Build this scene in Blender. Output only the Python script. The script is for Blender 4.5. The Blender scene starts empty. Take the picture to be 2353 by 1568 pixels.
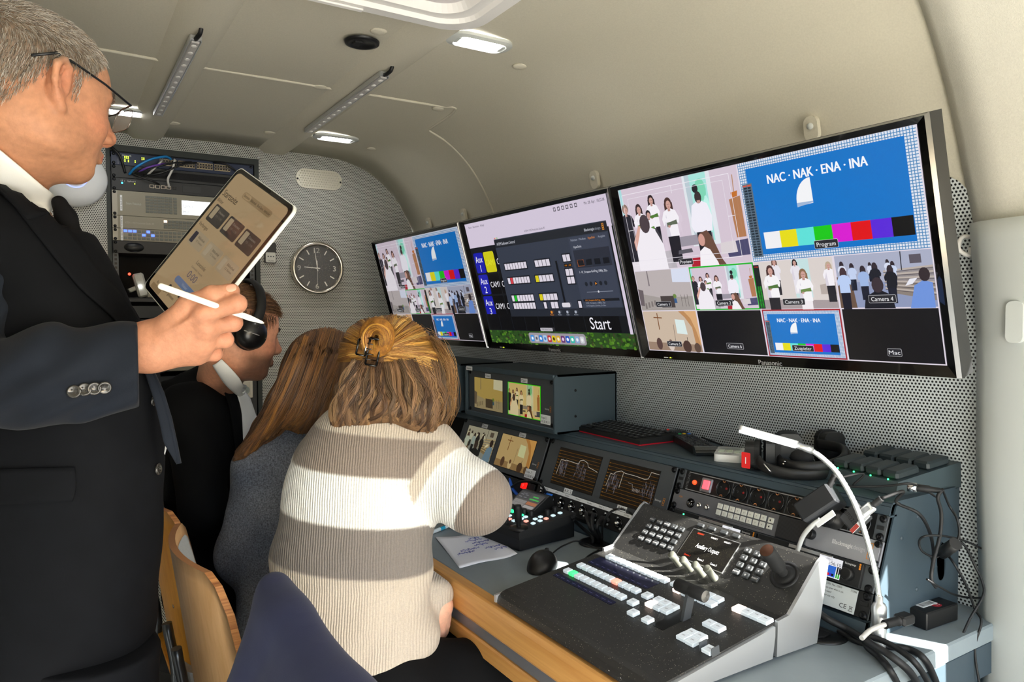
# Mobile production van interior: crew at the vision desk
import bpy, math, random
import numpy as np
from mathutils import Vector, Matrix
random.seed(7); rng = np.random.default_rng(7)
scene = bpy.context.scene; COL = scene.collection
RAD = math.radians; PI = math.pi

# ------------------------------------------------------------------ camera
FPX, YAW, PIT, ROL, CAMZ = 1675.776, RAD(32.09066), RAD(1.95385), RAD(-.29978), 1.29
cF = Vector((math.sin(YAW)*math.cos(PIT), math.cos(YAW)*math.cos(PIT), -math.sin(PIT)))
_r = Vector((math.cos(YAW), -math.sin(YAW), 0)); _u = _r.cross(cF)
cR = _r*math.cos(ROL) + _u*math.sin(ROL); cU = _u*math.cos(ROL) - _r*math.sin(ROL)
cC = Vector((0, 0, CAMZ))
cam_d = bpy.data.cameras.new('camera'); cam = bpy.data.objects.new('camera', cam_d); COL.objects.link(cam)
m = Matrix((cR, cU, -cF)).transposed().to_4x4(); m.translation = cC; cam.matrix_world = m
cam_d.sensor_fit = 'HORIZONTAL'; cam_d.sensor_width = 36; cam_d.lens = FPX/2353*36
cam_d.clip_start = .02; cam_d.clip_end = 200
scene.camera = cam

# ------------------------------------------------------------------ light and exposure
SUN_AZ = Vector((.397, -.918, 0)); SUN_EL = RAD(33)
world = bpy.data.worlds.new('sky'); scene.world = world; world.use_nodes = True
wn = world.node_tree; wn.nodes.clear()
wo = wn.nodes.new('ShaderNodeOutputWorld'); wb = wn.nodes.new('ShaderNodeBackground'); ws = wn.nodes.new('ShaderNodeTexSky')
ws.sky_type = 'NISHITA'; ws.sun_disc = False; ws.sun_elevation = SUN_EL
ws.sun_rotation = math.atan2(SUN_AZ.x, SUN_AZ.y); ws.air_density = 1.0; ws.dust_density = 1.6
wn.links.new(ws.outputs[0], wb.inputs[0]); wb.inputs[1].default_value = .5
wn.links.new(wb.outputs[0], wo.inputs[0])
sd = bpy.data.lights.new('sun', 'SUN'); sd.energy = 26; sd.angle = RAD(.53); sd.color = (1, .955, .88)
so = bpy.data.objects.new('sun', sd); COL.objects.link(so)
sdir = Vector((SUN_AZ.x*math.cos(SUN_EL), SUN_AZ.y*math.cos(SUN_EL), math.sin(SUN_EL)))
so.rotation_euler = sdir.to_track_quat('Z', 'Y').to_euler(); so.location = sdir*20
vs = scene.view_settings
scene.display_settings.display_device = 'sRGB'
vs.view_transform = 'Standard'; vs.look = 'None'; vs.gamma = 1; vs.use_curve_mapping = False
vs.exposure = .88
cy = scene.cycles
cy.max_bounces = 10; cy.diffuse_bounces = 6; cy.glossy_bounces = 4; cy.transmission_bounces = 6; cy.transparent_max_bounces = 8
cy.use_denoising = True; cy.caustics_reflective = False; cy.caustics_refractive = False
cy.sample_clamp_indirect = 6
EM = 2**-.88      # what a screen at full white emits, for this exposure

# ------------------------------------------------------------------ rays: a pixel of the photograph meets a real plane
def ray(px, py): return cF + cR*((px-1176.5)/FPX) - cU*((py-784)/FPX)
def at(px, py, x=None, y=None, z=None, d=None):
    r = ray(px, py)
    t = d if d is not None else x/r.x if x is not None else y/r.y if y is not None else (z-CAMZ)/r.z
    return cC + r*t
def FR(o, ax, ay):
    ax = Vector(ax).normalized(); ay = Vector(ay); az = ax.cross(ay).normalized(); ay = az.cross(ax)
    m = Matrix((ax, ay, az)).transposed().to_4x4(); m.translation = Vector(o); return m
def uv(F, px, py, w=0.0):
    n = F.col[2].xyz; o = F.translation + n*w; r = ray(px, py)
    P = cC + r*((o-cC).dot(n)/r.dot(n)); q = F.inverted() @ P
    return q.x, q.y
def S(h, a=1.0):
    c = [int(h[i:i+2], 16)/255 for i in (0, 2, 4)]
    return tuple(x/12.92 if x <= .04045 else ((x+.055)/1.055)**2.4 for x in c) + (a,)

# ------------------------------------------------------------------ materials
def nt(name):
    m = bpy.data.materials.new(name); m.use_nodes = True
    n = m.node_tree.nodes; return m, n, m.node_tree.links, n['Principled BSDF']
def mat(name, col, rough=.5, metal=0, spec=.5, bump=None, vary=None, coat=0, emit=None, est=1, trans=0, ior=1.45, sheen=0, alpha=1, sss=0):
    m, n, l, b = nt(name)
    c = S(col) if isinstance(col, str) else tuple(col) + ((1,) if len(col) == 3 else ())
    b.inputs['Base Color'].default_value = c; b.inputs['Roughness'].default_value = rough; b.inputs['Metallic'].default_value = metal
    b.inputs['Specular IOR Level'].default_value = spec; b.inputs['Coat Weight'].default_value = coat; b.inputs['IOR'].default_value = ior
    b.inputs['Transmission Weight'].default_value = trans; b.inputs['Sheen Weight'].default_value = sheen; b.inputs['Alpha'].default_value = alpha
    if sss: b.inputs['Subsurface Weight'].default_value = sss; b.inputs['Subsurface Radius'].default_value = (.012, .005, .003); b.inputs['Subsurface Scale'].default_value = 1
    if emit:
        b.inputs['Emission Color'].default_value = S(emit); b.inputs['Emission Strength'].default_value = est
    if vary or bump: tc = n.new('ShaderNodeTexCoord')
    if vary:                      # (scale, amount)
        t = n.new('ShaderNodeTexNoise'); t.inputs['Scale'].default_value = vary[0]; t.inputs['Detail'].default_value = 4
        l.new(tc.outputs['Object'], t.inputs['Vector'])
        h = n.new('ShaderNodeHueSaturation'); h.inputs['Color'].default_value = c
        r = n.new('ShaderNodeMapRange'); r.inputs['From Min'].default_value = .25; r.inputs['From Max'].default_value = .75
        r.inputs['To Min'].default_value = 1-vary[1]; r.inputs['To Max'].default_value = 1+vary[1]
        l.new(t.outputs['Fac'], r.inputs['Value']); l.new(r.outputs[0], h.inputs['Value']); l.new(h.outputs[0], b.inputs['Base Color'])
    if bump:                      # (scale, strength, distance)
        t = n.new('ShaderNodeTexNoise'); t.inputs['Scale'].default_value = bump[0]; t.inputs['Detail'].default_value = 3
        l.new(tc.outputs['Object'], t.inputs['Vector'])
        k = n.new('ShaderNodeBump'); k.inputs['Strength'].default_value = bump[1]; k.inputs['Distance'].default_value = bump[2] if len(bump) > 2 else .002
        l.new(t.outputs['Fac'], k.inputs['Height']); l.new(k.outputs[0], b.inputs['Normal'])
    return m
def mathn(n, l, op, a, b=None, c=None):
    k = n.new('ShaderNodeMath'); k.operation = op
    for i, v in enumerate((a, b, c)):
        if v is None: continue
        if isinstance(v, (int, float)): k.inputs[i].default_value = v
        else: l.new(v, k.inputs[i])
    return k.outputs[0]
def vmath(n, l, op, a, b=None):
    k = n.new('ShaderNodeVectorMath'); k.operation = op
    for i, v in enumerate((a, b)):
        if v is None: continue
        if isinstance(v, tuple): k.inputs[i].default_value = v
        else: l.new(v, k.inputs[i])
    return k.outputs['Value'] if op == 'LENGTH' else k.outputs[0]
def perforated(name, col, axis, pitch=.0072, rad=.29, rough=.45):      # hex rows of holes punched in sheet metal
    m, n, l, b = nt(name)
    tc = n.new('ShaderNodeTexCoord'); sp = n.new('ShaderNodeSeparateXYZ'); l.new(tc.outputs['Object'], sp.inputs[0])
    cb = n.new('ShaderNodeCombineXYZ'); l.new(sp.outputs[axis], cb.inputs[0]); l.new(sp.outputs[2], cb.inputs[1])
    p = vmath(n, l, 'SCALE', cb.outputs[0]); p.node.inputs['Scale'].default_value = 1/pitch
    ds = []
    for off in ((0., 0., 0.), (.5, .866, 0.)):
        q = vmath(n, l, 'MULTIPLY', vmath(n, l, 'ADD', p, off), (1., 1/1.7320508, 0.))
        q = vmath(n, l, 'MULTIPLY', vmath(n, l, 'SUBTRACT', vmath(n, l, 'FRACTION', q), (.5, .5, 0.)), (1., 1.7320508, 0.))
        ds.append(vmath(n, l, 'LENGTH', q))
    d = mathn(n, l, 'MINIMUM', ds[0], ds[1])
    r = n.new('ShaderNodeMapRange'); r.interpolation_type = 'SMOOTHSTEP'
    r.inputs['From Min'].default_value = rad-.035; r.inputs['From Max'].default_value = rad+.035; l.new(d, r.inputs['Value'])
    x = n.new('ShaderNodeMix'); x.data_type = 'RGBA'; x.inputs['A'].default_value = (.012, .013, .014, 1); x.inputs['B'].default_value = S(col)
    l.new(r.outputs[0], x.inputs['Factor']); l.new(x.outputs['Result'], b.inputs['Base Color'])
    k = n.new('ShaderNodeBump'); k.inputs['Strength'].default_value = .6; k.inputs['Distance'].default_value = .001
    l.new(r.outputs[0], k.inputs['Height']); l.new(k.outputs[0], b.inputs['Normal'])
    b.inputs['Roughness'].default_value = rough
    return m
def vcol(name, rough=.5, emit=0, spec=.5, bump=None, sss=0, fibre=None, sheen=0):
    """colour from the mesh's own Col attribute"""
    m, n, l, b = nt(name)
    a = n.new('ShaderNodeAttribute'); a.attribute_name = 'Col'
    b.inputs['Roughness'].default_value = rough; b.inputs['Specular IOR Level'].default_value = spec; b.inputs['Sheen Weight'].default_value = sheen
    if emit:
        b.inputs['Base Color'].default_value = (.004, .004, .004, 1)
        l.new(a.outputs['Color'], b.inputs['Emission Color']); b.inputs['Emission Strength'].default_value = emit
    else: l.new(a.outputs['Color'], b.inputs['Base Color'])
    if sss: b.inputs['Subsurface Weight'].default_value = sss; b.inputs['Subsurface Radius'].default_value = (.012, .005, .003); b.inputs['Subsurface Scale'].default_value = 1
    if bump or fibre: tc = n.new('ShaderNodeTexCoord')
    if fibre:   # fine colour grain
        t = n.new('ShaderNodeTexNoise'); t.inputs['Scale'].default_value = fibre[0]; t.inputs['Detail'].default_value = 3; l.new(tc.outputs['Object'], t.inputs['Vector'])
        r = n.new('ShaderNodeMapRange'); r.inputs['From Min'].default_value = .3; r.inputs['From Max'].default_value = .7
        r.inputs['To Min'].default_value = 1-fibre[1]; r.inputs['To Max'].default_value = 1+fibre[1]; l.new(t.outputs['Fac'], r.inputs['Value'])
        h = n.new('ShaderNodeHueSaturation'); l.new(a.outputs['Color'], h.inputs['Color']); l.new(r.outputs[0], h.inputs['Value']); l.new(h.outputs[0], b.inputs['Base Color'])
    if bump:
        t = n.new('ShaderNodeTexNoise'); t.inputs['Scale'].default_value = bump[0]; t.inputs['Detail'].default_value = 4
        l.new(tc.outputs['Object'], t.inputs['Vector'])
        k = n.new('ShaderNodeBump'); k.inputs['Strength'].default_value = bump[1]; k.inputs['Distance'].default_value = bump[2]
        l.new(t.outputs['Fac'], k.inputs['Height']); l.new(k.outputs[0], b.inputs['Normal'])
    return m

# ------------------------------------------------------------------ mesh builder
_txt = {}
def text_geo(s):
    if s not in _txt:
        c = bpy.data.curves.new('t', 'FONT'); c.body = s; c.size = 1; c.resolution_u = 3; c.fill_mode = 'FRONT'
        o = bpy.data.objects.new('t', c); me = bpy.data.meshes.new_from_object(o)
        v = [(p.co.x, p.co.y) for p in me.vertices]; f = [tuple(p.vertices) for p in me.polygons]
        bpy.data.objects.remove(o); bpy.data.curves.remove(c); bpy.data.meshes.remove(me)
        xs = [p[0] for p in v] or [0]; _txt[s] = (v, f, min(xs), max(xs))
    return _txt[s]
class MB:
    def __init__(s): s.v = []; s.f = []; s.mi = []; s.sm = []; s.c = []; s.T = None; s.col = (1, 1, 1, 1)
    def add(s, vs, fs, mi=0, smooth=False, col=None):
        o = len(s.v)
        if s.T is not None: vs = [s.T @ Vector(p) for p in vs]
        s.v += [tuple(p) for p in vs]; s.f += [tuple(i+o for i in f) for f in fs]
        s.mi += [mi]*len(fs); s.sm += [smooth]*len(fs); s.c += [col or s.col]*len(vs)
        return s
    def box(s, c, z, bev=0, mi=0, rot=None, col=None):
        hx, hy, hz = z[0]/2, z[1]/2, z[2]/2; b = min(bev, hx*.98, hy*.98, hz*.98)
        if b <= 0:
            vs = [(x*hx, y*hy, w*hz) for x in (-1, 1) for y in (-1, 1) for w in (-1, 1)]
            fs = [(0, 1, 3, 2), (4, 6, 7, 5), (0, 4, 5, 1), (2, 3, 7, 6), (0, 2, 6, 4), (1, 5, 7, 3)]
        else:
            vs = []; idx = {}
            for sx in (-1, 1):
                for sy in (-1, 1):
                    for sz in (-1, 1):
                        for k in range(3):
                            p = [sx*(hx-b), sy*(hy-b), sz*(hz-b)]; p[k] = (sx*hx, sy*hy, sz*hz)[k]
                            idx[sx, sy, sz, k] = len(vs); vs.append(tuple(p))
            fs = []
            for k in range(3):
                for sg in (-1, 1):
                    q = []
                    for a, bb in ((-1, -1), (1, -1), (1, 1), (-1, 1)):
                        t = [0, 0, 0]; t[k] = sg; t[(k+1) % 3] = a; t[(k+2) % 3] = bb; q.append(idx[t[0], t[1], t[2], k])
                    fs.append(tuple(q if sg > 0 else q[::-1]))
            for k in range(3):
                i, j = (k+1) % 3, (k+2) % 3
                for a in (-1, 1):
                    for bb in (-1, 1):
                        t0 = [0]*3; t0[i] = a; t0[j] = bb; t1 = t0[:]; t0[k] = -1; t1[k] = 1
                        q = [idx[(*t0, i)], idx[(*t1, i)], idx[(*t1, j)], idx[(*t0, j)]]
                        fs.append(tuple(q if a*bb < 0 else q[::-1]))
            for sx in (-1, 1):
                for sy in (-1, 1):
                    for sz in (-1, 1):
                        q = [idx[sx, sy, sz, 0], idx[sx, sy, sz, 1], idx[sx, sy, sz, 2]]
                        fs.append(tuple(q if sx*sy*sz > 0 else q[::-1]))
        c = Vector(c)
        if rot is not None: vs = [c + rot @ Vector(p) for p in vs]
        else: vs = [c + Vector(p) for p in vs]
        return s.add(vs, fs, mi, False, col)
    def tube(s, pts, r, n=8, mi=0, caps=True, smooth=True, col=None, flat=1.0, up=None):
        pts = [Vector(p) for p in pts]; N = len(pts); rs = list(r) if hasattr(r, '__len__') else [r]*N
        vs = []; prev = None
        for i, p in enumerate(pts):
            t = (pts[min(i+1, N-1)]-pts[max(i-1, 0)])
            if t.length < 1e-9: t = Vector((0, 0, 1))
            t.normalize()
            if prev is None:
                a = Vector(up) if up is not None else (Vector((0, 0, 1)) if abs(t.z) < .9 else Vector((1, 0, 0)))
                prev = a
            b = (prev - t*prev.dot(t))
            if b.length < 1e-6: b = t.orthogonal()
            b.normalize(); prev = b; q = t.cross(b)
            for k in range(n):
                w = 2*PI*k/n; vs.append(p + b*(math.cos(w)*rs[i]*flat) + q*(math.sin(w)*rs[i]))
        fs = [(i*n+k, i*n+(k+1) % n, (i+1)*n+(k+1) % n, (i+1)*n+k) for i in range(N-1) for k in range(n)]
        s.add(vs, fs, mi, smooth, col)
        if caps: 
            o = len(s.v)-len(vs); s.f += [tuple(o+k for k in range(n-1, -1, -1)), tuple(o+(N-1)*n+k for k in range(n))]
            s.mi += [mi]*2; s.sm += [False]*2
        return s
    def cyl(s, a, b, r, r2=None, n=20, mi=0, caps=True, smooth=True, col=None): return s.tube([a, b], [r, r if r2 is None else r2], n, mi, caps, smooth, col)
    def lathe(s, prof, n=24, mi=0, smooth=True, o=(0, 0, 0), ax=None, col=None):       # prof: (r, z) up the local z axis
        vs = []; P = Matrix.Identity(3) if ax is None else ax; o = Vector(o)
        for r, z in prof:
            for k in range(n):
                w = 2*PI*k/n; vs.append(o + P @ Vector((r*math.cos(w), r*math.sin(w), z)))
        N = len(prof)
        fs = [(i*n+k, i*n+(k+1) % n, (i+1)*n+(k+1) % n, (i+1)*n+k) for i in range(N-1) for k in range(n)]
        return s.add(vs, fs, mi, smooth, col)
    def prism(s, poly, w0, w1, mi=0, axes=None, o=(0, 0, 0), smooth=False, col=None, caps=True):   # polygon in local x,y from w0 to w1 in z
        n = len(poly); A = axes or Matrix.Identity(3); o = Vector(o)
        vs = [o + A @ Vector((p[0], p[1], w)) for w in (w0, w1) for p in poly]
        s.add(vs, [(k, (k+1) % n, n+(k+1) % n, n+k) for k in range(n)], mi, smooth, col)
        if caps:
            b = len(s.v)-2*n; s.f += [tuple(b+k for k in range(n-1, -1, -1)), tuple(b+n+k for k in range(n))]; s.mi += [mi]*2; s.sm += [False]*2
        return s
    def ball(s, c, r, n=16, m=10, mi=0, col=None):
        r = r if hasattr(r, '__len__') else (r, r, r); c = Vector(c); vs = []
        for i in range(m+1):
            t = PI*i/m
            for k in range(n):
                w = 2*PI*k/n; vs.append(c + Vector((r[0]*math.sin(t)*math.cos(w), r[1]*math.sin(t)*math.sin(w), -r[2]*math.cos(t))))
        return s.add(vs, [(i*n+k, i*n+(k+1) % n, (i+1)*n+(k+1) % n, (i+1)*n+k) for i in range(m) for k in range(n)], mi, True, col)
    def grid(s, fn, nu, nv, mi=0, smooth=True, col=None):
        vs = [fn(i/nu, j/nv) for j in range(nv+1) for i in range(nu+1)]; w = nu+1
        return s.add(vs, [(j*w+i, j*w+i+1, (j+1)*w+i+1, (j+1)*w+i) for j in range(nv) for i in range(nu)], mi, smooth, col)
    # --- flat print in the local x,y plane at height w
    def poly(s, pts, w=0., col=None, mi=0): return s.add([(p[0], p[1], w) for p in pts], [tuple(range(len(pts)))], mi, False, col)
    def rect(s, x0, y0, x1, y1, w=0., col=None, mi=0): return s.poly([(x0, y0), (x1, y0), (x1, y1), (x0, y1)], w, col, mi)
    def text(s, t, x, y, h, w=0., col=None, mi=0, al='C', wid=None, rot=0, bold=0):
        v, f, a, b = text_geo(t); k = h/.7; kx = k if wid is None else wid/max(b-a, 1e-6)
        ox = {'C': -(a+b)/2, 'L': -a, 'R': -b}[al]; cr, sr = math.cos(rot), math.sin(rot)
        for dx in ((0,) if not bold else (-bold, 0, bold)):
            q = [((p[0]+ox)*kx+dx, (p[1]-.35)*k) for p in v]
            s.add([(x+p[0]*cr-p[1]*sr, y+p[0]*sr+p[1]*cr, w+abs(dx)*.05) for p in q], f, mi, False, col)
        return s
    def rrect(s, x0, y0, x1, y1, r, w=0., col=None, mi=0, k=4):
        return s.poly(rr(x0, y0, x1, y1, r, k), w, col, mi)
    def mesh(s, name, colours=False):
        me = bpy.data.meshes.new(name); me.from_pydata(s.v, [], s.f); 
        me.polygons.foreach_set('material_index', s.mi); me.polygons.foreach_set('use_smooth', s.sm)
        if colours:
            a = me.color_attributes.new('Col', 'FLOAT_COLOR', 'POINT'); a.data.foreach_set('color', np.array(s.c, 'f').ravel())
        me.update(); return me
    def build(s, name, mats, parent=None, label=None, colours=False, M=None, kind=None):
        me = s.mesh(name, colours)
        for q in (mats if isinstance(mats, (list, tuple)) else [mats]): me.materials.append(q)
        return place(name, me, parent, label, M, kind)
def rr(x0, y0, x1, y1, r, k=4):
    P = []
    for cx, cy_, a in ((x1-r, y0+r, -PI/2), (x1-r, y1-r, 0), (x0+r, y1-r, PI/2), (x0+r, y0+r, PI)):
        P += [(cx+r*math.cos(a+PI/2*i/k), cy_+r*math.sin(a+PI/2*i/k)) for i in range(k+1)]
    return P
def place(name, me, parent=None, label=None, M=None, kind=None):
    o = bpy.data.objects.new(name, me); COL.objects.link(o)
    if parent is not None: o.parent = parent
    if M is not None: o.matrix_basis = M
    if label: o['label'] = label
    if kind: o['kind'] = kind
    return o
def tag(o, label, cat, group=None):
    o['label'] = label; o['category'] = cat
    if group: o['group'] = group
    return o
def thing(name, label, cat, M=None, group=None):
    o = bpy.data.objects.new(name, None); COL.objects.link(o); o.empty_display_size = .05
    if M is not None: o.matrix_world = M if isinstance(M, Matrix) else Matrix.Translation(Vector(M))
    return tag(o, label, cat, group)
def struct(o): o['kind'] = 'structure'; return o
def copy_tree(o, parent=None, M=None, label=None):
    c = o.copy(); COL.objects.link(c)
    if parent is not None: c.parent = parent
    if M is not None: c.matrix_world = M
    if label: c['label'] = label
    for ch in o.children: copy_tree(ch, c)
    return c
def spline(pts, n=8):
    P = [Vector(p) for p in pts]; P = [P[0]*2-P[1]] + P + [P[-1]*2-P[-2]]; out = []
    for i in range(1, len(P)-2):
        a, b, c, d = P[i-1:i+3]
        for k in range(n):
            t = k/n; out.append(.5*((2*b)+(c-a)*t+(2*a-5*b+4*c-d)*t*t+(3*b-a-3*c+d)*t**3))
    return out + [P[-2]]
def cable(name, label, pts, r, m, cat='cable', group=None, n=8):
    pts = spline(pts, n); o = pts[0]
    ob = MB().tube([p-o for p in pts], r, 8).build(name, m); ob.location = o
    return tag(ob, label, cat, group) if label else ob
# ------------------------------------------------------------------ shared materials
fabric = mat('headliner_fabric', 'cbc6b6', .95, spec=.1, vary=(300, .05), bump=(900, .35, .0006))
pil_fab = mat('pillar_fabric', 'd2cfc4', .95, spec=.1, vary=(300, .05), bump=(700, .5, .0008))
plast_w = mat('pale_plastic', 'c6cac8', .5, bump=(600, .15, .0004))
white_pl = mat('white_plastic', 'e8e6e4', .35)
white_em = mat('lamp_lens', 'ffffff', .4, emit='ffffff', est=32)
floor_m = mat('dark_floor', '2a2b2d', .6, vary=(60, .2), bump=(200, .3, .001))
perf_wall = perforated('perforated_panel', 'ced4d6', 1)
perf_back = perforated('perforated_bulkhead', 'c2c3bd', 0, pitch=.0072)
perf_low = perforated('perforated_panel_shaded', '8d9296', 1, pitch=.0075, rad=.3)  # same wall panel, its shade put into a darker grey
perf_x = perforated('perforated_end_panel', '858a8e', 0, pitch=.0075, rad=.3)
blk = mat('black_plastic', '141516', .4)
blk_m = mat('black_matte', '191a1b', .75)
blk_g = mat('black_gloss', '070708', .12, coat=.4)
rubber = mat('black_rubber', '101113', .55)
steel_blue = mat('blue_grey_steel', '38464f', .5, bump=(900, .12, .0003))
gunmetal = mat('gunmetal_front', '4d5155', .5, metal=.2)
grey_front = mat('grey_aluminium_front', '74757a', .42, metal=.35)
alu = mat('brushed_aluminium', 'd5d8da', .32, metal=.85)
chrome = mat('chrome', 'e6e6e6', .12, metal=1)
screw_m = mat('dark_screw', '1b1c1e', .3, metal=.7)
worktop_m = mat('grey_worktop', '828d92', .42, vary=(40, .03))
ink_w = mat('white_ink', 'e8e8e8', .6)
ink_k = mat('black_ink', '1a1a1c', .6)
ink_o = mat('orange_ink', 'e08a1e', .6)
label_m = mat('paper_label', 'eef0f2', .6)
green_led = mat('green_light', '30ff60', .4, emit='28ff6a', est=5)
red_led = mat('red_light', 'ff5040', .4, emit='ff3826', est=3)
yel_led = mat('yellow_light', 'd8ff30', .4, emit='d8ff30', est=2.5)
blue_led = mat('blue_light', '4060ff', .4, emit='4468ff', est=2)
amber_led = mat('amber_light', 'ffb030', .4, emit='ffb030', est=2)
def wood(name, ca, cb, sc=(3, 60, 60), rough=.35, grain=.5):
    m, n, l, b = nt(name)
    tc = n.new('ShaderNodeTexCoord'); mp = n.new('ShaderNodeMapping'); mp.inputs['Scale'].default_value = sc; l.new(tc.outputs['Object'], mp.inputs[0])
    t = n.new('ShaderNodeTexNoise'); t.inputs['Scale'].default_value = 1.5; t.inputs['Detail'].default_value = 6; t.inputs['Distortion'].default_value = .6
    l.new(mp.outputs[0], t.inputs['Vector'])
    r = n.new('ShaderNodeValToRGB'); r.color_ramp.elements[0].position = .3; r.color_ramp.elements[0].color = S(ca); r.color_ramp.elements[1].position = .7; r.color_ramp.elements[1].color = S(cb)
    l.new(t.outputs['Fac'], r.inputs[0]); l.new(r.outputs[0], b.inputs['Base Color']); b.inputs['Roughness'].default_value = rough
    return m
beech = wood('beech_edge', 'c98f4c', 'dca660', (60, 3, 60))
ply_y = wood('honey_plywood', 'd58d22', 'e9a63a', (40, 40, 4))
ply_p = wood('pale_plywood', 'c99b68', 'dbb283', (40, 40, 4))
ply_e = wood('plywood_edge', '7d4a26', 'b98049', (2, 2, 260), .5)

# ------------------------------------------------------------------ van shell
YB, YR, XC, XW = 2.937, -.55, .52, 1.45                 # bulkhead, rear sill, centre line, right wall
ZC = 1.945
PROF = [(1.45, .0), (1.45, .8), (1.435, 1.15), (1.405, 1.40), (1.37, 1.55), (1.325, 1.68), (1.25, 1.80), (1.16, 1.88), (1.06, 1.925), (.93, 1.943), (.52, 1.95)]
_ps = spline([(x, 0, z) for x, z in PROF], 4)
def wall_x(z):                                            # inner face of the right wall at a height
    for a, b in zip(_ps, _ps[1:]):
        if a.z <= z <= b.z: return a.x + (b.x-a.x)*(z-a.z)/max(b.z-a.z, 1e-6)
    return PROF[0][0]
def loft(name, prof, y0, y1, m, ny=12, t=.02):
    mb = MB(); n = len(prof)
    for j in range(ny+1):
        y = y0+(y1-y0)*j/ny; mb.v += [(p[0], y, p[1]) for p in prof]; mb.c += [(1, 1, 1, 1)]*n
    mb.f = [(j*n+i, (j+1)*n+i, (j+1)*n+i+1, j*n+i+1) for j in range(ny) for i in range(n-1)]
    mb.mi = [0]*len(mb.f); mb.sm = [True]*len(mb.f)
    o = mb.build(name, m); s = o.modifiers.new('thick', 'SOLIDIFY'); s.thickness = t; s.offset = -1
    return struct(o)
pr_r = [(p.x, p.z) for p in _ps]
k0 = next(i for i, p in enumerate(pr_r) if p[1] >= 1.38)
head = pr_r[k0:] + [(2*XC-x, z) for x, z in pr_r[k0:-1][::-1]]
ceiling = loft('ceiling', head[::-1], .44, YB+.02, fabric)
wall_right = loft('wall_right', pr_r[:k0+1][::-1], .44, YB+.02, plast_w)
# rear of the cabin: unseen side door, its gap and slot shaped for the sunbeams, roof, rear frame
k1 = next(i for i, p in enumerate(pr_r) if p[1] >= 1.54)
hr = pr_r[k1:] + [(2*XC-x, z) for x, z in pr_r[:-1][::-1]]
rear_roof = loft('ceiling_rear', hr[::-1], YR, .44, fabric)
def wcell(mb, y0, y1, z0, z1):
    zs = np.linspace(z0, z1, max(2, int((z1-z0)/.08)+1))
    for a, b in zip(zs, zs[1:]): mb.add([(wall_x(a), y0, a), (wall_x(a), y1, a), (wall_x(b), y1, b), (wall_x(b), y0, b)], [(0, 1, 2, 3)])
mb = MB(); GY0, GY1 = .095, .178
for q in ((YR, GY0, 0, 1.36), (GY0, GY1, 0, .98), (GY0, GY1, 1.24, 1.36), (YR, -.03, 1.36, WZ := pr_r[k1][1])): wcell(mb, *q)
door = mb.build('sun_slot_door_1', plast_w); s = door.modifiers.new('thick', 'SOLIDIFY'); s.thickness = .004; s.offset = 0; struct(door)
mb = MB(); wcell(mb, GY1, .44, 0, 1.36); wcell(mb, .285, .44, 1.36, WZ); o = mb.build('trim_3', plast_w); s = o.modifiers.new('thick', 'SOLIDIFY'); s.thickness = .004; s.offset = 0; struct(o)
mb = MB(); mb.box((1.36, YR, .9), (.20, .05, 1.8)); mb.box((XC, YR, 1.78), (1.9, .05, .36)); struct(mb.build('rear_light_mask', plast_w))  # unseen rear frame, jamb and header sized to hold back sun and sky
lw = loft('wall_left', [(2*XC-x, z) for x, z in pr_r[:k0+1]], YR, YB+.02, plast_w)
fl = struct(MB().box((XC, (YB+YR)/2, -.02), (2.0, YB-YR, .04)).build('floor', floor_m))
# perforated panel on the right wall, its rear corner rounded where the pillar trim meets it
def pan(y, z): return (wall_x(z)-.006, y, z)
top = [(.655+.06-.06*math.cos(a), 1.44+.10*math.sin(a)) for a in [PI/2*k/6 for k in range(7)]]
mb = MB(); zs = [.05, .4, .75, .95, 1.1, 1.2, 1.3, 1.38, 1.44]
for za, zb in zip(zs, zs[1:]): mb.add([pan(.655, za), pan(YB-.01, za), pan(YB-.01, zb), pan(.655, zb)], [(0, 1, 2, 3)])
for a, b in zip(top, top[1:]): mb.add([pan(*a), pan(YB-.01, a[1]), pan(YB-.01, b[1]), pan(*b)], [(0, 1, 2, 3)])
pp = mb.build('perforated_panel', perf_wall, wall_right)
# pillar trim beside the side door
mb = MB()
pil = [(1.45, .0), (1.432, .55), (1.428, .8), (1.412, 1.0), (1.405, 1.25), (1.375, 1.45)]
pz = spline([(x, 0, z) for x, z in pil], 5)
def fn(u, v):
    i = v*(len(pz)-1); k = min(int(i), len(pz)-2); p = pz[k].lerp(pz[k+1], i-k); w = u*.26
    return (p.x-.012*min(1, u*10)-.02*math.sin(PI*u)**.7, .656-w-(.03*max(0, .72-p.z)/.5 if u < .3 else 0), p.z)
mb.grid(fn, 12, 30)
pillar = struct(mb.build('trim_1', plast_w)); s = pillar.modifiers.new('thick', 'SOLIDIFY'); s.thickness = .012; s.offset = 1
def on_pil(px, py):
    p = at(px, py, x=1.375); return p
MB().prism(rr(-.02, -.11, .02, .11, .018), 0, .006).build('belt_slot', mat('slot_shadow', 'b9bab5', .5), pillar, M=FR(at(2345, 680, x=1.375), (0, -1, 0), (0, 0, 1)))
MB().prism(rr(-.013, -.035, .013, .035, .01), 0, .02).build('belt_guide', plast_w, pillar, M=FR(at(2343, 740, x=1.372), (0, -1, 0), (0, 0, 1)))
MB().prism(rr(-.014, -.009, .014, .009, .006), 0, .006).build('clip', white_pl, pillar, M=FR(at(2349, 432, x=1.36), (0, -1, 0), (0, 0, 1)))
hk = MB(); hk.tube(spline([(0, 0, 0), (-.014, .0, .012), (-.016, -.02, .02), (-.006, -.032, .012), (0, -.03, 0)], 5), .004, 8)
hk.box((0, -.012, .0), (.02, .05, .006), .002)
hk.build('coat_hook', white_pl, pillar, M=FR(at(2238, 545, x=1.40), (0, -1, 0), (0, 0, 1)))
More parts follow.
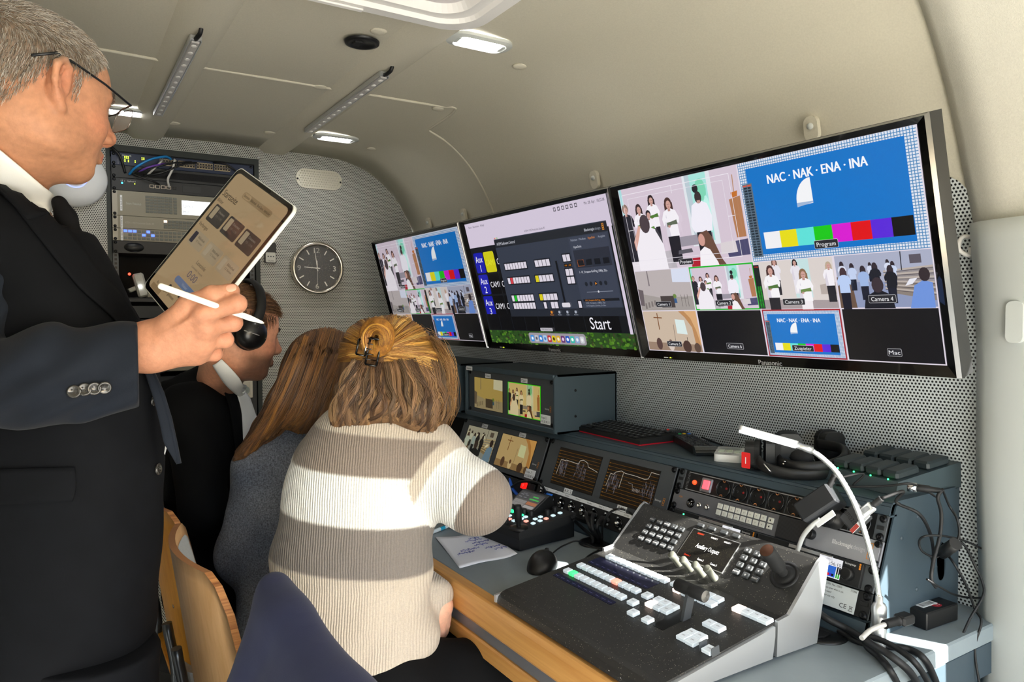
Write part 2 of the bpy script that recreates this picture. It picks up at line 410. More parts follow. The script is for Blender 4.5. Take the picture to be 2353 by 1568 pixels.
# upper pillar cover: soft fabric bulge above the trim
mb = MB()
def fn(u, v):
    y = .655 - u*.30 + .025*math.sin(v*PI); i = k0-2+v*(len(pr_r)-k0-3); a = int(i); t = i-a
    x = pr_r[a][0]*(1-t)+pr_r[a+1][0]*t; z = pr_r[a][1]*(1-t)+pr_r[a+1][1]*t
    q = min(1, u*6); return (x-.028*q*math.sin(min(1, v*1.1+.1)*PI)**.5, y, z-.012*q)
mb.grid(fn, 16, 26); pc = mb.build('upper_cover', pil_fab, pillar)
s = pc.modifiers.new('thick', 'SOLIDIFY'); s.thickness = .008; s.offset = 1
# headliner ribs, seam and press studs
rib = MB()
for x in (.29, .745):
    sec = [(-.062, .0), (-.036, -.019), (.036, -.019), (.062, .0)]
    mb = MB()
    for j in range(2): mb.v += [(x+a, (YR, YB)[j], ZC+.004+b) for a, b in sec]; mb.c += [(1, 1, 1, 1)]*4
    mb.f = [(i, i+1, 5+i, 4+i) for i in range(3)]; mb.mi = [0]*3; mb.sm = [True]*3
    o = mb.build('rib', fabric, ceiling)
def on_ceil(x, y):
    p = at(x, y, z=ZC)
    for _ in range(12):
        z = np.interp(max(p.x, 2*XC-p.x), [q[0] for q in pr_r[k0:]][::-1], [q[1] for q in pr_r[k0:]][::-1])
        p = at(x, y, z=float(z))
    return p
sm = [Vector((-.2, 2.045, ZC+.004))] + [on_ceil(x, y) for x, y in ((205, 108), (410, 145), (560, 170), (800, 209), (1000, 242), (1040, 246), (1046, 252), (1030, 268), (990, 294), (987, 300))]
yq = sm[-1].y
sm += [Vector((px_, yq + .0, pz_)) for px_, pz_ in pr_r[::-1] if 1.13 < px_ < 1.38 and pz_ > 1.5]
MB().tube(spline(sm, 4), .0045, 8).build('seam', fabric, ceiling)
for px, py in ((1195, 153), (400, 283), (620, 305), (735, 200), (1008, 250), (855, 342), (870, 72), (535, 8)):
    p = on_ceil(px, py); MB().ball((0, 0, 0), (.020, .020, .006), 16, 8).build('stud', fabric, ceiling, M=Matrix.Translation(p))
# fixing tabs with screws on the upper wall
for px, py in ((1866, 290), (1367, 409), (985, 512), (1066, 492)):
    p = at(px, py, x=1.385); x = wall_x(p.z); p = at(px, py, x=x)
    t = MB().prism(rr(-.016, -.03, .016, .02, .014), -.004, .006).build('fixing_tab', fabric, ceiling, M=FR(p, (0, -1, 0), (-.2, 0, 1)))
    MB().lathe([(0, .010), (.006, .010), (.007, .006)], 12).build('screw', plast_w, t)
# ------------------------------------------------------------------ bulkhead with the rack opening
RX0, RX1, RZ0, RZ1 = .165, .684, .35, 1.902
mb = MB(); out = [(x, z) for x, z in head]
def strip(x0, x1, z0, ztop):
    xs = np.linspace(x0, x1, max(2, int((x1-x0)/.03)))
    def zt(x): 
        xx = x if x >= XC else 2*XC-x
        for a, b in zip(pr_r[k0:], pr_r[k0+1:]):
            if b[0] <= xx <= a[0]: return a[1]+(b[1]-a[1])*(xx-a[0])/min(-1e-6, b[0]-a[0])
        return pr_r[k0][1] if xx > pr_r[k0][0] else 1.95
    for a, b in zip(xs, xs[1:]):
        za, zb_ = (ztop or zt(a)), (ztop or zt(b))
        mb.add([(a, YB, z0), (b, YB, z0), (b, YB, zb_), (a, YB, za)], [(0, 1, 2, 3)])
strip(-.41, RX0, 0, None); strip(RX1, 1.45, 0, None); strip(RX0, RX1, RZ1, None); strip(RX0, RX1, 0, RZ0)
wall_back = mb.build('wall_back', perf_back); s = wall_back.modifiers.new('thick', 'SOLIDIFY'); s.thickness = .004; s.offset = -1; struct(wall_back)
# sunlit yard outside the open rear doors
yard = mat('pale_yard_paving', 'cdc8bb', .9, vary=(3, .1))
struct(MB().box((0, -6, -.62), (40, 40, .1)).build('ground', yard))
# rear sill and frame round the open rear doors
fr = MB(); fr.box((XC, YR, -.02), (1.9, .06, .06), .01)
struct(fr.build('trim_2', plast_w))
# ------------------------------------------------------------------ ceiling fittings
DF = lambda p: FR(p, (1, 0, 0), (0, -1, 0))          # local z points down into the cabin
def dome(px, py, label, sc=1.0):
    M = DF(at(px, py, z=ZC-.004)); t = thing('dome_light', label, 'ceiling light', M, 'recessed dome lights')
    mb = MB(); o = rr(-.082, -.04, .082, .04, .034, 6); i = rr(-.066, -.03, .066, .03, .022, 6); q = rr(-.058, -.024, .058, .024, .016, 6); n = len(o)
    for k in range(n):
        k2 = (k+1) % n
        for A, za, B, zb in ((o, -.002, o, .005), (o, .005, i, .009), (i, .009, q, .004)):
            mb.add([(*A[k], za), (*A[k2], za), (*B[k2], zb), (*B[k], zb)], [(0, 1, 2, 3)], 0, True)
    mb.build('housing', plast_w, t)
    MB().prism(rr(-.050, -.019, .050, .019, .010), .002, .007).build('lens', white_em, t)
    for x in (-.058, .058): MB().box((x, 0, .006), (.008, .03, .003), .001).build('end_cap', plast_w, t)
    return t
dome(1102, 96, 'recessed dome light nearest the white roof vent'); dome(772, 316, 'recessed dome light above the silver wall clock'); dome(280, 254, 'recessed dome light partly behind the standing man\'s glasses')
def bar(x, y0, y1, label, wire):
    M = FR((x, y0, ZC-.016), (1, 0, 0), (0, 1, 0)); M = FR((x, y0, ZC-.016), (-1, 0, 0), (0, 1, 0))   # z down
    t = thing('led_bar', label, 'light bar', M, 'switched-off light bars'); L = y1-y0
    mb = MB(); mb.box((0, L/2, .006), (.026, L, .012), .002); mb.box((-.0115, L/2, .013), (.003, L, .006), .001); mb.box((.0115, L/2, .013), (.003, L, .006), .001)
    mb.build('channel', alu, t)
    MB().box((0, L/2, .014), (.019, L-.012, .006), .002).build('diffuser', mat('frosted_strip', 'c9c6c4', .3, trans=.2), t)
    n = 14
    for k in range(n): MB().ball((0, .03+(L-.06)*k/(n-1), .017), (.006, .010, .002), 10, 6).build('led_lens', white_pl, t)
    MB().tube(spline([(0, .004, .009), (0, -.018, .012), (-.004, -.035, .006), (-.006, -.042, -.012)], 6), .005, 8).build('wire', rubber, t)
bar(.742, 1.80, 2.475, 'grey light strip on ceiling rib, above clock side', 0); bar(.285, 1.79, 2.505, 'grey light strip on ceiling rib, above standing man', 0)
M = DF(at(832, 96, z=ZC-.004)); t = thing('cable_outlet', 'round black cable outlet set in the ceiling', 'outlet', M)
MB().lathe([(.041, 0), (.040, .005), (.030, .007), (.029, .004), (0, .004)], 32).build('ring', blk, t)
MB().prism([(-.022, -.008), (-.004, -.014), (-.002, .012), (-.020, .010)], .003, .008).build('flap', blk_m, t)
# roof vent with raised white frame
c = at(1078, 82, z=1.895); x1, y1 = c.x, c.y; w = .56
M = FR((x1-w/2, y1-w/2, ZC), (1, 0, 0), (0, -1, 0)); t = thing('roof_vent', 'white plastic roof vent frame in the ceiling', 'roof vent', M)
def ring(secs):
    mb = MB(); P = [(rr(-a, -a, a, a, r, 8), z) for a, r, z in secs]; n = len(P[0][0])
    for (A, za), (B, zb) in zip(P, P[1:]):
        for k in range(n):
            k2 = (k+1) % n; mb.add([(*A[k], za), (*A[k2], za), (*B[k2], zb), (*B[k], zb)], [(0, 1, 2, 3)], 0, True)
    return mb
ring([(w/2+.03, .10, -.01), (w/2+.028, .10, .012), (w/2+.004, .085, .034), (w/2, .08, .050), (w/2-.03, .07, .052)]).build('frame', white_pl, t)
ring([(w/2-.03, .07, .052), (w/2-.036, .065, .044), (w/2-.06, .06, .046), (w/2-.075, .05, .030)]).build('inner_lip', white_pl, t)
MB().prism(rr(-w/2+.07, -w/2+.07, w/2-.07, w/2-.07, .05, 6), .012, .032).build('blind', mat('blind_panel', 'd6d0d2', .5), t)
MB().box((-.02, -w/2+.012, .0535), (.11, .012, .004), .001).build('latch', white_pl, t)
# ------------------------------------------------------------------ what the screens show, drawn flat on their glass
scr_m = vcol('screen_picture', .22, emit=EM, spec=.35)
scr_dim = vcol('screen_picture_dim', .2, emit=EM*.72, spec=.4)
class Pic:
    """flat drawing in a 16 x 9 field mapped onto a rectangle of a panel"""
    def __init__(s, x0, y0, w, h=None, base=.0006, step=.00012):
        s.mb = MB(); s.x0, s.y0, s.w = x0, y0, w; s.kx = w/16; s.ky = (h if h else w*9/16)/9; s.z = base; s.dz = step
    def P(s, p): return (s.x0+p[0]*s.kx, s.y0+p[1]*s.ky)
    def up(s): s.z += s.dz; return s
    xm, ym = 16, 9
    def poly(s, pts, c):          # cut at the picture's own edges
        for ax, lim, sg in ((0, -.12, 1), (0, s.xm+.12, -1), (1, -.12, 1), (1, s.ym+.12, -1)):
            out = []
            for a, b in zip(pts, pts[1:]+pts[:1]):
                da, db = (a[ax]-lim)*sg, (b[ax]-lim)*sg
                if da >= 0: out.append(a)
                if (da < 0) != (db < 0): t = da/(da-db); out.append((a[0]+(b[0]-a[0])*t, a[1]+(b[1]-a[1])*t))
            pts = out
            if len(pts) < 3: return s
        s.mb.poly([s.P(p) for p in pts], s.z, S(c)); return s
    def rect(s, a, b, c, d, col): return s.poly([(a, b), (c, b), (c, d), (a, d)], col)
    def rrect(s, a, b, c, d, r, col): return s.poly(rr(a, b, c, d, r), col)
    def ell(s, x, y, rx, ry, c, n=14, rot=0):
        cr, sr = math.cos(rot), math.sin(rot)
        return s.poly([(x+rx*math.cos(2*PI*k/n)*cr-ry*math.sin(2*PI*k/n)*sr, y+rx*math.cos(2*PI*k/n)*sr+ry*math.sin(2*PI*k/n)*cr) for k in range(n)], c)
    def line(s, a, b, w, c):
        ax, ay = a; bx, by = b; L = math.hypot(bx-ax, by-ay) or 1; nx, ny = -(by-ay)/L*w/2, (bx-ax)/L*w/2
        return s.poly([(ax+nx, ay+ny), (ax-nx, ay-ny), (bx-nx, by-ny), (bx+nx, by+ny)], c)
    def frame(s, a, b, c, d, w, col):
        for q in ((a, b, c, b+w), (a, d-w, c, d), (a, b, a+w, d), (c-w, b, c, d)): s.rect(*q, col)
        return s
    def text(s, t, x, y, h, c, al='C', wid=None, bold=0):
        px, py = s.P((x, y)); s.mb.text(t, px, py, h*s.ky, s.z, S(c), 0, al, wid*s.kx if wid else None, 0, bold); return s
    def tagged(s, t, x, y, h, w):
        s.up().rrect(x-w/2, y-h, x+w/2, y+h, h*.3, 'd8d8dc'); s.up().rrect(x-w/2+.06*h, y-h*.93, x+w/2-.06*h, y+h*.93, h*.27, '2a2a30'); s.up().text(t, x, y, h*1.05, 'f0f0f4', wid=w*.8); return s
    def build(s, name, parent, m=None, label=None): return s.mb.build(name, m or scr_m, parent, label, True)
    # figures of the pictures
    def woman(s, x, y, h, hair='3a2b2e', shirt='f2eef4', face=True, legs='23222b', book=None, long_hair=True):
        k = h/10
        s.up(); s.poly([(x-1.1*k, y), (x+1.0*k, y), (x+1.15*k, y+4.6*k), (x-1.2*k, y+4.6*k)], legs)
        if long_hair: s.up(); s.poly([(x-.95*k, y+7.0*k), (x+.9*k, y+7.1*k), (x+.85*k, y+9.3*k), (x-.85*k, y+9.3*k)], hair)
        s.up(); s.poly([(x-1.3*k, y+4.1*k), (x+1.3*k, y+4.1*k), (x+1.2*k, y+6.2*k), (x+1.55*k, y+6.0*k), (x+1.75*k, y+6.9*k), (x+1.25*k, y+8.0*k), (x+.35*k, y+8.4*k), (x-.35*k, y+8.4*k), (x-1.25*k, y+8.0*k), (x-1.8*k, y+6.9*k), (x-1.6*k, y+5.8*k), (x-1.2*k, y+6.2*k)], shirt)
        s.up(); s.poly([(x-1.3*k, y+4.1*k), (x-.5*k, y+4.1*k), (x-.8*k, y+7.6*k), (x-1.25*k, y+6.2*k)], 'd8d2de' if shirt[0] in 'ef' else shirt)
        if face: s.rect(x-.26*k, y+8.0*k, x+.26*k, y+8.6*k, 'b98d84')
        s.up(); s.ell(x, y+9.3*k, .74*k, .86*k, hair)
        if face: s.up(); s.ell(x+.05*k, y+9.0*k, .5*k, .66*k, 'cda095'); s.up(); s.ell(x-.14*k, y+9.06*k, .09*k, .06*k, '5d4347', 6); s.ell(x+.24*k, y+9.06*k, .09*k, .06*k, '5d4347', 6); s.ell(x+.05*k, y+8.66*k, .16*k, .05*k, '9b5f5c', 6)
        if book:
            s.up(); s.line((x-1.35*k, y+7.2*k), (x-.2*k, y+5.9*k), .55*k, shirt); s.line((x+1.35*k, y+7.1*k), (x+.5*k, y+5.9*k), .55*k, shirt)
            s.up(); s.poly([(x-.9*k, y+5.6*k), (x+.2*k, y+5.9*k), (x+1.3*k, y+5.9*k), (x+1.2*k, y+6.6*k), (x+.1*k, y+6.4*k), (x-.9*k, y+6.3*k)], book)
            s.ell(x-.5*k, y+5.7*k, .3*k, .22*k, 'c79c93', 8)
        return s
    def man_back(s, x, y, h, shirt='efecf6', hair='3a3034', legs='20222c'):
        k = h/10; s.up(); s.poly([(x-1.3*k, y), (x+1.3*k, y), (x+1.3*k, y+5*k), (x-1.3*k, y+5*k)], legs)
        s.up(); s.poly([(x-1.6*k, y+4.4*k), (x+1.6*k, y+4.4*k), (x+1.9*k, y+6.5*k), (x+1.4*k, y+8.2*k), (x+.35*k, y+8.7*k), (x-.35*k, y+8.7*k), (x-1.4*k, y+8.2*k), (x-2.1*k, y+5.4*k)], shirt)
        s.up(); s.ell(x, y+9.2*k, .62*k, .85*k, hair); s.up(); s.rect(x-.3*k, y+8.4*k, x+.3*k, y+8.8*k, 'c09890'); return s
    # the pictures
    def choir(s, lilac='d3c4d2', guides=False):
        s.rect(0, 0, 16, 9, lilac); s.up().rect(9.3, 2.0, 12.8, 9, 'dfe4ea'); s.up().poly([(9.7, 2.2), (10.3, 2.2), (10.2, 9), (9.6, 9)], 'b9c9d2'); s.poly([(10.3, 2.4), (12.2, 2.4), (12.3, 9), (10.2, 9)], 'a6e3da')
        s.up().ell(11.4, 7.4, .7, 1.1, '7fd4b4'); s.ell(11.9, 5.2, .4, 1.6, 'bdf0e6'); s.poly([(0, 5.2), (.5, 5.2), (.4, 9), (0, 9)], 'a9d8dc')
        s.poly([(7.2, 2.1), (12, 2.2), (12, 3.2), (7.3, 3.1)], '9a94a0'); s.poly([(14.8, 2.4), (15.9, 2.4), (15.9, 6.2), (14.6, 6.0)], 'b07a55'); s.poly([(13.5, .6), (16, .7), (16, 2.2), (13.2, 2.0)], '4b4a6e')
        s.up().line((10.75, 4.5), (10.75, 7.2), .12, '2b2a30'); s.ell(10.75, 7.6, .38, .42, '26252c'); s.poly([(15.0, 6.1), (15.6, 6.2), (15.7, 6.7), (14.9, 6.6)], 'c2702e'); s.line((15.3, 6.6), (15.4, 8.2), .1, 'b58a6a')
        s.poly([(0, 0), (2.0, 0), (2.1, 1.5), (0, 1.7)], 'e6dfe6'); s.poly([(2, 0), (6.6, 0), (6.4, 1.9), (2.2, 1.6)], 'b7b1b8')
        s.woman(.5, 1.0, 6.3, shirt='2a2a33', legs='2a2a33', hair='8c7468', long_hair=False); s.woman(2.6, 1.2, 5.9, book='57823c'); s.woman(4.7, 2.2, 5.6, hair='33262a', book='4f7a36'); s.woman(4.0, 1.4, 4.9, hair='2e272c', book='5b8a3c', long_hair=False)
        s.woman(7.1, .6, 6.6, hair='4a3230', book='5f6a58')
        s.up().poly([(1.3, 0), (5.6, 0), (5.5, 2.6), (4.6, 4.3), (3.4, 4.9), (2.2, 4.5), (1.4, 2.6)], 'f0ebf2'); s.up().ell(3.3, 5.0, .75, 1.0, '4c4046'); s.up().poly([(1.3, 2.2), (2.2, 3.8), (2.6, 4.8), (2.3, 4.9), (1.2, 3.2)], 'd9a89a')
        s.man_back(11.2, .3, 7.0)
        s.up().poly([(8.9, 0), (9.0, .9), (12.6, .9), (12.5, 0)], 'b02335'); s.up().poly([(10.0, 0), (12.4, 0), (12.0, 1.5), (11.1, 2.0), (10.3, 1.5)], 'f3eff4'); s.up().poly([(10.4, 2.2), (10.7, 3.3), (11.6, 3.5), (12.1, 2.8), (12.9, .6), (13.3, 0), (12.5, 0), (11.6, 1.6)], '6a4c40'); s.up().ell(10.75, 2.6, .42, .62, 'cf9c90')
        s.poly([(12.9, 1.0), (14.9, 1.1), (14.8, 2.2), (13.0, 2.1)], 'd8d0d4'); s.poly([(7.4, 1.4), (9.4, 1.5), (9.3, 1.9), (7.5, 1.8)], '5a5862')
        if guides:
            s.up().frame(.7, .6, 15.3, 8.4, .05, 'efeaf2'); s.frame(1.5, 1.1, 14.5, 7.9, .04, 'e6e0ea')
            for a, b in (((8, 7.6), (8, 8.4)), ((.7, 4.5), (1.5, 4.5)), ((14.5, 4.5), (15.3, 4.5))): s.line(a, b, .05, 'efeaf2')
        return s
    def card(s, text=True, border=True, deep='1173c8'):
        if border:
            s.rect(0, 0, 16, 9, 'dfe3ee'); s.up()
            for k in range(69): s.rect(k*16/69-.03, 0, k*16/69+.03, 9, '4a86b8')
            for k in range(39): s.rect(0, k*9/39-.03, 16, k*9/39+.03, '4a86b8')
            s.up()
        s.rect(.75, .55, 15.1, 8.4, deep) if border else s.rect(0, 0, 16, 9, deep)
        s.up().text('NAC \u00b7 NAK \u00b7 ENA \u00b7 INA', 7.5, 7.15, .78, 'f4f6fa', wid=9.2, bold=.0006 if s.w > .2 else .0002)
        s.poly([(5.45, 4.4)] + [(7.0-1.55*math.cos(a), 4.75+1.95*math.sin(a)) for a in np.linspace(0, PI/2, 10)] + [(7.0, 4.55)], 'f2f3f6'); s.up().poly([(5.45, 4.35), (7.0, 4.6), (7.0, 4.72), (5.45, 4.72)], '9fb6d6')
        for k, c in enumerate(('eeeef2', 'e6dc18', '5fe0d8', '18c818', 'd81ad0', 'e01018', '5a28d8', '0c0c10')): s.rect(1.6+k*1.68, 1.05, 1.6+(k+1)*1.68, 2.55, c)
        s.up().rect(.15, .35, 1.2, 7.1, '5a6e80')
        for k in range(26): s.up if 0 else None; s.rect(.28, .5+k*.245, .62, .66+k*.245, '16202a'); s.rect(.70, .5+k*.245, 1.04, .66+k*.245, '16202a')
        s.rect(.22, 6.85, .62, 6.98, 'e05030'); s.rect(.68, 6.85, 1.08, 6.98, 'e05030'); return s
    def meter(s):
        s.up().rect(0, .2, 1.3, 8.6, '20242a')
        for k in range(30):
            c = '22c428' if k < 16 else '1b2b20'
            s.rect(.25, .4+k*.26, .6, .58+k*.26, c); s.rect(.75, .4+k*.26, 1.1, .58+k*.26, c)
        s.rect(.2, 8.1, 1.1, 8.3, 'c02a2a'); return s
    def chapel(s, w='b9b0b0'):
        s.rect(0, 0, 16, 9, w); s.up().poly([(0, 0), (16, 0), (16, 3.0), (7, 2.8), (0, 4.0)], 'a39c98'); s.poly([(11, 6.2), (16, 6.0), (16, 9), (11.2, 9)], 'd6dcee'); s.poly([(3.6, 5.6), (4.0, 5.6), (4.0, 9), (3.7, 9)], '7d7478')
        s.up().poly([(0, 1.2), (1.2, 1.0), (1.6, 4.6), (0, 5.0)], '6a6064'); s.poly([(6.6, .6), (10.6, .6), (10.6, 3.2), (6.6, 3.2)], '4b4342'); s.poly([(10.4, 1.6), (11.4, 1.6), (11.3, 2.6), (10.5, 2.6)], '3b5f8c'); s.ell(10.9, 3.1, .55, .5, '6e8a4a')
        for k in range(4): s.up().poly([(1.4+k*1.0, .4+k*.25), (2.0+k*1.0, .4+k*.25), (2.0+k, 1.7+k*.2), (1.5+k, 1.7+k*.2)], '7e7674')
        for x in (12.8, 13.8, 14.6): s.line((x, .8), (x, 3.4), .12, '6b6464')
        s.line((12.8, 2.6), (14.6, 2.6), .1, '6b6464'); return s
    def pair(s):
        s.rect(0, 0, 16, 9, 'd9d0cc'); s.up().rect(8, 2, 11.4, 9, 'c4dfe0'); s.poly([(0, 0), (16, 0), (16, 1.4), (0, 1.8)], 'a59a9c'); s.poly([(13, 2.5), (16, 2.5), (16, 4.6), (13, 4.2)], 'b6aaa4')
        s.woman(4.4, 2.6, 6.8, hair='6a4a44', shirt='e6e2ea'); s.woman(8.7, 2.8, 6.2, hair='2f2428', shirt='e6e2ea', legs='e6e2ea')
        s.woman(3.4, -2.0, 10.2, hair='4d3434', book='50763c', shirt='f4f2f5'); s.woman(10.2, -2.6, 9.8, hair='8b6c52', book='6c8a4c', shirt='f4f2f5', legs='efeaee'); s.woman(15.4, 1.2, 7, hair='bba890'); return s
    def pews(s):
        s.rect(0, 0, 16, 9, '8e98b8'); s.up().poly([(0, 4.5), (16, 4.0), (16, 9), (0, 9)], 'a9aec4'); s.poly([(9, 2.4), (16, 1.0), (16, 6.6), (9, 5.6)], '8b8078')
        for k in range(6): s.up().line((8.2, 3.2+k*.55), (16, 2.2+k*.85), .28, 'b9aea6'); s.line((8.2, 3.0+k*.55), (16, 1.9+k*.85), .1, '5c5458')
        s.rect(12.6, 7.0, 14.4, 8.4, '5b5560'); s.up().line((11.2, 6.0), (11.3, 9), .16, '2b2b34'); s.poly([(0, 0), (3, 0), (2.6, 4.8), (0, 5.4)], '6c5648')
        for x, y, h, c in ((1.2, 4.2, 4, 'd8def0'), (3.0, 3.6, 4.2, 'c2d0ee'), (6.2, 5.0, 2.9, 'cfd6ec'), (9.2, 5.2, 3, 'd6dcf0'), (10.0, 4.2, 3.6, 'c8d4ee'), (5.0, 2.0, 5.2, '9db6e2'), (7.1, 2.4, 5.2, '20222c'), (9.6, 1.4, 5.6, '1c1e28')): s.woman(x, y-.6, h*1.1, hair='352c34', shirt=c, face=False, legs='1d2030')
        s.woman(1.6, -.2, 7.2, hair='46343a', shirt='b9cdf2', face=False, legs='16182a')
        s.up().poly([(4.6, 0), (9.8, 0), (9.4, 2.2), (8.0, 2.9), (6.6, 2.8), (5.0, 2.0)], '171924'); s.up().ell(7.3, 3.9, 1.0, 1.3, '3b3138'); s.up().poly([(12.2, 0), (16, 0), (16, 4.0), (14.6, 4.4), (13.2, 3.6)], '6f93da'); s.up().ell(14.9, 5.3, .85, 1.1, '33292e')
        s.up().poly([(11.8, 3.6), (13.0, 3.9), (13.8, 4.8), (12.6, 4.7)], 'e6e6f0'); return s
    def cross(s, w='c9b6a2'):
        s.rect(0, 0, 16, 9, w); s.up().poly([(11, 9), (16, 9), (16, 0), (14.6, 0), (14.2, 5.4), (12.6, 7.6)], 'bb8a5c'); s.up().poly([(12.6, 9), (16, 9), (16, 1), (15.2, 4.8), (14.2, 7.4)], 'd9ac7c'); s.poly([(9.6, 4.0), (12.6, 3.8), (12.3, 7.0), (9.6, 7.2)], 'd9e8e6')
        s.up().line((4.4, 4.8), (4.5, 8.6), .25, '7a4c2c'); s.line((3.2, 7.6), (5.8, 7.5), .22, '7a4c2c'); s.line((8.7, 2), (8.9, 6), .1, '5b5050'); s.line((12.2, 1), (12.3, 3.2), .14, '3c3438')
        s.poly([(0, 0), (16, 0), (16, 1.6), (0, 1.9)], '9a8270'); s.up().ell(3.6, 1.5, .9, 1.4, '5b4440'); s.ell(7.2, 1.2, .9, 1.2, 'd6c6bc'); s.up().ell(7.2, 2.0, .5, .6, '6b5048'); s.ell(11.9, 1.1, 1.2, 1.4, '4e3a34'); s.ell(14.8, .9, .9, 1.1, '5e4a40'); return s
def multiview(scr, W, glow=None):
    k = W/16
    Pic(0, 0, W).rect(0, 0, 16, 9, 'dfd6e2').build('grid_lines', scr, glow)
    def tile(x, y, w, fn, name, cap, cx, cyy, ch, cw, fr=None):
        g = .05*k; p = Pic(x*k+g, y*k+g, w*k-2*g, None, .0008)
        if fr: p.rect(-.1, -.1, 16.1, 9.1, fr); p.up(); p.x0 += g*.9; p.y0 += g*.9; p.kx *= 1-1.8*g/(w*k-2*g); p.ky *= 1-1.8*g/(w*9/16*k-2*g)
        fn(p); p.tagged(cap, cx, cyy, ch, cw); return p.build(name, scr, glow)
    tile(0, 4.5, 8, lambda p: p.choir(guides=True), 'camera_picture', 'Preview', 8.2, .6, .32, 1.9)
    tile(8, 4.5, 8, lambda p: p.card(), 'camera_picture', 'Program', 7.6, 1.0, .36, 2.2)
    tile(0, 2.25, 4, lambda p: p.chapel(), 'camera_picture', 'Camera 1', 7.2, 1.4, .62, 4.6)
    tile(4, 2.25, 4, lambda p: p.choir(), 'camera_picture', 'Camera 2', 8.2, 1.4, .62, 4.4, '1fb52c')
    tile(8, 2.25, 4, lambda p: (p.pair(), p.meter()), 'camera_picture', 'Camera 3', 7.6, 1.4, .62, 4.6)
    tile(12, 2.25, 4, lambda p: p.pews(), 'camera_picture', 'Camera 4', 7.8, 1.6, .66, 4.6)
    tile(0, 0, 4, lambda p: p.cross(), 'camera_picture', 'Camera 5', 8.2, 1.6, .62, 4.4)
    tile(4, 0, 4, lambda p: p.rect(0, 0, 16, 9, '15151a'), 'camera_picture', 'Camera 6', 8.4, 1.6, .62, 4.2)
    tile(8, 0, 4, lambda p: p.card(), 'camera_picture', 'Zuspieler', 7.6, 1.6, .62, 4.6, 'a02a36')
    tile(12, 0, 4, lambda p: p.rect(0, 0, 16, 9, '141317'), 'camera_picture', 'Mac', 8.2, 1.6, .66, 2.4)
def desktop(scr, W):
    p = Pic(0, 0, W); R_ = p.rect
    R_(0, 0, 16, 9, '2c4a20'); p.up()
    for _ in range(240):
        x, y = rng.uniform(0, 16), rng.uniform(0, 1.0); p.ell(x, y, rng.uniform(.06, .22), rng.uniform(.05, .16), rng.choice(['35641e', '4b7a22', '24421a', '5b8a2c', '1c3416', '3c3f28']), 6)
    p.up(); R_(0, .95, 16, 7.2, '16181d'); R_(0, 7.2, 16, 9, 'cfc4d6'); p.up(); R_(15.7, .9, 15.95, 7.4, 'd3c8da')
    p.text('Mo. 28. Apr.  18:22:38', 14.9, 8.72, .16, '3c3842', wid=1.8); p.text('Datei   Bearbeiten   Ablage', 1.6, 8.7, .14, '5c5662', wid=2.2); p.text('ATEM 1 M/E Production Studio 4K', 8.6, 7.75, .14, '5c5662', wid=2.3)
    for k in range(6): p.frame(11.0+k*.42, 8.6, 11.24+k*.42, 8.84, .05, '4a4650')
    p.up()
    for r, (ca, t1) in enumerate((('c9c418', '1'), ('0b0b0e', '2'), ('0b0b0e', '3'))):
        y = 5.3-r*1.62; p.rrect(.25, y, 1.55, y+1.5, .15, '1a1ea6'); p.rrect(1.65, y, 3.05, y+1.5, .15, ca); p.rrect(3.15, y, 4.55, y+1.5, .15, '0b0b0e')
        p.up(); p.text('Aux', .9, y+1.02, .48, 'eceaf2', wid=1.0); p.text(t1, .9, y+.36, .5, 'eceaf2'); p.text('CAM1', 2.35, y+.72, .42, 'dcdc30' if r == 0 else 'eceaf2', wid=1.2); p.text('CA', 3.6, y+.72, .42, 'eceaf2', wid=.62)
    for k in range(9): R_(.25+k*1.65, 1.0, 1.8+k*1.65, 2.2, '0d0d10')
    p.up(); p.text('Start', 13.2, 1.55, .75, 'eceaf2', wid=1.9)
    # control window
    p.up(); R_(3.55, 2.0, 15.6, 7.55, '343a48'); p.up(); R_(3.55, 6.95, 15.6, 7.5, '22252c'); R_(3.55, 2.0, 15.6, 2.5, '252932'); R_(11.9, 2.55, 15.5, 6.9, '3a4050'); p.up()
    for k, c in enumerate(('e0524a', 'e0b23a', '3ab84a')): p.ell(3.7+k*.16, 7.62, .05, .05, c, 8)
    p.text('ATEM Software Control', 4.95, 7.2, .2, 'd4d6e0', wid=2.3); p.text('Blackmagic', 14.0, 7.2, .16, 'd4d6e0', wid=.9); p.text('design', 14.75, 7.2, .16, '8a8e9c', wid=.5)
    for k in range(3): p.frame(15.15, 7.05+k*.13, 15.32, 7.17+k*.13, .03, 'd68a2a')
    for x, t, c in ((12.4, 'Paletten', '9aa0b0'), (13.2, 'Medien', '9aa0b0'), (14.05, 'HyperDeck', 'e08a2a'), (14.95, 'Ausgabe', '9aa0b0')): p.text(t, x, 6.72, .13, c, wid=.62)
    p.text('HyperDecks', 12.6, 6.3, .14, 'd4d6e0', wid=.75); R_(12.1, 5.0, 15.4, 6.1, '2a2e3a'); p.up()
    for k in range(4): R_(12.3+k*.78, 5.1, 12.9+k*.78, 5.5, '161920'); p.frame(12.3+k*.78, 5.1, 12.9+k*.78, 5.5, .03, 'd0702a' if k == 0 else '3c4250')
    p.text('1 - 01_Vorspann-Gvl-Pwg_1080p_25p...', 13.6, 4.75, .14, 'dcdee8', wid=2.6)
    for k in range(5): p.ell(12.7+k*.45, 4.0, .14, .14, '20242c', 10)
    p.up(); p.poly([(13.55, 3.92), (13.72, 4.0), (13.55, 4.08)], 'e08a2a'); p.line((12.6, 3.5), (15.0, 3.5), .03, '8a90a0'); p.ell(13.7, 3.5, .07, .07, 'e8e8ee', 8); R_(12.1, 2.92, 15.4, 3.08, '1a1d24'); p.up()
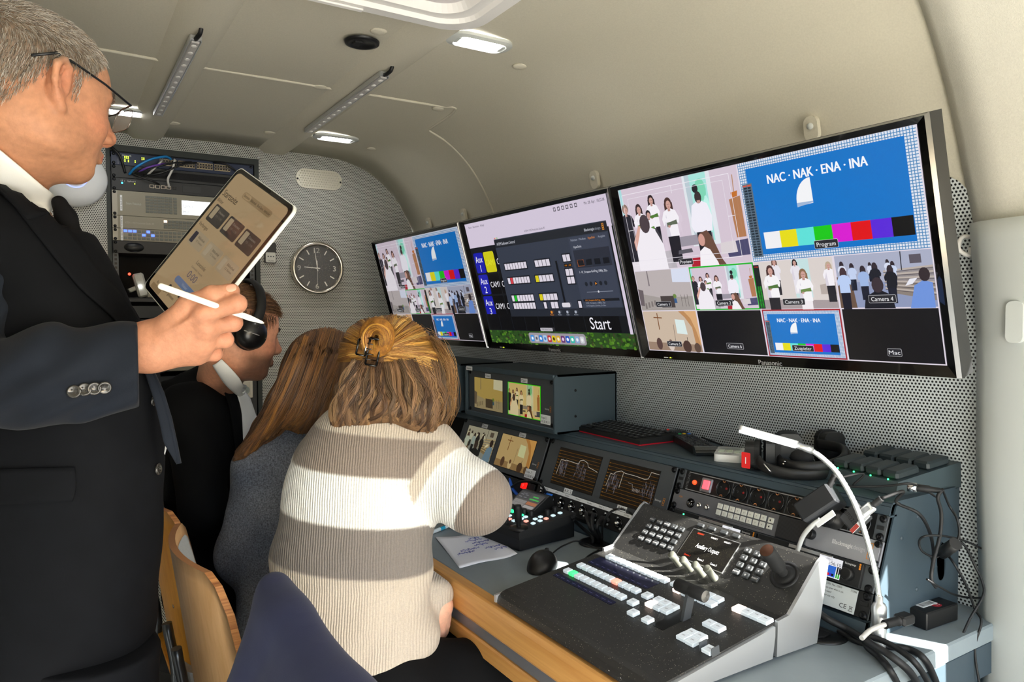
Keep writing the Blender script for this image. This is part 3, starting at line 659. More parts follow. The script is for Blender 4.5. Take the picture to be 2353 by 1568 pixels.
    for k in range(3): p.text(('1-01_Vorspann-Gvl-Pwg_1080p', '2-02_Vorspann_1080p_25p', '3-Vorspann_Kirche_Fr.film')[k], 13.2, 3.0-k*.17, .1, 'e08a2a' if k == 0 else '9aa0b0', wid=1.8)
    def keys(x, y, n, on=None, c=None, w=.34):
        R_(x-.08, y-.08, x+n*w+.04, y+.5, '1d2028'); p.up()
        for k in range(n): R_(x+k*w, y, x+k*w+w-.05, y+.42, c if k == on else 'd9d2de')
    keys(4.2, 5.35, 8); keys(4.2, 4.35, 8, 1, 'd04048'); keys(4.2, 3.1, 8, 1, '22b828'); keys(4.2, 2.45-.0+.0, 8) if 0 else keys(4.2, 2.6-.05, 8) 
    keys(7.9, 5.35, 4, w=.42); keys(7.6, 4.35, 5, 0, 'd6c81e', w=.4); keys(7.6, 3.1, 5, 0, 'd6c81e', w=.4); keys(7.9, 2.55, 1); keys(8.7, 2.55, 2, w=.4); keys(11.0, 5.5, 2, w=.38); keys(11.0, 4.6, 2, w=.38); keys(11.0, 4.1, 2, w=.38); keys(11.6, 2.55, 1)
    R_(10.15, 2.6, 10.35, 5.6, '14161c'); p.up(); p.rrect(9.9, 2.6, 10.75, 2.9, .1, 'd8d4dc')
    p.up(); R_(11.0, 5.15, 11.35, 5.35, '14100c'); R_(11.4, 5.15, 11.75, 5.35, '14100c'); p.up(); p.text('1:00', 11.17, 5.25, .1, 'e08a2a'); p.text('1:00', 11.57, 5.25, .1, 'e08a2a')
    for k in range(4): p.text(('Mischer', 'Medien', 'Audio', 'Kamera')[k], 8.6+k*.85, 2.12, .09, 'e08a2a' if k == 0 else 'a8aebc'); p.rrect(8.5+k*.85, 2.2, 8.7+k*.85, 2.38, .04, 'e08a2a' if k == 0 else 'a8aebc')
    # dock
    p.up(); p.rrect(5.3, .12, 11.6, .86, .2, '9a949c'); p.up()
    for k, c in enumerate(('3f8fd8', 'b8bcc8', '2f7fd0', 'a8c8e8', 'b83038', 'd8c020', 'd8a830', '6a3a70', '2858b8', '38b8a8', '8aa8d0', 'c8ccd0')): p.rrect(5.5+k*.5, .24, 5.92+k*.5, .7, .1, c)
    p.up()
    for k, c in enumerate(('e8f0f8', '5a5a66', 'e8ecf2', '4a7cc0', 'f0e0e0', '4a3a10', 'f0e8c8', 'e0c8e8', 'e8f0ff', 'f0fff8', 'e8e8f0', 'e8e8ea')): p.ell(5.71+k*.5, .47, .12, .12, c, 8)
    p.rrect(6.9, 1.0, 8.3, 1.22, .06, 'b8b4bc'); p.up(); p.text('ATEM Software Control', 7.6, 1.11, .1, '3c3842', wid=1.1)
    p.build('desktop_picture', scr)
# ------------------------------------------------------------------ the three wall monitors
ma, mt_ = RAD(-.6635), RAD(15.0812)
md = Vector((math.sin(ma), math.cos(ma), 0)); mn_ = Vector((-math.cos(ma), math.sin(ma), 0)); mup = Vector((0, 0, 1))*math.cos(mt_) + mn_*math.sin(mt_)
MW = .64641; mk = MW/16
mon_edge = mat('bright_bevel', '8f9092', .25, metal=1)
def monitor(ys, label, fill, dots):
    M = FR(Vector((1.15572, 0, 1.21142)) + md*ys, -md, mup); t = thing('wall_monitor', label, 'monitor', M, 'three monitors over the desk')
    x0, x1, y0, y1 = -.50*mk, 16.46*mk, -.50*mk, 9.33*mk
    mb = MB(); O = [(x0, y0), (x1, y0), (x1, y1), (x0, y1)]; I = [(0, 0), (MW, 0), (MW, 9*mk), (0, 9*mk)]; B2 = [(x0+.0035, y0+.0035), (x1-.0035, y0+.0035), (x1-.0035, y1-.0035), (x0+.0035, y1-.0035)]
    for k in range(4):
        q = (k+1) % 4; mb.add([(*B2[k], .007), (*B2[q], .007), (*I[q], .0), (*I[k], .0)], [(0, 1, 2, 3)])
    mb.build('bezel', blk_g, t)
    mb = MB()
    for k in range(4):
        q = (k+1) % 4; mb.add([(*O[k], -.003), (*O[q], -.003), (*B2[q], .0072), (*B2[k], .0072)], [(0, 1, 2, 3)])
    mb.build('bevelled_edge', mon_edge, t)
    mb = MB(); mb.prism([(x0, y0), (x1, y0), (x1, y1), (x0, y1)], -.035, -.002); mb.prism([(x0+.05, y0+.03), (x1-.05, y0+.03), (x1-.05, y1-.06), (x0+.05, y1-.06)], -.062, -.035)
    mb.build('rear_housing', blk, t)
    s = MB().rect(0, 0, MW, 9*mk, .0003).build('screen', mat('dark_glass', '08080a', .12, coat=.3), t); fill(s, MW)
    MB().text('Panasonic', MW/2+.005, y0*.5, .0095, .0076, wid=.052, bold=.0002).build('lettering', mat('grey_letters', 'a8a8aa', .4), t)
    MB().box((.055, y0*.62, .0072), (.012, .0012, .001)).build('status_mark', ink_w, t); MB().ball((.068, y0*.62, .0074), .0012, 8, 6).build('status_light', yel_led, t)
    # bracket back to the wall
    c = M @ Vector((MW/2, 4.5*mk, -.06)); wx = wall_x(c.z); mb = MB(); mi_ = M.inverted()
    A = Vector((wx-.004, c.y, c.z))
    mb.box((MW/2, 4.5*mk, -.066), (.3, .2, .01), .002)
    for dz in (-.06, .06): mb.tube([mi_ @ (c+Vector((-.005, 0, dz))), mi_ @ (A+Vector((0, 0, dz)))], .014, 8)
    mb.build('mounting_bracket', blk_m, t)
    return t
monitor(1.23268, 'wall monitor nearest the pillar, largest blue test card in its picture grid', lambda s, W: multiview(s, W), 1)
monitor(1.91996, 'middle wall monitor showing a computer desktop and control window', desktop, 1)
monitor(2.61166, 'wall monitor nearest the clock, its picture grid partly behind blond hair', lambda s, W: multiview(s, W, scr_dim), 1)
# ------------------------------------------------------------------ equipment rack in the bulkhead
BF = FR((0, YB, 0), (1, 0, 0), (0, 0, 1)); U1 = .04445; RW = .4826; RL, RT = .1812, 1.876
rack = thing('equipment_rack', 'dark grey framed equipment rack let into the bulkhead', 'rack', BF)
mb = MB(); o = [(RX0, RZ0), (RX1, RZ0), (RX1, RZ1), (RX0, RZ1)]; i = [(RL-.004, RZ0+.03), (RL+RW+.004, RZ0+.03), (RL+RW+.004, RT+.004), (RL-.004, RT+.004)]
for k in range(4):
    q = (k+1) % 4; mb.add([(*o[k], .006), (*o[q], .006), (*i[q], .006), (*i[k], .006)], [(0, 1, 2, 3)])
    mb.add([(*o[k], -.004), (*o[q], -.004), (*o[q], .006), (*o[k], .006)], [(0, 1, 2, 3)]); mb.add([(*i[k], .006), (*i[q], .006), (*i[q], -.01), (*i[k], -.01)], [(0, 1, 2, 3)])
mb.build('frame', mat('rack_frame_grey', '2e3432', .6), rack)
mb = MB(); mb.box((RL+RW/2, (RZ0+RZ1)/2, -.36), (RW+.03, RZ1-RZ0, .01)); 
for x in (RL-.008, RL+RW+.008): mb.box((x, (RZ0+RZ1)/2, -.18), (.01, RZ1-RZ0, .36))
for z in (RZ0, RZ1-.02): mb.box((RL+RW/2, z, -.18), (RW+.03, .01, .36))
mb.build('case', blk_m, rack)
for x in (RL+.008, RL+RW-.008):
    mb = MB(); mb.box((x, (RZ0+RT)/2, -.008), (.018, RT-RZ0-.03, .003)); mb.build('rail', gunmetal, rack)
    mb = MB()
    for k in range(75): mb.box((x, RT-.007-k*.0148-(0), -.0062), (.008, .008, .001))
    mb.build('rail_holes', blk, rack, kind='stuff')
def screws(t, spots, r=.0055, h=.004, m=screw_m):
    for x, y in spots:
        MB().lathe([(0, h), (r*.5, h), (r*.9, h*.75), (r, 0)], 12).build('screw', m, t, M=Matrix.Translation((x, y, .0)))
def unit(row, n, name, label, cat, m, half=0, ear=None, sc=(1, 1)):
    M = FR((RL, YB-.001, RT-row*U1), (1, 0, 0), (0, 0, 1)); t = thing(name, label, cat, M, None); h = n*U1-.0006
    MB().box((RW/2, -h/2, -.0015), (RW, h, .005), .001).build('front_panel', m, t)
    MB().box((RW/2, -h/2, -.10), (RW-.04, h-.004, .19)).build('chassis', blk_m, t)
    if ear:
        for x in (.0085, RW-.0085): MB().box((x, -h/2, .0012), (.017, h-.001, .0016), .0004).build('rack_ear', ear, t)
    ys = [-.00635, -h+.00635]
    screws(t, [(x, y) for x in (.008, RW-.008) for y in ys]); 
    for c in t.children:
        if c.name.startswith('screw'): c.location.z += .002
    return t
ear_m = mat('rack_ear_grey', '9d9a90', .45, metal=.4); olive = mat('olive_grey_front', '8b8779', .5, metal=.2); dk = mat('dark_unit_front', '26282a', .5); dkb = mat('navy_unit_front', '1d2a46', .45)
W3 = .0013
t = unit(0, 1, 'network_switch', 'navy blue network switch at the top of the rack', 'network switch', dkb)
MB().text('NETGEAR', .05, -.009, .0055, .002, wid=.028, bold=.0002).rect(.022, -.041, .0225, -.003, .0015).build('lettering', ink_w, t)
for k, (x, y) in enumerate([(.0435, -.013), (.0435, -.018), (.049, -.018), (.0545, -.013), (.0545, -.018), (.049, -.013), (.0435, -.025), (.0435, -.030), (.0545, -.025), (.0545, -.030), (.0365, -.028), (.076, -.025), (.076, -.030), (.098, -.012), (.098, -.018), (.104, -.012), (.104, -.017)]): MB().box((x, y, .0015), (.003, .003, .001), .0004).build('port_light', yel_led, t)
MB().box((.104, -.028, .0015), (.004, .006, .001), .0004).build('fault_light', amber_led, t)
for b in range(4):
    for k in range(6):
        for r in range(2):
            j = MB(); x = .160+b*.062+k*.0095-(.004*0); y = -.014-r*.013
            j.box((x, y, .002), (.0088, .0105, .003), .0004); j.box((x, y+(.001 if r else -.001), .0036), (.0066, .0066, .0004), 0, 1); j.build('network_port', [mat('port_metal', 'b9a98c', .4, metal=.7) if b+k+r == 0 else bpy.data.materials['port_metal'], blk], t)
t = unit(1, 1, 'brush_panel', 'black cable entry panel with a bristle strip', 'rack panel', dk)
mb = MB(); mb.box((.27, -.022, .0012), (.40, .026, .001)); mb.build('slot', blk_m, t)
mb = MB()
for k in range(330):
    x = .075+k*.0012; mb.box((x, -.0215+rng.uniform(-.001, .001), .003+rng.uniform(0, .002)), (.0008, .022, .0008), 0, 0, Matrix.Rotation(rng.uniform(-.1, .1), 3, 'Z'))
mb.build('bristles', mat('bristle_black', '232326', .8), t, kind='stuff')
t = unit(2, 1, 'router', 'dark router with four metal framed ports, blue light', 'router', dk)
MB().text('EdgeRouter X', .063, -.010, .005, .0015, wid=.026).text('LT  |', .035, -.010, .005, .0015, wid=.012).build('lettering', ink_w, t)
MB().ball((.033, -.018, .001), .003, 10, 6).build('power_light', mat('sky_blue_light', '40c0ff', .4, emit='30b4ff', est=4), t); MB().ball((.073, -.018, .001), .0018, 8, 6).build('status_light', yel_led, t)
for k in range(4):
    j = MB(); j.box((.128+k*.0185, -.022, .002), (.015, .012, .003), .0006); j.box((.128+k*.0185, -.022, .0036), (.0115, .009, .0006), 0, 1); j.build('network_port', [mat('port_bright', 'e8dccb', .3, metal=.6) if k == 0 else bpy.data.materials['port_bright'], blk], t)
MB().box((.203, -.0225, .0015), (.011, .010, .002), .0008).build('button', blk, t); MB().box((.262, -.0225, .0012), (.064, .024, .0008), .0003).build('cover_plate', mat('cover_grey', '2f3133', .5), t)
def label_strip(t, h, txt='10.160.40'):
    MB().box((.0285, -h/2, .0025), (.007, h*.62 if h > .05 else h*.96, .0012), .0003).build('label_strip', label_m, t)
    MB().text(txt, .0285, -h/2, .004, .0033, wid=min(.04, h*.8), rot=PI/2).build('label_lettering', ink_k, t)
btn_m = mat('dim_rubber_button', '6e716c', .6); btn_b = mat('blue_lit_button', '5a78ff', .5, emit='4a68ff', est=1.4); btn_w = mat('warm_lit_button', 'ffe0c8', .5, emit='ffd9bf', est=1.1)
t = unit(3, 2, 'video_router', 'olive grey video router with a six row button grid and bright display', 'video router', olive, ear=ear_m)
label_strip(t, 2*U1); MB().text('Smart Videohub', .068, -.044, .0085, .0015, wid=.048).build('lettering', mat('grey_ink', 'b9b7ad', .6), t)
for r in range(6):
    for c in range(8): MB().box((.112+c*.0128+(.002 if c == 7 else 0), -.0165-r*.0105, .0022), (.0112, .0082, .002), .0006).build('button', btn_m, t)
s = MB().box((.275, -.046, .0018), (.098, .052, .001), .0003).build('display', mat('white_display', 'f4f6fa', .4, emit='eef2fa', est=.9), t)
MB().text('SDI In 1', .246, -.040, .0105, .0028, wid=.034).text('Misc', .240, -.062, .0105, .0028, wid=.019).text('Source', .236, -.026, .004, .0028).text('Destination', .238, -.051, .004, .0028).build('lettering', ink_k, s)
t = unit(5, 1, 'production_switcher', 'grey production switcher with one warm white button lit', 'video switcher', olive, ear=ear_m)
label_strip(t, U1); MB().text('ATEM 1 M/E Production Studio 4K', .086, -.0235, .0068, .0015, wid=.094).build('lettering', mat('pale_ink', 'b3a99a', .6), t)
for r in range(3):
    for c in range(8): MB().box((.170+c*.0128, -.012-r*.0105, .0022), (.0112, .0085, .002), .0006).build('button', btn_w if (r, c) == (0, 0) else btn_m, t)
t = unit(6, 1, 'button_panel', 'grey rack button panel with some keys glowing blue', 'control panel', olive, ear=ear_m)
label_strip(t, U1); lit = {(0, 0), (0, 1), (0, 2), (0, 5), (1, 4), (1, 6)}
for r in range(3):
    for c in range(14):
        if (r, c) == (1, 0): continue
        MB().box((.040+c*.0146, -.009-r*.0125, .0022), (.0112, .0085, .002), .0006).build('button', btn_b if (r, c) in lit else btn_m, t)
t = unit(7, 1, 'sliding_tray', 'black rack drawer with a lens shaped finger recess', 'rack drawer', dk)
mb = MB(); mb.lathe([(0, .010), (.012, .009), (.020, .005), (.024, .0)], 20); o = mb.build('finger_pull', blk, t, M=Matrix.Translation((.066, -.022, .001)) @ Matrix.Diagonal((1.35, .72, 1, 1)))
shelf = thing('rack_shelf', 'black shelf in the open bay of the rack', 'shelf', FR((RL, YB, RT-11.55*U1), (1, 0, 0), (0, 0, 1)))
MB().box((RW/2, 0, -.14), (RW-.036, .004, .28)).build('tray', blk_m, shelf); MB().box((RW/2, -.006, -.002), (RW-.036, .016, .003)).build('front_lip', dk, shelf)
for x in (.008, RW-.008): MB().box((x, .02, .002), (.016, .06, .002), .0005).build('bracket', olive, shelf)
Zs = RT-11.55*U1+.002
g = tag(MB().box((0, .03, 0), (.03, .06, .016), .003).build('white_adapter', mat('dull_white', 'a9aba2', .5)), 'white plug-in adapter leaning in the open rack bay', 'power adapter'); g.matrix_world = Matrix.Translation((RL+.065, YB+.05, Zs+.031)) @ Matrix.Rotation(RAD(-25), 4, 'Y')
g2 = thing('charger', 'white charger with a small bright light in the open rack bay', 'charger', Matrix.Translation((RL+.10, YB+.035, Zs+.002)) @ Matrix.Rotation(RAD(-14), 4, 'Y'))
MB().box((0, .02, .045), (.036, .04, .088), .006).build('body', mat('dull_white2', 'b4b6b0', .45), g2); MB().ball((-.004, -.001, .04), .0035, 8, 6).build('status_light', white_em, g2)
g = thing('intercom_box', 'small grey box with a round jack on the rack shelf', 'junction box', (RL+.115, YB+.012, Zs+.0)); g.rotation_euler = (0, 0, 0)
MB().box((.03, .04, .012), (.07, .05, .024), .002).build('body', olive, g); MB().lathe([(.006, .002), (.006, 0), (.009, -.002), (.009, 0.004)], 14, ax=Matrix(((1, 0, 0), (0, 0, -1), (0, 1, 0)))).build('jack', blk, g, M=Matrix.Translation((.014, .0125, .012)))
MB().ball((0, 0, 0), .005, 10, 6).build('neon_light', red_led, g, M=Matrix.Translation((-.062, .03, .085)))
t = unit(12.2, 1, 'recorder', 'dark rack recorder with a small grey mode switch block', 'audio recorder', dk)
MB().box((.036, -.02, .0022), (.045, .036, .002), .0006).build('switch_block', olive, t); MB().text('TASCAM', .036, -.007, .006, .0036, wid=.03).build('lettering', ink_w, t); MB().box((.034, -.021, .004), (.018, .012, .003), .001).build('power_switch', blk, t)
t = unit(13.3, 1, 'lower_recorder', 'black slotted rack unit below the recorder', 'rack unit', dk)
for k in range(3): MB().box((RW/2, -.01-k*.012, .0022), (RW-.06, .006, .002), .0006).build('rib', mat('olive_rib', '4c4d40', .5) if k == 0 else bpy.data.materials['olive_rib'], t)
t = unit(14.6, 3, 'patch_panel', 'grey patch panel low in the rack behind the standing man', 'patch panel', olive, ear=ear_m)
t = unit(18, 4, 'mains_unit', 'black power panel with a cream wall socket behind the seated man', 'power panel', dk)
ux, uz = uv(BF, 562, 893); MB().box((ux-RL, uz-(RT-18*U1), .004), (.058, .074, .008), .002).build('socket_plate', mat('cream_plate', 'd6d2c4', .45), t)
MB().box((ux-RL, uz-(RT-18*U1), .0085), (.038, .05, .003), .001).build('socket_insert', mat('cream_insert', 'c9c5b6', .4), t); MB().lathe([(0, .002), (.012, .003), (.016, .006)], 16).build('clear_cover', mat('clear_plastic', 'd8e4e0', .1, trans=.6), t, M=Matrix.Translation((ux-RL, uz-(RT-18*U1)-.006, .010)))
t = unit(23, 6, 'blanking_unit', 'plain black blanking panel at the bottom of the rack', 'rack panel', dk)
# cables across the rack front
def bcable(label, col, pts, r=.0035, name='network_cable'):
    P = [BF @ Vector((*uv(BF, x, y, w), w)) for x, y, w in pts]
    cable(name, label, P, r, mat(name+'_'+col, col, .4))
bcable('bright blue network cable looping from the switch into the brush panel', '1a7cc0', [(390, 362, .006), (392, 366, .02), (380, 360, .035), (345, 367, .045), (312, 385, .035), (297, 401, .006)], .0042)
bcable('purple network cable below the blue one on the rack', '6a3fa0', [(382, 377, .006), (370, 378, .03), (340, 385, .04), (315, 398, .006)], .0036)
bcable('white network cable slanting down from the switch', 'c8c6c0', [(374, 366, .006), (368, 374, .03), (352, 390, .03), (337, 404, .006)], .0036)
bcable('white network cable hanging from switch to router port', 'd4d2cc', [(401, 367, .004), (401, 370, .02), (396, 390, .03), (386, 412, .03), (389, 430, .006)], .004)
bcable('black cable from behind the man\'s nose into the brush panel', '141414', [(240, 330, .006), (258, 340, .02), (276, 360, .02), (288, 398, .004)], .0045)
bcable('black network cable running to the right along the rack switch', '1b1b1d', [(310, 400, .004), (340, 390, .03), (390, 376, .03), (440, 372, .004)], .0035)
bcable('black network cable bowed low over the bristles', '1a1a1b', [(330, 404, .006), (370, 398, .03), (420, 378, .03), (452, 374, .004)], .0035)
bcable('thin black cable from brush panel to router plug', '151515', [(300, 398, .006), (325, 408, .02), (350, 416, .02), (366, 424, .006)], .0032)
bcable('black cables bundle end at the right of the switch', '171719', [(490, 374, .004), (515, 376, .03), (535, 388, .03), (545, 396, .01)], .0035)
# ------------------------------------------------------------------ other things on the bulkhead
cxy = uv(BF, 732, 616, .035); M = FR((cxy[0], YB-.001, cxy[1]), (1, 0, 0), (0, 0, 1)); t = thing('wall_clock', 'round silver rimmed wall clock with black dial', 'clock', M); CR = .106
MB().lathe([(CR-.004, 0), (CR, .004), (CR, .030), (CR-.003, .035), (CR-.012, .036), (CR-.016, .030), (CR-.016, .012)], 64).build('rim', mat('brushed_rim', 'cfc8bb', .25, metal=1), t)
MB().lathe([(0, .012), (CR-.015, .012)], 64, smooth=False).build('dial', mat('dial_black', '121211', .5), t)
tw = RAD(0); mb = MB()
for k in range(12):
    a = PI/2-k*PI/6
    if k % 3 == 0:
        mb.text({0: '12', 3: '3', 6: '6', 9: '9'}[k], .072*math.cos(a), .072*math.sin(a), .021, .0135, bold=.0006)
    else:
        c, s_ = math.cos(a), math.sin(a); r0, r1, w = .062, .082, .0022
        mb.poly([(r0*c+w*s_, r0*s_-w*c), (r1*c+w*s_, r1*s_-w*c), (r1*c-w*s_, r1*s_+w*c), (r0*c-w*s_, r0*s_+w*c)], .0135)
mb.build('numerals', mat('clock_white', 'f6f4ea', .5), t)
def hand(a, L, w, z, nm, tail=.012):
    c, s_ = math.cos(a), math.sin(a); mb = MB(); P = [(-tail, -w), (L, -w*.5), (L, w*.5), (-tail, w)]; mb.prism([(x*c-y*s_, x*s_+y*c) for x, y in P], z, z+.0012); mb.build(nm, bpy.data.materials['clock_white'], t)
hand(RAD(176), .052, .0022, .0165, 'hour_hand'); hand(RAD(98), .071, .0018, .018, 'minute_hand'); hand(RAD(-90), .078, .0005, .0195, 'second_hand', .03)
for (x, y), a in (((.0, .048), -5), ((-.036, .008), 60), ((.036, .002), 40)):
    mb = MB()
    for k in range(10): q = RAD(-40+k*29); mb.poly([(x+.017*math.cos(q+e)+.0, y+.017*math.sin(q+e)) for e in (0, .09, .18)] + [(x+.0155*math.cos(q+.09), y+.0155*math.sin(q+.09))], .0131)
    c, s_ = math.cos(RAD(a)), math.sin(RAD(a)); mb.poly([(x-.004*c-.0005*s_, y-.004*s_+.0005*c), (x-.004*c+.0005*s_, y-.004*s_-.0005*c), (x+.013*c, y+.013*s_)], .0133); mb.build('small_dial', mat('small_dial_grey', 'a09c90', .5) if 'small_dial_grey' not in bpy.data.materials else bpy.data.materials['small_dial_grey'], t)
MB().lathe([(0, .0215), (.004, .021), (.004, .012)], 12).build('hub', bpy.data.materials['clock_white'], t)
gl = MB().lathe([(0, .0285), (CR-.016, .0285)], 64, smooth=False).build('glass', mat('clock_glass', 'ffffff', .03, alpha=.10), t)
# oval pressed vent plate
vx, vz = uv(BF, 733, 413); t = thing('oval_vent', 'pale oval vent plate with embossed dots on the bulkhead', 'vent', FR((vx, YB-.001, vz), (1, 0, 0), (0, 0, 1)))
MB().prism(rr(-.094, -.039, .094, .039, .038, 8), 0, .004).build('plate', mat('vent_metal', 'd3cfc0', .4, metal=.3), t)
mb = MB()
for r in range(7):
    for c in range(17):
        x = -.080+c*.010+(.005 if r % 2 else 0); y = -.028+r*.0094
        if abs(x) > .055 and (abs(x)-.055)**2+y*y > .033**2: continue
        mb.ball((x, y, .004), (.003, .003, .0015), 8, 4)
mb.build('embossed_dots', bpy.data.materials['vent_metal'], t, kind='stuff')
for x in (-.088, .088): MB().lathe([(0, .006), (.003, .006), (.004, .004)], 10).build('screw', screw_m, t, M=Matrix.Translation((x, -.004, 0)))
ax_, az_ = uv(BF, 172, 408, .02); t = thing('wireless_access_point', 'round white wireless access point half hidden by the man\'s chin', 'access point', FR((ax_, YB-.001, az_), (1, 0, 0), (0, 0, 1)))
MB().lathe([(.098, 0), (.099, .012), (.094, .024), (.07, .034), (.04, .037), (0, .038)], 48).build('shell', mat('white_shell', 'dfe2e4', .4), t)
MB().lathe([(.034, .0376), (.036, .0382), (.038, .0372)], 40).build('light_ring', mat('violet_ring', '8090ff', .4, emit='8a98ff', est=1.0), t)
tx, tz = uv(BF, 620, 588); t = thing('climate_control', 'small white climate control beside the rack frame', 'thermostat', FR((tx, YB-.001, tz), (1, 0, 0), (0, 0, 1)))
MB().prism(rr(-.022, -.03, .022, .05, .006), 0, .012).build('body', blk, t); MB().prism(rr(-.019, -.027, .019, .012, .005), .012, .015).build('button_plate', mat('offwhite_pl', 'cfd0c8', .5), t); MB().text('TRUMA', 0, -.021, .004, .0153, wid=.024).build('lettering', ink_k, t)
for k in range(3): MB().box((-.010+k*.010, -.004, .0155), (.005, .005, .001), .0003).build('button', gunmetal, t)
for px, py, w_ in ((478, 350, 'above the rack'), (594, 362, 'at the rack corner'), (800, 533, 'right of the clock')): 
    q = uv(BF, px, py); tag(MB().lathe([(0, .003), (.003, .003), (.004, 0)], 10).build('panel_rivet', alu, M=FR((q[0], YB-.001, q[1]), (1, 0, 0), (0, 0, 1))), 'small bright rivet in the bulkhead panel, '+w_, 'rivet', 'bulkhead rivets')
# ------------------------------------------------------------------ desk
DZ = .74; DY0, DY1 = .628, 2.93
desk = thing('desk', 'long grey worktop with beech front edge along the right wall', 'desk', (.70, DY0, 0))
L = DY1-DY0
MB().box((.385, L/2, DZ-.016), (.73, L, .032), .003).build('worktop', worktop_m, desk)
mb = MB(); mb.prism([(0, .7385), (.020, .7395), (.022, .676), (.0, .676), (-.006, .684), (-.007, .725), (-.004, .736)], 0, L, 0, Matrix(((1, 0, 0), (0, 0, 1), (0, 1, 0))), (0, 0, 0))
mb.build('front_edge', beech, desk)
MB().box((.008, L/2, .664), (.012, L, .024), .001).build('metal_strip', mat('strip_grey', '9b9da3', .35, metal=.6), desk)
MB().box((.006, L/2, .634), (.018, L, .034), .003).build('lower_rail', beech, desk)
MB().box((.40, .012, DZ-.062), (.72, .018, .06), .002).build('end_fascia', steel_blue, desk)
for y in (.05, 1.15, 2.2): MB().box((.52, y, .35), (.42, .04, .70), .003).build('leg_panel', steel_blue, desk)
def grommet(px, py, r, nm, rot=0):
    p = at(px, py, z=DZ); t = MB().lathe([(r, 0), (r, .003), (r*.86, .005), (r*.84, .003), (0, .003)], 36).build('cable_grommet', blk, desk, nm, M=Matrix.Translation(p-Vector((.70, DY0, 0)))); return t, p
g1, gp1 = grommet(1888, 1459, .042, 'black cable grommet beside the mixer'); g2_, gp2 = grommet(1370, 1249, .042, 'black cable grommet behind the mixer')
MB().prism([(-.034, -.006), (-.012, -.014), (.006, -.012), (.004, .008), (-.028, .010)], .0032, .006).build('opening', mat('hole_black', '050505', .8), g1)
# ------------------------------------------------------------------ console housing
ka = RAD(-1.1055); kt = RAD(-21.267); KO = Vector((1.2157, 0, .93710)); kd = Vector((math.sin(ka), math.cos(ka), 0)); kn = Vector((-math.cos(ka), math.sin(ka), 0))
kup = Vector((0, 0, 1))*math.cos(kt) + kn*math.sin(kt)
KF = FR(KO, -kd, kup)
def KP(s, t): return FR(KO + kd*s + kup*t, -kd, kup)
def kuv(px, py, w=0): u, v = uv(KF, px, py, w); return -u, v
con = thing('desk_console', 'blue grey steel console housing with sloping equipment bays on the desk', 'console', FR(KO + kd*1.68 - Vector((0, 0, KO.z-DZ)), -kd, Vector((0, 0, 1))))
ci = con.matrix_world.inverted()
S0_, S1_ = .7055, 2.74
def kx(s, X, z): P = KO + kd*s; return ci @ Vector((X, P.y, z))
xw = 1.432
def side(s0, s1, hole=False, nm='end_panel'):
    fb = KO + kup*-.206; ft = KO + kup*.022
    poly = [(fb.x, fb.z), (ft.x, ft.z), (ft.x+.012, ft.z+.006), (xw, ft.z+.006), (xw, DZ+.001), (fb.x, DZ+.001)]
    if hole:
        cx_, cz = 1.372, .835; H = [(cx_+.016*math.cos(a), cz+.036*math.sin(a)) for a in np.linspace(-PI/2+.01, -PI/2-2*PI+.01, 17)]
        poly = poly[:5] + [(cx_, DZ+.001)] + H + [(cx_-.0005, DZ+.001)] + poly[5:]
    A = Matrix(((1, 0, 0), (0, 0, 1), (0, 1, 0))); mb = MB(); ys = (KO+kd*s0).y, (KO+kd*s1).y
    mb.T = ci; mb.prism(poly, ys[0], ys[1], 0, A); return mb.build(nm, steel_blue, con)
side(S0_, S0_+.003, True); side(S1_-.01, S1_)
for s in (1.1885, 1.681, 2.178): side(s-.0045, s+.0005, False, 'divider')
mb = MB(); mb.T = ci
ft = KO + kup*.022; f2 = KO + kup*.0075
def strip_(pts):      # extrude an XZ line along the console
    y0, y1 = (KO+kd*S0_).y, (KO+kd*S1_).y; dx = kd.x*(S1_-S0_)
    for a, b in zip(pts, pts[1:]): mb.add([(a[0]+kd.x*S0_, y0, a[1]), (b[0]+kd.x*S0_, y0, b[1]), (b[0]+kd.x*S1_, y1, b[1]), (a[0]+kd.x*S1_, y1, a[1])], [(0, 1, 2, 3)])
strip_([(f2.x+.02, f2.z), (f2.x, f2.z), (ft.x, ft.z), (ft.x+.003, ft.z+.0045), (ft.x+.012, ft.z+.006), (xw, ft.z+.006)])
o = mb.build('top_cover', steel_blue, con); s = o.modifiers.new('thick', 'SOLIDIFY'); s.thickness = .003; s.offset = 1
mb = MB(); mb.T = ci; fb = KO + kup*-.176; fc = KO + kup*-.206; strip_([(fb.x+.015, fb.z), (fb.x, fb.z), (fc.x, fc.z), (fc.x, DZ+.001)]); mb.build('base_lip', steel_blue, con)
mb = MB(); mb.T = ci; strip_([(1.30, .96), (1.30, DZ+.002)]); mb.build('inner_back', blk_m, con)
CT = ft.z + .006                                            # top of the console
P_ = KO + kd*S0_
for y, z in ((.02, .9), (.07, .93), (.07, .80)): MB().lathe([(0, .002), (.003, .002), (.004, 0)], 10).build('rivet', steel_blue, con, M=ci @ FR((1.22+y, P_.y-.0002, z), (1, 0, 0), (0, 0, 1)))
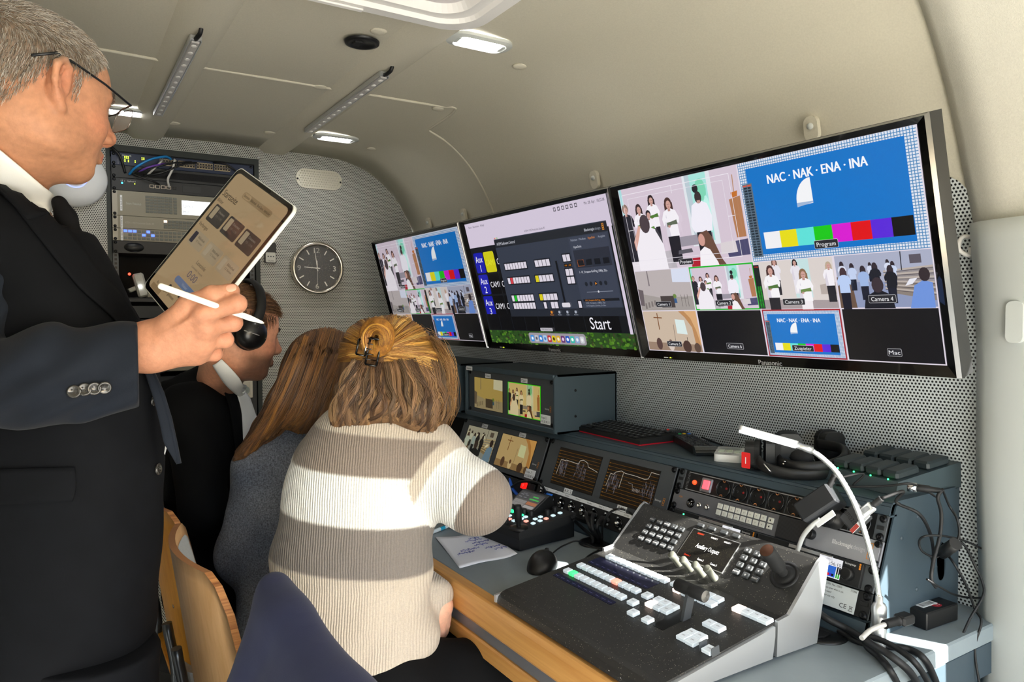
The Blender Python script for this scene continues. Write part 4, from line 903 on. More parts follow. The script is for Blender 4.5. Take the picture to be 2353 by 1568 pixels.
# ------------------------------------------------------------------ rack units in the console
def kunit(s, t, n, name, label, cat, m, w=.4826, ear=None):
    x = thing(name, label, cat, KP(s, t)); h = n*U1-.0008
    MB().box((w/2, -h/2, 0), (w, h, .004), .0008).build('front_panel', m, x); MB().box((w/2, -h/2, -.034), (w-.045, h-.004, .064)).build('chassis', blk_m, x)
    return x
def kscrews(x, t, ys, xs=(.00875, .47385), r=.0058):
    for a in xs:
        for y in ys: 
            o = MB().lathe([(0, .0045), (r*.35, .003), (r*.55, .0048), (r*.9, .0042), (r, .001), (r*1.25, .001), (r*1.25, 0)], 14).build('screw', screw_m, x, M=Matrix.Translation((a, y-t, .002)))
PT = .00635
tint = vcol('small_screen_picture', .3, emit=EM*.62, spec=.4)
def warm(p):        # the small screens run yellow
    c = np.array(p.mb.c); c[:, 0] *= .95; c[:, 1] *= .82; c[:, 2] *= .42; p.mb.c = [tuple(x) for x in c]; return p
def duo(x, pics, labels, ip, sx=.038, gw=.176, gap=.0305, sy=.0185, gh=.099):
    for k in range(2):
        X0 = sx+k*(gw+gap); f = MB(); f.box((X0+gw/2, -sy-gh/2, .0022), (gw+.003, gh+.003, .0008), 0); f.build('screen_bezel', blk, x)
        s = MB().rect(X0, -sy-gh, X0+gw, -sy, .0028).build('screen', mat('small_glass', '0a0a08', .2) if 'small_glass' not in bpy.data.materials else bpy.data.materials['small_glass'], x)
        pics[k](s, X0, -sy-gh, gw, gh)
        if labels[k]:
            lx, ly, t = labels[k]; MB().box((lx, ly, .0026), (.034, .013, .0008), .0002).build('paper_label', label_m, x); MB().text(t, lx, ly, .0075, .0032, wid=.029).build('label_lettering', ink_k, x)
    MB().text('Blackmagic', .451, -.083, .0045, .0023, wid=.020).build('lettering', ink_w, x); mb = MB()
    for k in range(3): mb.add([(.468+a, -.083+(k-1)*.006+b, .0024) for a, b in ((-.003, -.0026), (.003, -.0026), (.003, .0026), (-.003, .0026), (-.0022, -.0018), (.0022, -.0018), (.0022, .0018), (-.0022, .0018))], [(i, (i+1) % 4, 4+(i+1) % 4, 4+i) for i in range(4)])
    mb.build('emblem', ink_o, x)
    if ip: MB().box((.447, -.113, .0048), (.048, .026, .0008), .0002).build('paper_label', label_m, x); MB().text(ip[0], .427, -.108, .0068, .0054, al='L', wid=.025).text(ip[1], .427, -.119, .0068, .0054, al='L', wid=.04).build('label_lettering', ink_k, x)
def pic_of(fn, fr=None):
    def go(s, a, b, w, h):
        p = Pic(a, b, w, h, .0030, .00006)
        if fr: p.rect(0, 0, 16, 9, 'ffffff'); p.up(); g = .35; p.x0 += g*p.kx; p.y0 += g*p.ky*.6; p.kx *= (16-2*g)/16; p.ky *= (9-1.2*g)/9
        fn(p); warm(p)
        if fr: p.mb.c[:4] = [S(fr)]*4
        p.build('picture', s, tint)
    return go
def scope(seed):
    def go(s, a, b, w, h):
        r = np.random.default_rng(seed); p = Pic(a, b, w, h, .0030, .00006); p.rect(0, 0, 16, 9, '1c150c'); p.up()
        for k in range(11): y = .7+k*.76; p.rect(.5, y-.03, 16, y+.03, '8a5a12'); p.rect(.1, y-.12, .5, y+.12, '8a5a12')
        p.up()
        if seed == 1:
            P = [(1.2, 2.4), (1.6, 6.2), (3.4, 6.1), (3.6, 6.3), (6.2, 6.2), (8.4, 6.1), (8.7, 7.0), (9.8, 7.3), (10.4, 7.2), (11.6, 6.9), (12.2, 6.0), (14.2, 5.7), (15.8, 5.4)]; bars = [(1.7, 4.6), (7.8, 11.8)]
        else: P = [(.9, 3.0), (1.4, 6.0), (2.4, 5.9), (2.8, 6.5), (4.6, 7.1), (6.0, 6.8), (9.0, 6.8), (12.2, 6.6), (13.2, 6.9), (13.6, 8.4), (16, 8.3)]; bars = [(1.2, 4.6), (12.0, 15.5)]
        for u, v in zip(P, P[1:]): p.line(u, v, .1, 'd8d0c0')
        for lo, hi in bars:
            for _ in range(46): x = r.uniform(lo, hi); y = r.uniform(3.4, 6.6); p.rect(x, y-r.uniform(.3, 1.9), x+.06, y, r.choice(['5a5660', '7a7680', '3f3c44', '9a949c']))
        if seed == 2: 
            Q = [(7.6, 5.0), (9.0, 4.9), (9.4, 3.8)] + [(9.5+.22*k, 3.4+.8*(k % 2)) for k in range(11)]
            for u, v in zip(Q, Q[1:]): p.line(u, v, .07, 'b0a8a0')
            p.line((5.4, 6.7), (5.2, 3.4), .12, 'd8d0c0')
        p.build('waveform_picture', s, tint)
    return go
x = kunit(1.6785, PT, 3, 'waveform_unit', 'twin screen rack unit showing orange waveform traces', 'screen unit', gunmetal); kscrews(x, PT, (0, -.118))
duo(x, (scope(1), scope(2)), ((.134, -.126, 'AX 2'), (.345, -.126, 'AX 1')), None, sx=.052, gw=.176, gap=.031, sy=.0185)
x = kunit(2.1725, PT, 3, 'twin_screen_unit', 'twin screen rack unit with pews and cross pictures, sloping', 'screen unit', gunmetal); kscrews(x, PT, (0, -.118))
duo(x, (pic_of(lambda p: p.pews()), pic_of(lambda p: p.cross())), ((.134, -.010, 'PTZ Kamera 4'), (.352, -.010, 'PTZ Kamera 5')), ('Scope 3', '10.150.40.14'), sx=.040, gw=.182, gap=.028)
# connector panel
x = kunit(1.6785, PT-3*U1, 1.12, 'connector_panel', 'black connector panel with a row of round sockets and paper strip', 'connector panel', blk_m)
MB().box((.215, -.0045, .0026), (.40, .009, .0008), .0002).build('paper_strip', label_m, x); mb = MB()
for k in range(8): mb.text(('LAN', 'CAM 1', 'Monitor', 'Mixer', 'Sub', 'ETV 1', 'ETV 2', 'LAN FABIO')[k], .045+k*.046, -.0045, .0035, .0031, wid=.018 if k > 1 else .012)
mb.build('label_lettering', ink_k, x)
for k in range(10):
    X0 = .030+k*.0455; j = MB().lathe([(.0125, .0022), (.0125, .005), (.0105, .006), (.0095, .003), (.004, .003)], 20).build('socket', blk_g, x, M=Matrix.Translation((X0, -.028, 0)))
    MB().lathe([(.004, .003), (.0045, .012), (.0035, .012), (.002, .006), (0, .006)], 14).build('socket_core', chrome, j)
    for dx, dy in ((-.0085, .0115), (.0085, -.0115)): MB().lathe([(0, .0045), (.0025, .0042), (.003, .002)], 8).build('socket_screw', alu, j, M=Matrix.Translation((dx, dy, 0)))
x = kunit(2.1725, PT-3*U1-.004, 1, 'switched_socket_strip', 'dark strip below the sloping screens with red rocker switch', 'power strip', blk_m)
sx_, sy_ = kuv(1207, 1117); MB().box((2.1725-sx_, sy_-(PT-3*U1-.004), .005), (.026, .02, .006), .002).build('rocker_switch', mat('red_rocker', 'd81f1a', .3, emit='e01810', est=.6), x); MB().text('0', 2.1725-sx_, sy_-(PT-3*U1-.004), .008, .0085).build('lettering', ink_w, x)
# power strip
x = kunit(1.1876, PT, 1, 'socket_strip', 'black rack socket strip with round outlets, red button and lit switch', 'power strip', blk); 
MB().box((.24, -.0035, .0026), (.42, .0018, .0012)).build('top_rail', alu, x); MB().box((.24, -.0415, .0026), (.42, .0018, .0012)).build('bottom_rail', alu, x)
for e in (.0, .462): MB().box((.0103+e, -.022, .0024), (.0206, .0435, .0012), .0004).build('rack_ear', gunmetal, x)
kscrews(x, PT, (0, -.03175))
for X0 in (.010, .472): MB().box((X0, -.022, .0034), (.013, .007, .001), .0003).build('slot', blk_m, x)
MB().text('INTELLINET', .031, -.022, .006, .0024, wid=.034, rot=PI/2).build('lettering', mat('dim_ink', '77777a', .6), x)
MB().ball((.0515, -.0235, .004), (.0055, .0055, .005), 12, 8).build('reset_button', mat('red_button', 'ff5a30', .35, emit='ff4a20', est=.7), x)
f = MB(); f.box((.0855, -.0235, .004), (.030, .031, .006), .002); f.build('switch_housing', mat('clear_cover', 'c8ccd0', .08, trans=.7), x); MB().box((.0875, -.023, .008), (.017, .019, .004), .001).build('lit_switch', mat('lit_red', 'ff5a60', .3, emit='ff4a58', est=1.1), x)
soc = mat('socket_black', '17181b', .25, coat=.3); copper = mat('copper_contact', 'c98a5a', .35, metal=.9)
for k in range(8):
    X0 = .1305+k*.0437; j = MB().lathe([(.0185, .002), (.0185, .0045), (.0172, .0050), (.0165, .003), (.0165, -.0), (0, -.0)], 26).build('outlet', soc, x, M=Matrix.Translation((X0, -.0222, .001)))
    for sg in (1, -1): MB().tube(spline([(-.004, sg*.0165, .004), (-.001, sg*.0145, .006), (.001, sg*.0135, .004), (.004, sg*.0160, .006)], 4), .0012, 6).build('earth_clip', copper, j)
    for sx_ in (.0065, -.0085): MB().lathe([(0, .0016), (.0026, .0016), (.0028, .0006)], 10).build('pin_hole', mat('pin_red', '8a1818', .4) if sx_ > 0 and k == 0 else (bpy.data.materials['pin_red'] if sx_ > 0 else blk), j, M=Matrix.Translation((sx_, .002, 0)))
    if k < 7: MB().box((X0+.0219, -.0222, .0024), (.0012, .036, .0012)).build('divider', gunmetal, x)
# audio monitor
x = kunit(1.1876, PT-U1, 1, 'audio_monitor', 'grey audio monitor with two rows of pale keys and black speaker grille', 'audio monitor', grey_front); kscrews(x, PT-U1, (-U1, -U1-.03175))
TX = lambda px, py: (1.1876-kuv(px, py)[0], kuv(px, py)[1]-(PT-U1))
MB().lathe([(.0105, .002), (.0105, .004), (.0085, .004), (.0085, .0025), (0, .0025)], 20).build('microphone_socket', blk_g, x, M=Matrix.Translation((*TX(1589, 1157), 0)))
for k in range(3): MB().lathe([(0, .0035), (.0012, .0035), (.0012, .0025)], 8).build('socket_pin', chrome, x, M=Matrix.Translation((TX(1589, 1157)[0]+.0035*math.cos(PI*.5+k*2.1), TX(1589, 1157)[1]+.0035*math.sin(PI*.5+k*2.1), 0)))
for p in ((1608, 1162), (1627, 1167)): MB().lathe([(.0055, .002), (.0055, .005), (.0032, .005), (.0032, .002), (0, .002)], 16).build('jack_socket', chrome, x, M=Matrix.Translation((*TX(*p), 0)))
MB().text('HDR', .0225, -.0165, .004, .0023, wid=.010).build('lettering', ink_o, x)
key_p = mat('pale_key', 'e3e3da', .5); kb = TX(1656, 1168); ke = TX(1756, 1195)
for r in range(2):
    for c in range(8):
        q = (kb[0]+(ke[0]-kb[0])*c/7, -.0142-r*.0135); k_ = MB().box((*q, .0032), (.0126, .0112, .003), .0008).build('key', key_p, x); MB().text(str(c+1), *q, .003, .0049).build('key_number', ink_k, k_)
    q = (ke[0]+.0175, -.0150-r*.0125); k_ = MB().box((*q, .0032), (.0126, .0105, .003), .0008).build('key', key_p, x); MB().poly([(q[0]-.002, q[1]-.001), (q[0]+.001, q[1]-.0022), (q[0]+.001, q[1]+.0022), (q[0]-.002, q[1]+.001)], .0049).build('key_symbol', ink_k, k_)
mb = MB()
for yy in (-.0052, -.0378): mb.box(((kb[0]+ke[0])/2, yy, .0023), (ke[0]-kb[0]+.01, .0005, .0003))
mb.build('key_bracket', ink_k, x)
def grille(nm):
    m, n, l, b = nt(nm); tc = n.new('ShaderNodeTexCoord'); v = n.new('ShaderNodeTexVoronoi'); v.inputs['Scale'].default_value = 420; v.inputs['Randomness'].default_value = 0
    l.new(tc.outputs['Object'], v.inputs['Vector']); r = n.new('ShaderNodeMapRange'); r.inputs['From Min'].default_value = .25; r.inputs['From Max'].default_value = .4; l.new(v.outputs['Distance'], r.inputs['Value'])
    x_ = n.new('ShaderNodeMix'); x_.data_type = 'RGBA'; x_.inputs['A'].default_value = S('060607'); x_.inputs['B'].default_value = S('2a2b2e'); l.new(r.outputs[0], x_.inputs['Factor']); l.new(x_.outputs['Result'], b.inputs['Base Color']); b.inputs['Roughness'].default_value = .5; return m
ga = TX(1793, 1190)[0]; gb = TX(1862, 1210)[0]; MB().box(((ga+gb)/2, -.0218, .0035), (gb-ga, .0425, .003), .001).build('speaker_grille', grille('grille_black'), x)
rp = mat('silver_front', 'a7a9af', .4, metal=.4); MB().prism(rr(gb, -.0435, .4785, -.0005, .004), .002, .0032).build('right_plate', rp, x)
MB().lathe([(.0098, .003), (.0098, .015), (.0086, .0165), (.0078, .0155), (0, .0152)], 28).build('volume_knob', blk, x, M=Matrix.Translation((TX(1866, 1233)[0], -.020, 0)))
mb = MB(); mb.text('Blackmagic', .412, -.021, .0078, .0034, wid=.039, bold=.0002); mb.build('lettering', ink_w, x); MB().text('design', .4435, -.021, .0078, .0034, wid=.021).build('lettering', mat('soft_ink', 'c9cacd', .6), x)
mb = MB()
for k in range(3): mb.add([(.463+a, -.021+(k-1)*.0098+b, .0034) for a, b in ((-.0042, -.0044), (.0042, -.0044), (.0042, .0044), (-.0042, .0044), (-.0031, -.0033), (.0031, -.0033), (.0031, .0033), (-.0031, .0033))], [(i, (i+1) % 4, 4+(i+1) % 4, 4+i) for i in range(4)])
mb.build('emblem', ink_o, x)
# two recorders side by side on a shelf
x = kunit(1.1876, PT-2*U1, 1, 'recorder_pair_shelf', 'dark shelf panel carrying the two half width recorders', 'rack shelf', gunmetal); kscrews(x, PT-2*U1, (-2*U1, -2*U1-.03175))
for k, (a, nm) in enumerate(((.022, 'left half width recorder mostly hidden behind the mixer'), (.244, 'half width recorder showing a timecode display and colour bars'))):
    t = thing('disk_recorder', nm, 'recorder', KP(1.1876-a, PT-2*U1)); w = .2165
    MB().box((w/2, -.022, .005), (w, .041, .008), .001).build('front_panel', blk_m, t)
    MB().box((.115, -.006, .0092), (.09, .006, .001), .0003).build('disk_slot', alu, t)
    d0 = MB().box((.158, -.0225, .0094), (.046, .034, .001), .0002).build('display', mat('small_glass2', '101010', .2), t); p = Pic(.1355, -.0395, .045, .034, .0101, .00006)
    p.rect(0, 0, 16, 9, 'e9e9ee'); p.up(); p.rect(.6, .4, 12.6, 5.4, '2f66c8'); p.up(); p.text('20:56:56:10', 8, 6.5, 1.5, '3a3a40', wid=14.6); p.text('1080p25', 7, 8.1, .8, '8a8a90', wid=4)
    for i, c in enumerate(('d8d020', '58d0d0', '20b820', 'c020c0', 'd01818', '4028c0', '101014')): p.rect(1.2+i*1.5, .8, 2.7+i*1.5, 1.9, c)
    p.poly([(4.6, 3.6), (6, 3.6), (6, 5.0), (5, 4.7)], 'f0f0f0'); p.rect(13.2, .4, 14.2, 5.6, '101010'); p.rect(14.6, .4, 15.6, 5.6, '101010'); p.up(); p.rect(13.2, .4, 14.2, 2.2, '30b030'); p.rect(14.6, .4, 15.6, 2.2, '30b030'); p.build('picture', d0, scr_m)
    MB().lathe([(.0105, .009), (.0105, .020), (.0095, .0212), (.006, .0206), (0, .0206)], 28).build('jog_knob', blk, t, M=Matrix.Translation((.195, -.025, 0)))
    MB().text('Blackmagicdesign', .194, -.007, .0032, .0094, wid=.02).build('lettering', ink_w, t)
    mb = MB(); [mb.box((.2115, -.007+(i-1)*.0036, .0094), (.0028, .003, .0004)) for i in range(3)]; mb.build('emblem', ink_o, t)
x = kunit(1.1876, PT-3*U1, 1, 'inverted_socket_strip', 'rack strip with printed warning label low in the console', 'power strip', blk); kscrews(x, PT-3*U1, (-3*U1, -3*U1-.03175))
for X0 in (.010, .472): MB().box((X0, -.0195, .0034), (.014, .007, .001), .0003).build('slot', blk_m, x)
lt = TX(1896, 1336); a0, a1 = .3915, .4585; MB().box(((a0+a1)/2, -.0222, .0028), (a1-a0, .041, .0012), .0003).build('warning_label', mat('label_grey', 'cdd3d3', .45), x)
MB().box((.373, -.0222, .0026), (.034, .041, .0010), .0003).build('white_label', label_m, x)
mb = MB(); 
for k, t in enumerate(('16A, 250V, Max.: 3500W', 'Do not cover when in use.', 'IP20 rated', 'Indoor use only.')): mb.text(t, a0+.002, -.0055-k*.0066, .0035, .0036, al='L', wid=(.036, .040, .018, .027)[k])
mb.text('713986', a1-.002, -.0055, .0035, .0036, al='R', wid=.011); mb.text('CE', .437, -.034, .0075, .0036, wid=.013); mb.rect(.4475, -.0395, .4555, -.0385, .0036)
for a, b in (((.448, -.031), (.455, -.037)), ((.455, -.031), (.448, -.037)), ((.4495, -.032), (.4505, -.037)), ((.4535, -.032), (.4525, -.037)), ((.449, -.0315), (.454, -.0315))):
    dx, dy = b[0]-a[0], b[1]-a[1]; q = math.hypot(dx, dy); nx, ny = -dy/q*.0003, dx/q*.0003; mb.poly([(a[0]+nx, a[1]+ny), (a[0]-nx, a[1]-ny), (b[0]-nx, b[1]-ny), (b[0]+nx, b[1]+ny)], .0036)
mb.build('label_lettering', ink_k, x)
# level meter mixer in the far bay, behind the woman's shoulder
x = thing('audio_desk', 'small black audio mixer with red and yellow lights beyond the sweater', 'audio mixer', FR((1.06, 2.62, DZ), (0, -1, 0), (1, 0, 0)))
MB().prism([(0, 0), (0, .05), (.20, .11), (.20, 0)], 0, .42, 0, Matrix(((0, 0, 1), (1, 0, 0), (0, 1, 0)))).build('body', blk_m, x)
sl = math.atan2(.06, .20); MA = Matrix.Translation((0, 0, .0505)) @ Matrix.Rotation(sl, 4, 'X')
for r in range(5):
    for c in range(12): MB().lathe([(.005, 0), (.005, .012), (0, .013)], 10).build('knob', gunmetal, x, M=MA @ Matrix.Translation((.03+c*.032, .06+r*.03, .001)))
for c, r, m_ in ((10, 0, red_led), (10.4, 0, red_led), (10.6, 1, amber_led), (9.2, 1, yel_led), (9.5, 1, yel_led), (9.2, 2, yel_led), (9.5, 2, yel_led), (9.3, 0, amber_led)): MB().ball((0, 0, 0), .0035, 8, 6).build('level_light', m_, x, M=MA @ Matrix.Translation((.03+c*.032, .19-r*.010, .003)))
# ------------------------------------------------------------------ upper screen boxes on the console top
ra, rb = ray(1075.8, 846), ray(1262.3, 869.3); X1 = .4651/(ra.y/ra.x-rb.y/rb.x)
def sbox(yl, label, fn, dz, depth=.205, lblt=None):
    top, bot = dz
    t = thing('screen_box', label, 'screen box', FR((X1+.012, yl, bot), (0, -1, 0), (0, 0, 1))); w, h = .512, top-bot
    A = Matrix(((0, 0, 1), (0, 1, 0), (-1, 0, 0)))      # prism x -> -local z (depth), y up, extruded along width
    mb = MB(); P = [(-.012, .004), (-.012, h-.010), (-.002, h), (depth, h), (depth+.004, h-.004), (depth+.004, .0), (-.002, 0)]
    for a in (0, w-.006): mb.prism(P, a, a+.006, 0, A)
    mb.box((w/2, h-.003, -depth/2), (w, .006, depth+.004), .0); mb.box((w/2, .003, -depth/2), (w, .006, depth+.004)); mb.box((w/2, h/2, -depth), (w, h, .004)); mb.box((w/2, h-.008, .006), (w-.012, .0155, .010), .002); mb.box((w/2, .008, .006), (w-.012, .0155, .010), .002)
    mb.build('housing', steel_blue, t)
    MB().box((w/2, h/2, .002), (.4826, 3*U1, .004), .0008).build('front_panel', gunmetal, t)
    kscrews(t, 0, (h/2+.0594, h/2-.0594), (.0235, .4885))
    for a, b in ((.06, h*.72), (.06, h*.28)): MB().lathe([(0, .002), (.003, .002), (.004, 0)], 10).build('rivet', screw_m, t, M=Matrix.Translation((w, b, -a)) @ Matrix.Rotation(PI/2, 4, 'Y'))
    sub = bpy.data.objects.new('screen_panel', None)
    return t, w, h
def sduo(t, w, h, pics, labels, ip):
    k0 = len(t.children)
    duo(t, pics, labels, ip, sx=.038, gw=.176, gap=.031, sy=.021)
    for c in t.children:
        if c.name.split('.')[0] in ('screen_bezel', 'screen', 'paper_label', 'label_lettering', 'lettering', 'emblem') and not c.get('moved'):
            c.location += Vector(((w-.4826)/2, h/2+3*U1/2, .002)); c['moved'] = 1
    for c in t.children:
        if 'moved' in c: del c['moved']
yl = (at(1075.8, 846, x=X1).y+.0235); ztop = at(1268, 851, x=X1).z
t, w, h = sbox(yl, 'blue grey box of two small screens, standing on the console', None, (CT+.165, CT+.001))
sduo(t, w, h, (pic_of(lambda p: p.chapel('b9a878')), pic_of(lambda p: p.choir('e2d2b0'), '4ae018')), ((.125, -.012, 'PTZ Kamera 1'), (.335, -.012, 'PTZ Kamera 2')), ('Scope 2', '10.150.40.13'))
MB().box((.03, h-.009, .0115), (.04, .013, .0008)).build('paper_label', label_m, t); MB().text('Videomixer', .03, h-.009, .006, .0122, wid=.03).build('label_lettering', ink_k, t)
t, w, h = sbox(yl+.56, 'blue grey box with a colour bar screen, half hidden by hair', None, (CT+.165, CT+.001))
sduo(t, w, h, (pic_of(lambda p: p.chapel('b9a878')), pic_of(lambda p: p.card(border=False, deep='6a9a72'))), (None, None), ('Scope 1', '10.150.40.12'))
mb = MB(); mb.tube(spline([(.40, h-.03, .012), (.455, h-.022, .018), (.478, h-.034, .018), (.482, h-.09, .010)], 6), .005, 8); mb.build('handle', blk, t)
# ------------------------------------------------------------------ vision mixer
def speckle(nm):      # dark powder coat with light dust
    m, n, l, b = nt(nm); tc = n.new('ShaderNodeTexCoord'); v = n.new('ShaderNodeTexVoronoi'); v.inputs['Scale'].default_value = 260; l.new(tc.outputs['Object'], v.inputs['Vector'])
    r = n.new('ShaderNodeMapRange'); r.inputs['From Min'].default_value = .10; r.inputs['From Max'].default_value = .20; l.new(v.outputs['Distance'], r.inputs['Value'])
    w = n.new('ShaderNodeTexNoise'); w.inputs['Scale'].default_value = 90; l.new(tc.outputs['Object'], w.inputs['Vector']); q = mathn(n, l, 'GREATER_THAN', w.outputs['Fac'], .47)
    f = mathn(n, l, 'MULTIPLY', mathn(n, l, 'SUBTRACT', 1.0, r.outputs[0]), q)
    x = n.new('ShaderNodeMix'); x.data_type = 'RGBA'; x.inputs['A'].default_value = S('242423'); x.inputs['B'].default_value = S('8e8b7c'); l.new(f, x.inputs['Factor']); l.new(x.outputs['Result'], b.inputs['Base Color']); b.inputs['Roughness'].default_value = .48
    t = n.new('ShaderNodeTexNoise'); t.inputs['Scale'].default_value = 1200; l.new(tc.outputs['Object'], t.inputs['Vector']); k = n.new('ShaderNodeBump'); k.inputs['Strength'].default_value = .5; k.inputs['Distance'].default_value = .0004; l.new(t.outputs['Fac'], k.inputs['Height']); l.new(k.outputs[0], b.inputs['Normal']); return m
dusty = speckle('dusty_black_coat'); silver = mat('silver_side', 'c6c9cc', .36, metal=.75)
MXY, MXW = 1.182, .438
mix = thing('vision_mixer', 'black video mixing desk with clear square buttons and silver sides on the desk edge', 'video mixer', FR((.700, MXY, DZ), (0, -1, 0), (1, 0, 0)))
mi = mix.matrix_world.inverted()
AX = Matrix(((0, 0, 1), (1, 0, 0), (0, 1, 0)))               # prism (v, w) extruded along u
top = [(.001, .010), (.004, .018), (.012, .0245), (.022, .0275), (.285, .063), (.369, .1405), (.375, .1435), (.381, .1405)]
mb = MB(); mb.prism([(.001, .004)] + top + [(.372, .012), (.365, .004)], .006, MXW-.006, 0, AX); mb.build('body', dusty, mix)
for a, b in ((0, .006), (MXW-.006, MXW)):
    mb = MB(); mb.prism([(.26, .006)] + [(.262, .0635), (.29, .067), (.366, .1395), (.378, .146), (.392, .136), (.362, .004)], a, b, 0, AX); mb.build('side_panel', silver, mix)
    mb = MB(); mb.prism([(-.002, .006), (-.002, .020), (.256, .056), (.256, .040), (.25, .006)], a, b, 0, AX); mb.build('side_rail', silver, mix)
for u in (.03, MXW-.03):
    for v in (.03, .34): MB().lathe([(.012, 0), (.012, .005), (0, .005)], 14).build('foot', rubber, mix, M=Matrix.Translation((u, v, 0)))
def plane(v0, w0, v1, w1): return mix.matrix_world @ FR((0, v0, w0), (1, 0, 0), (0, v1-v0, w1-w0))
PA = plane(.022, .0275, .285, .063); PB = plane(.285, .063, .369, .1405)
LA, LB = mi @ PA, mi @ PB
MB().text('Blackmagicdesign', 0, 0, .009, .0004, wid=.068).build('lettering', ink_w, mix, M=mi @ plane(.001, .010, .012, .0245) @ Matrix.Translation((.335, .008, 0)))
clear = mat('clear_button', 'dfe6ea', .12, trans=.2, ior=1.3, emit='c8d4dc', est=.16); capm = mat('button_cap', 'c9d0d6', .3, emit='dfe8f0', est=.18)
cap_g = mat('green_cap', '50e080', .3, emit='38e070', est=1.0); cap_r = mat('red_cap', 'ffb0a0', .3, emit='ff7a68', est=1.0); cap_w = mat('warm_cap', 'fff0e4', .3, emit='ffe2d2', est=1.0)
_bm = {}
def lens(mt, sz):
    k = (mt.name, sz)
    if k not in _bm:
        mb = MB(); h = .0068; mb.box((0, 0, h*.5), (sz, sz, h), .0012); mb.rect(-sz*.38, -sz*.38, sz*.38, sz*.38, h+.0002, None, 1)
        me = mb.mesh('button'); me.materials.append(mt); me.materials.append(capm if mt is clear else mt); _bm[k] = me
    return _bm[k]
def btn(L, F, px, py, mt=None, sz=.0160, txt=None):
    u, v = uv(F, px, py, .006); o = place('button', lens(mt or clear, sz), mix, None, L @ Matrix.Translation((u, v, .0004)))
    if txt: MB().text(txt, 0, 0, .0026, .0072, wid=.0062).build('button_lettering', ink_k, o)
    return o
def row(a, b, n, lit=None, m_=None, L=LA, F=PA, sz=.0165, txt=None):
    for k in range(n): t = k/(n-1); btn(L, F, a[0]+(b[0]-a[0])*t, a[1]+(b[1]-a[1])*t, m_ if k == lit else None, sz, txt[k] if txt else None)
def prow(a, b, n, **kw):        # equal spacing on the surface, not in the picture
    A, B = uv(PA, *a, .006), uv(PA, *b, .006)
    for k in range(n):
        t = k/(n-1); o = place('button', lens(kw.get('m_') if k == kw.get('lit') else clear, .0150), mix, None, LA @ Matrix.Translation((A[0]+(B[0]-A[0])*t, A[1]+(B[1]-A[1])*t, .0004)))
prow((1335.5, 1298), (1461.3, 1355), 10, lit=6, m_=cap_r); prow((1304.9, 1310), (1428.1, 1369.5), 10, lit=1, m_=cap_g); prow((1402, 1278), (1527, 1331), 10)
btn(LA, PA, 1552.7, 1340)
row((1559, 1353.5), (1634, 1385.5), 5, 0, cap_w); row((1579, 1344.5), (1649.6, 1375.2), 5)
row((1495.7, 1386.3), (1531.6, 1400.9), 3, 0, cap_w, txt=('BKGD', 'KEY', 'KEY')); row((1513.7, 1377), (1547, 1393), 3, txt=('KEY', 'KEY', 'KEY'))
for p, t in (((1487.2, 1366.7), 'KEY'), ((1454.4, 1382), 'SHIFT'), ((1455, 1406), 'CUT'), ((1488.2, 1422.2), 'AUTO')): btn(LA, PA, *p, None, .0168, t)
row((1698.3, 1397), (1759, 1423), 4, 0, cap_w, sz=.0185, txt=('MIX', 'WIPE', 'WIPE', 'WIPE')); row((1630.8, 1431.6), (1650.4, 1441), 2, sz=.0185, txt=('DSK', 'DSK'))
for p in ((1571, 1461.5), (1588.9, 1453), (1591.5, 1472.6), (1608.5, 1461.5)): btn(LA, PA, *p, None, .0182, 'DSK')
btn(LA, PA, 1629.9, 1491.5, None, .0182, 'FTB'); u, v = uv(PA, 1629.9, 1491.5, .006)
for du in (-.012, .012): MB().box((u+du, v, .007), (.0012, .017, .014), .0003).build('button_guard', gunmetal, mix, M=LA.copy())
smoke = mat('smoked_strip', '15151f', .15, emit='30305a', est=.10)
for q, nm in ((((1269.2, 1323.6), (1281, 1317.6), (1418, 1384.8), (1404, 1390.7)), 'name_strip'), (((1348.2, 1293.8), (1378.8, 1281), (1518.2, 1339.7), (1488.5, 1354.2)), 'name_strip')):
    P = [uv(PA, *p) for p in q]; us = [p[0] for p in P]; vs_ = [p[1] for p in P]; a = sorted(us); b = sorted(vs_)
    o = MB().prism(rr((a[0]+a[1])/2, (b[0]+b[1])/2, (a[2]+a[3])/2, (b[2]+b[3])/2, .002), 0, .0008).build(nm, smoke, mix, M=LA.copy())
    mb = MB(); n = 10
    for k in range(n): mb.text('Camera %d' % (k % 6+1), (a[0]+a[1])/2+((a[2]+a[3])/2-(a[0]+a[1])/2)*(k+.5)/n, (b[0]+b[1])/2+.006, .0022, .0010, wid=.010)
    mb.build('strip_lettering', mat('strip_ink', '5a5a88', .5, emit='6a6aa0', est=.25), o)
# screen and menu knobs on the raised rear slope
q = [uv(PB, *p) for p in ((1593.5, 1214.8), (1699, 1250.5), (1661.5, 1316.8), (1556, 1278.6))]
x0, x1 = (q[0][0]+q[3][0])/2, (q[1][0]+q[2][0])/2; y0, y1 = (q[2][1]+q[3][1])/2, (q[0][1]+q[1][1])/2
MB().box(((x0+x1)/2, (y0+y1)/2, .0004), (x1-x0+.003, y1-y0+.003, .001)).build('screen_rim', alu, mix, M=LB.copy())
def dustglass():
    m, n, l, b = nt('dusty_screen'); tc = n.new('ShaderNodeTexCoord'); v = n.new('ShaderNodeTexVoronoi'); v.inputs['Scale'].default_value = 480; l.new(tc.outputs['Object'], v.inputs['Vector'])
    q = mathn(n, l, 'LESS_THAN', v.outputs['Distance'], .2); x = n.new('ShaderNodeMix'); x.data_type = 'RGBA'; x.inputs['A'].default_value = S('0c0a09'); x.inputs['B'].default_value = S('5a5740'); l.new(q, x.inputs['Factor']); l.new(x.outputs['Result'], b.inputs['Base Color']); b.inputs['Roughness'].default_value = .3; return m
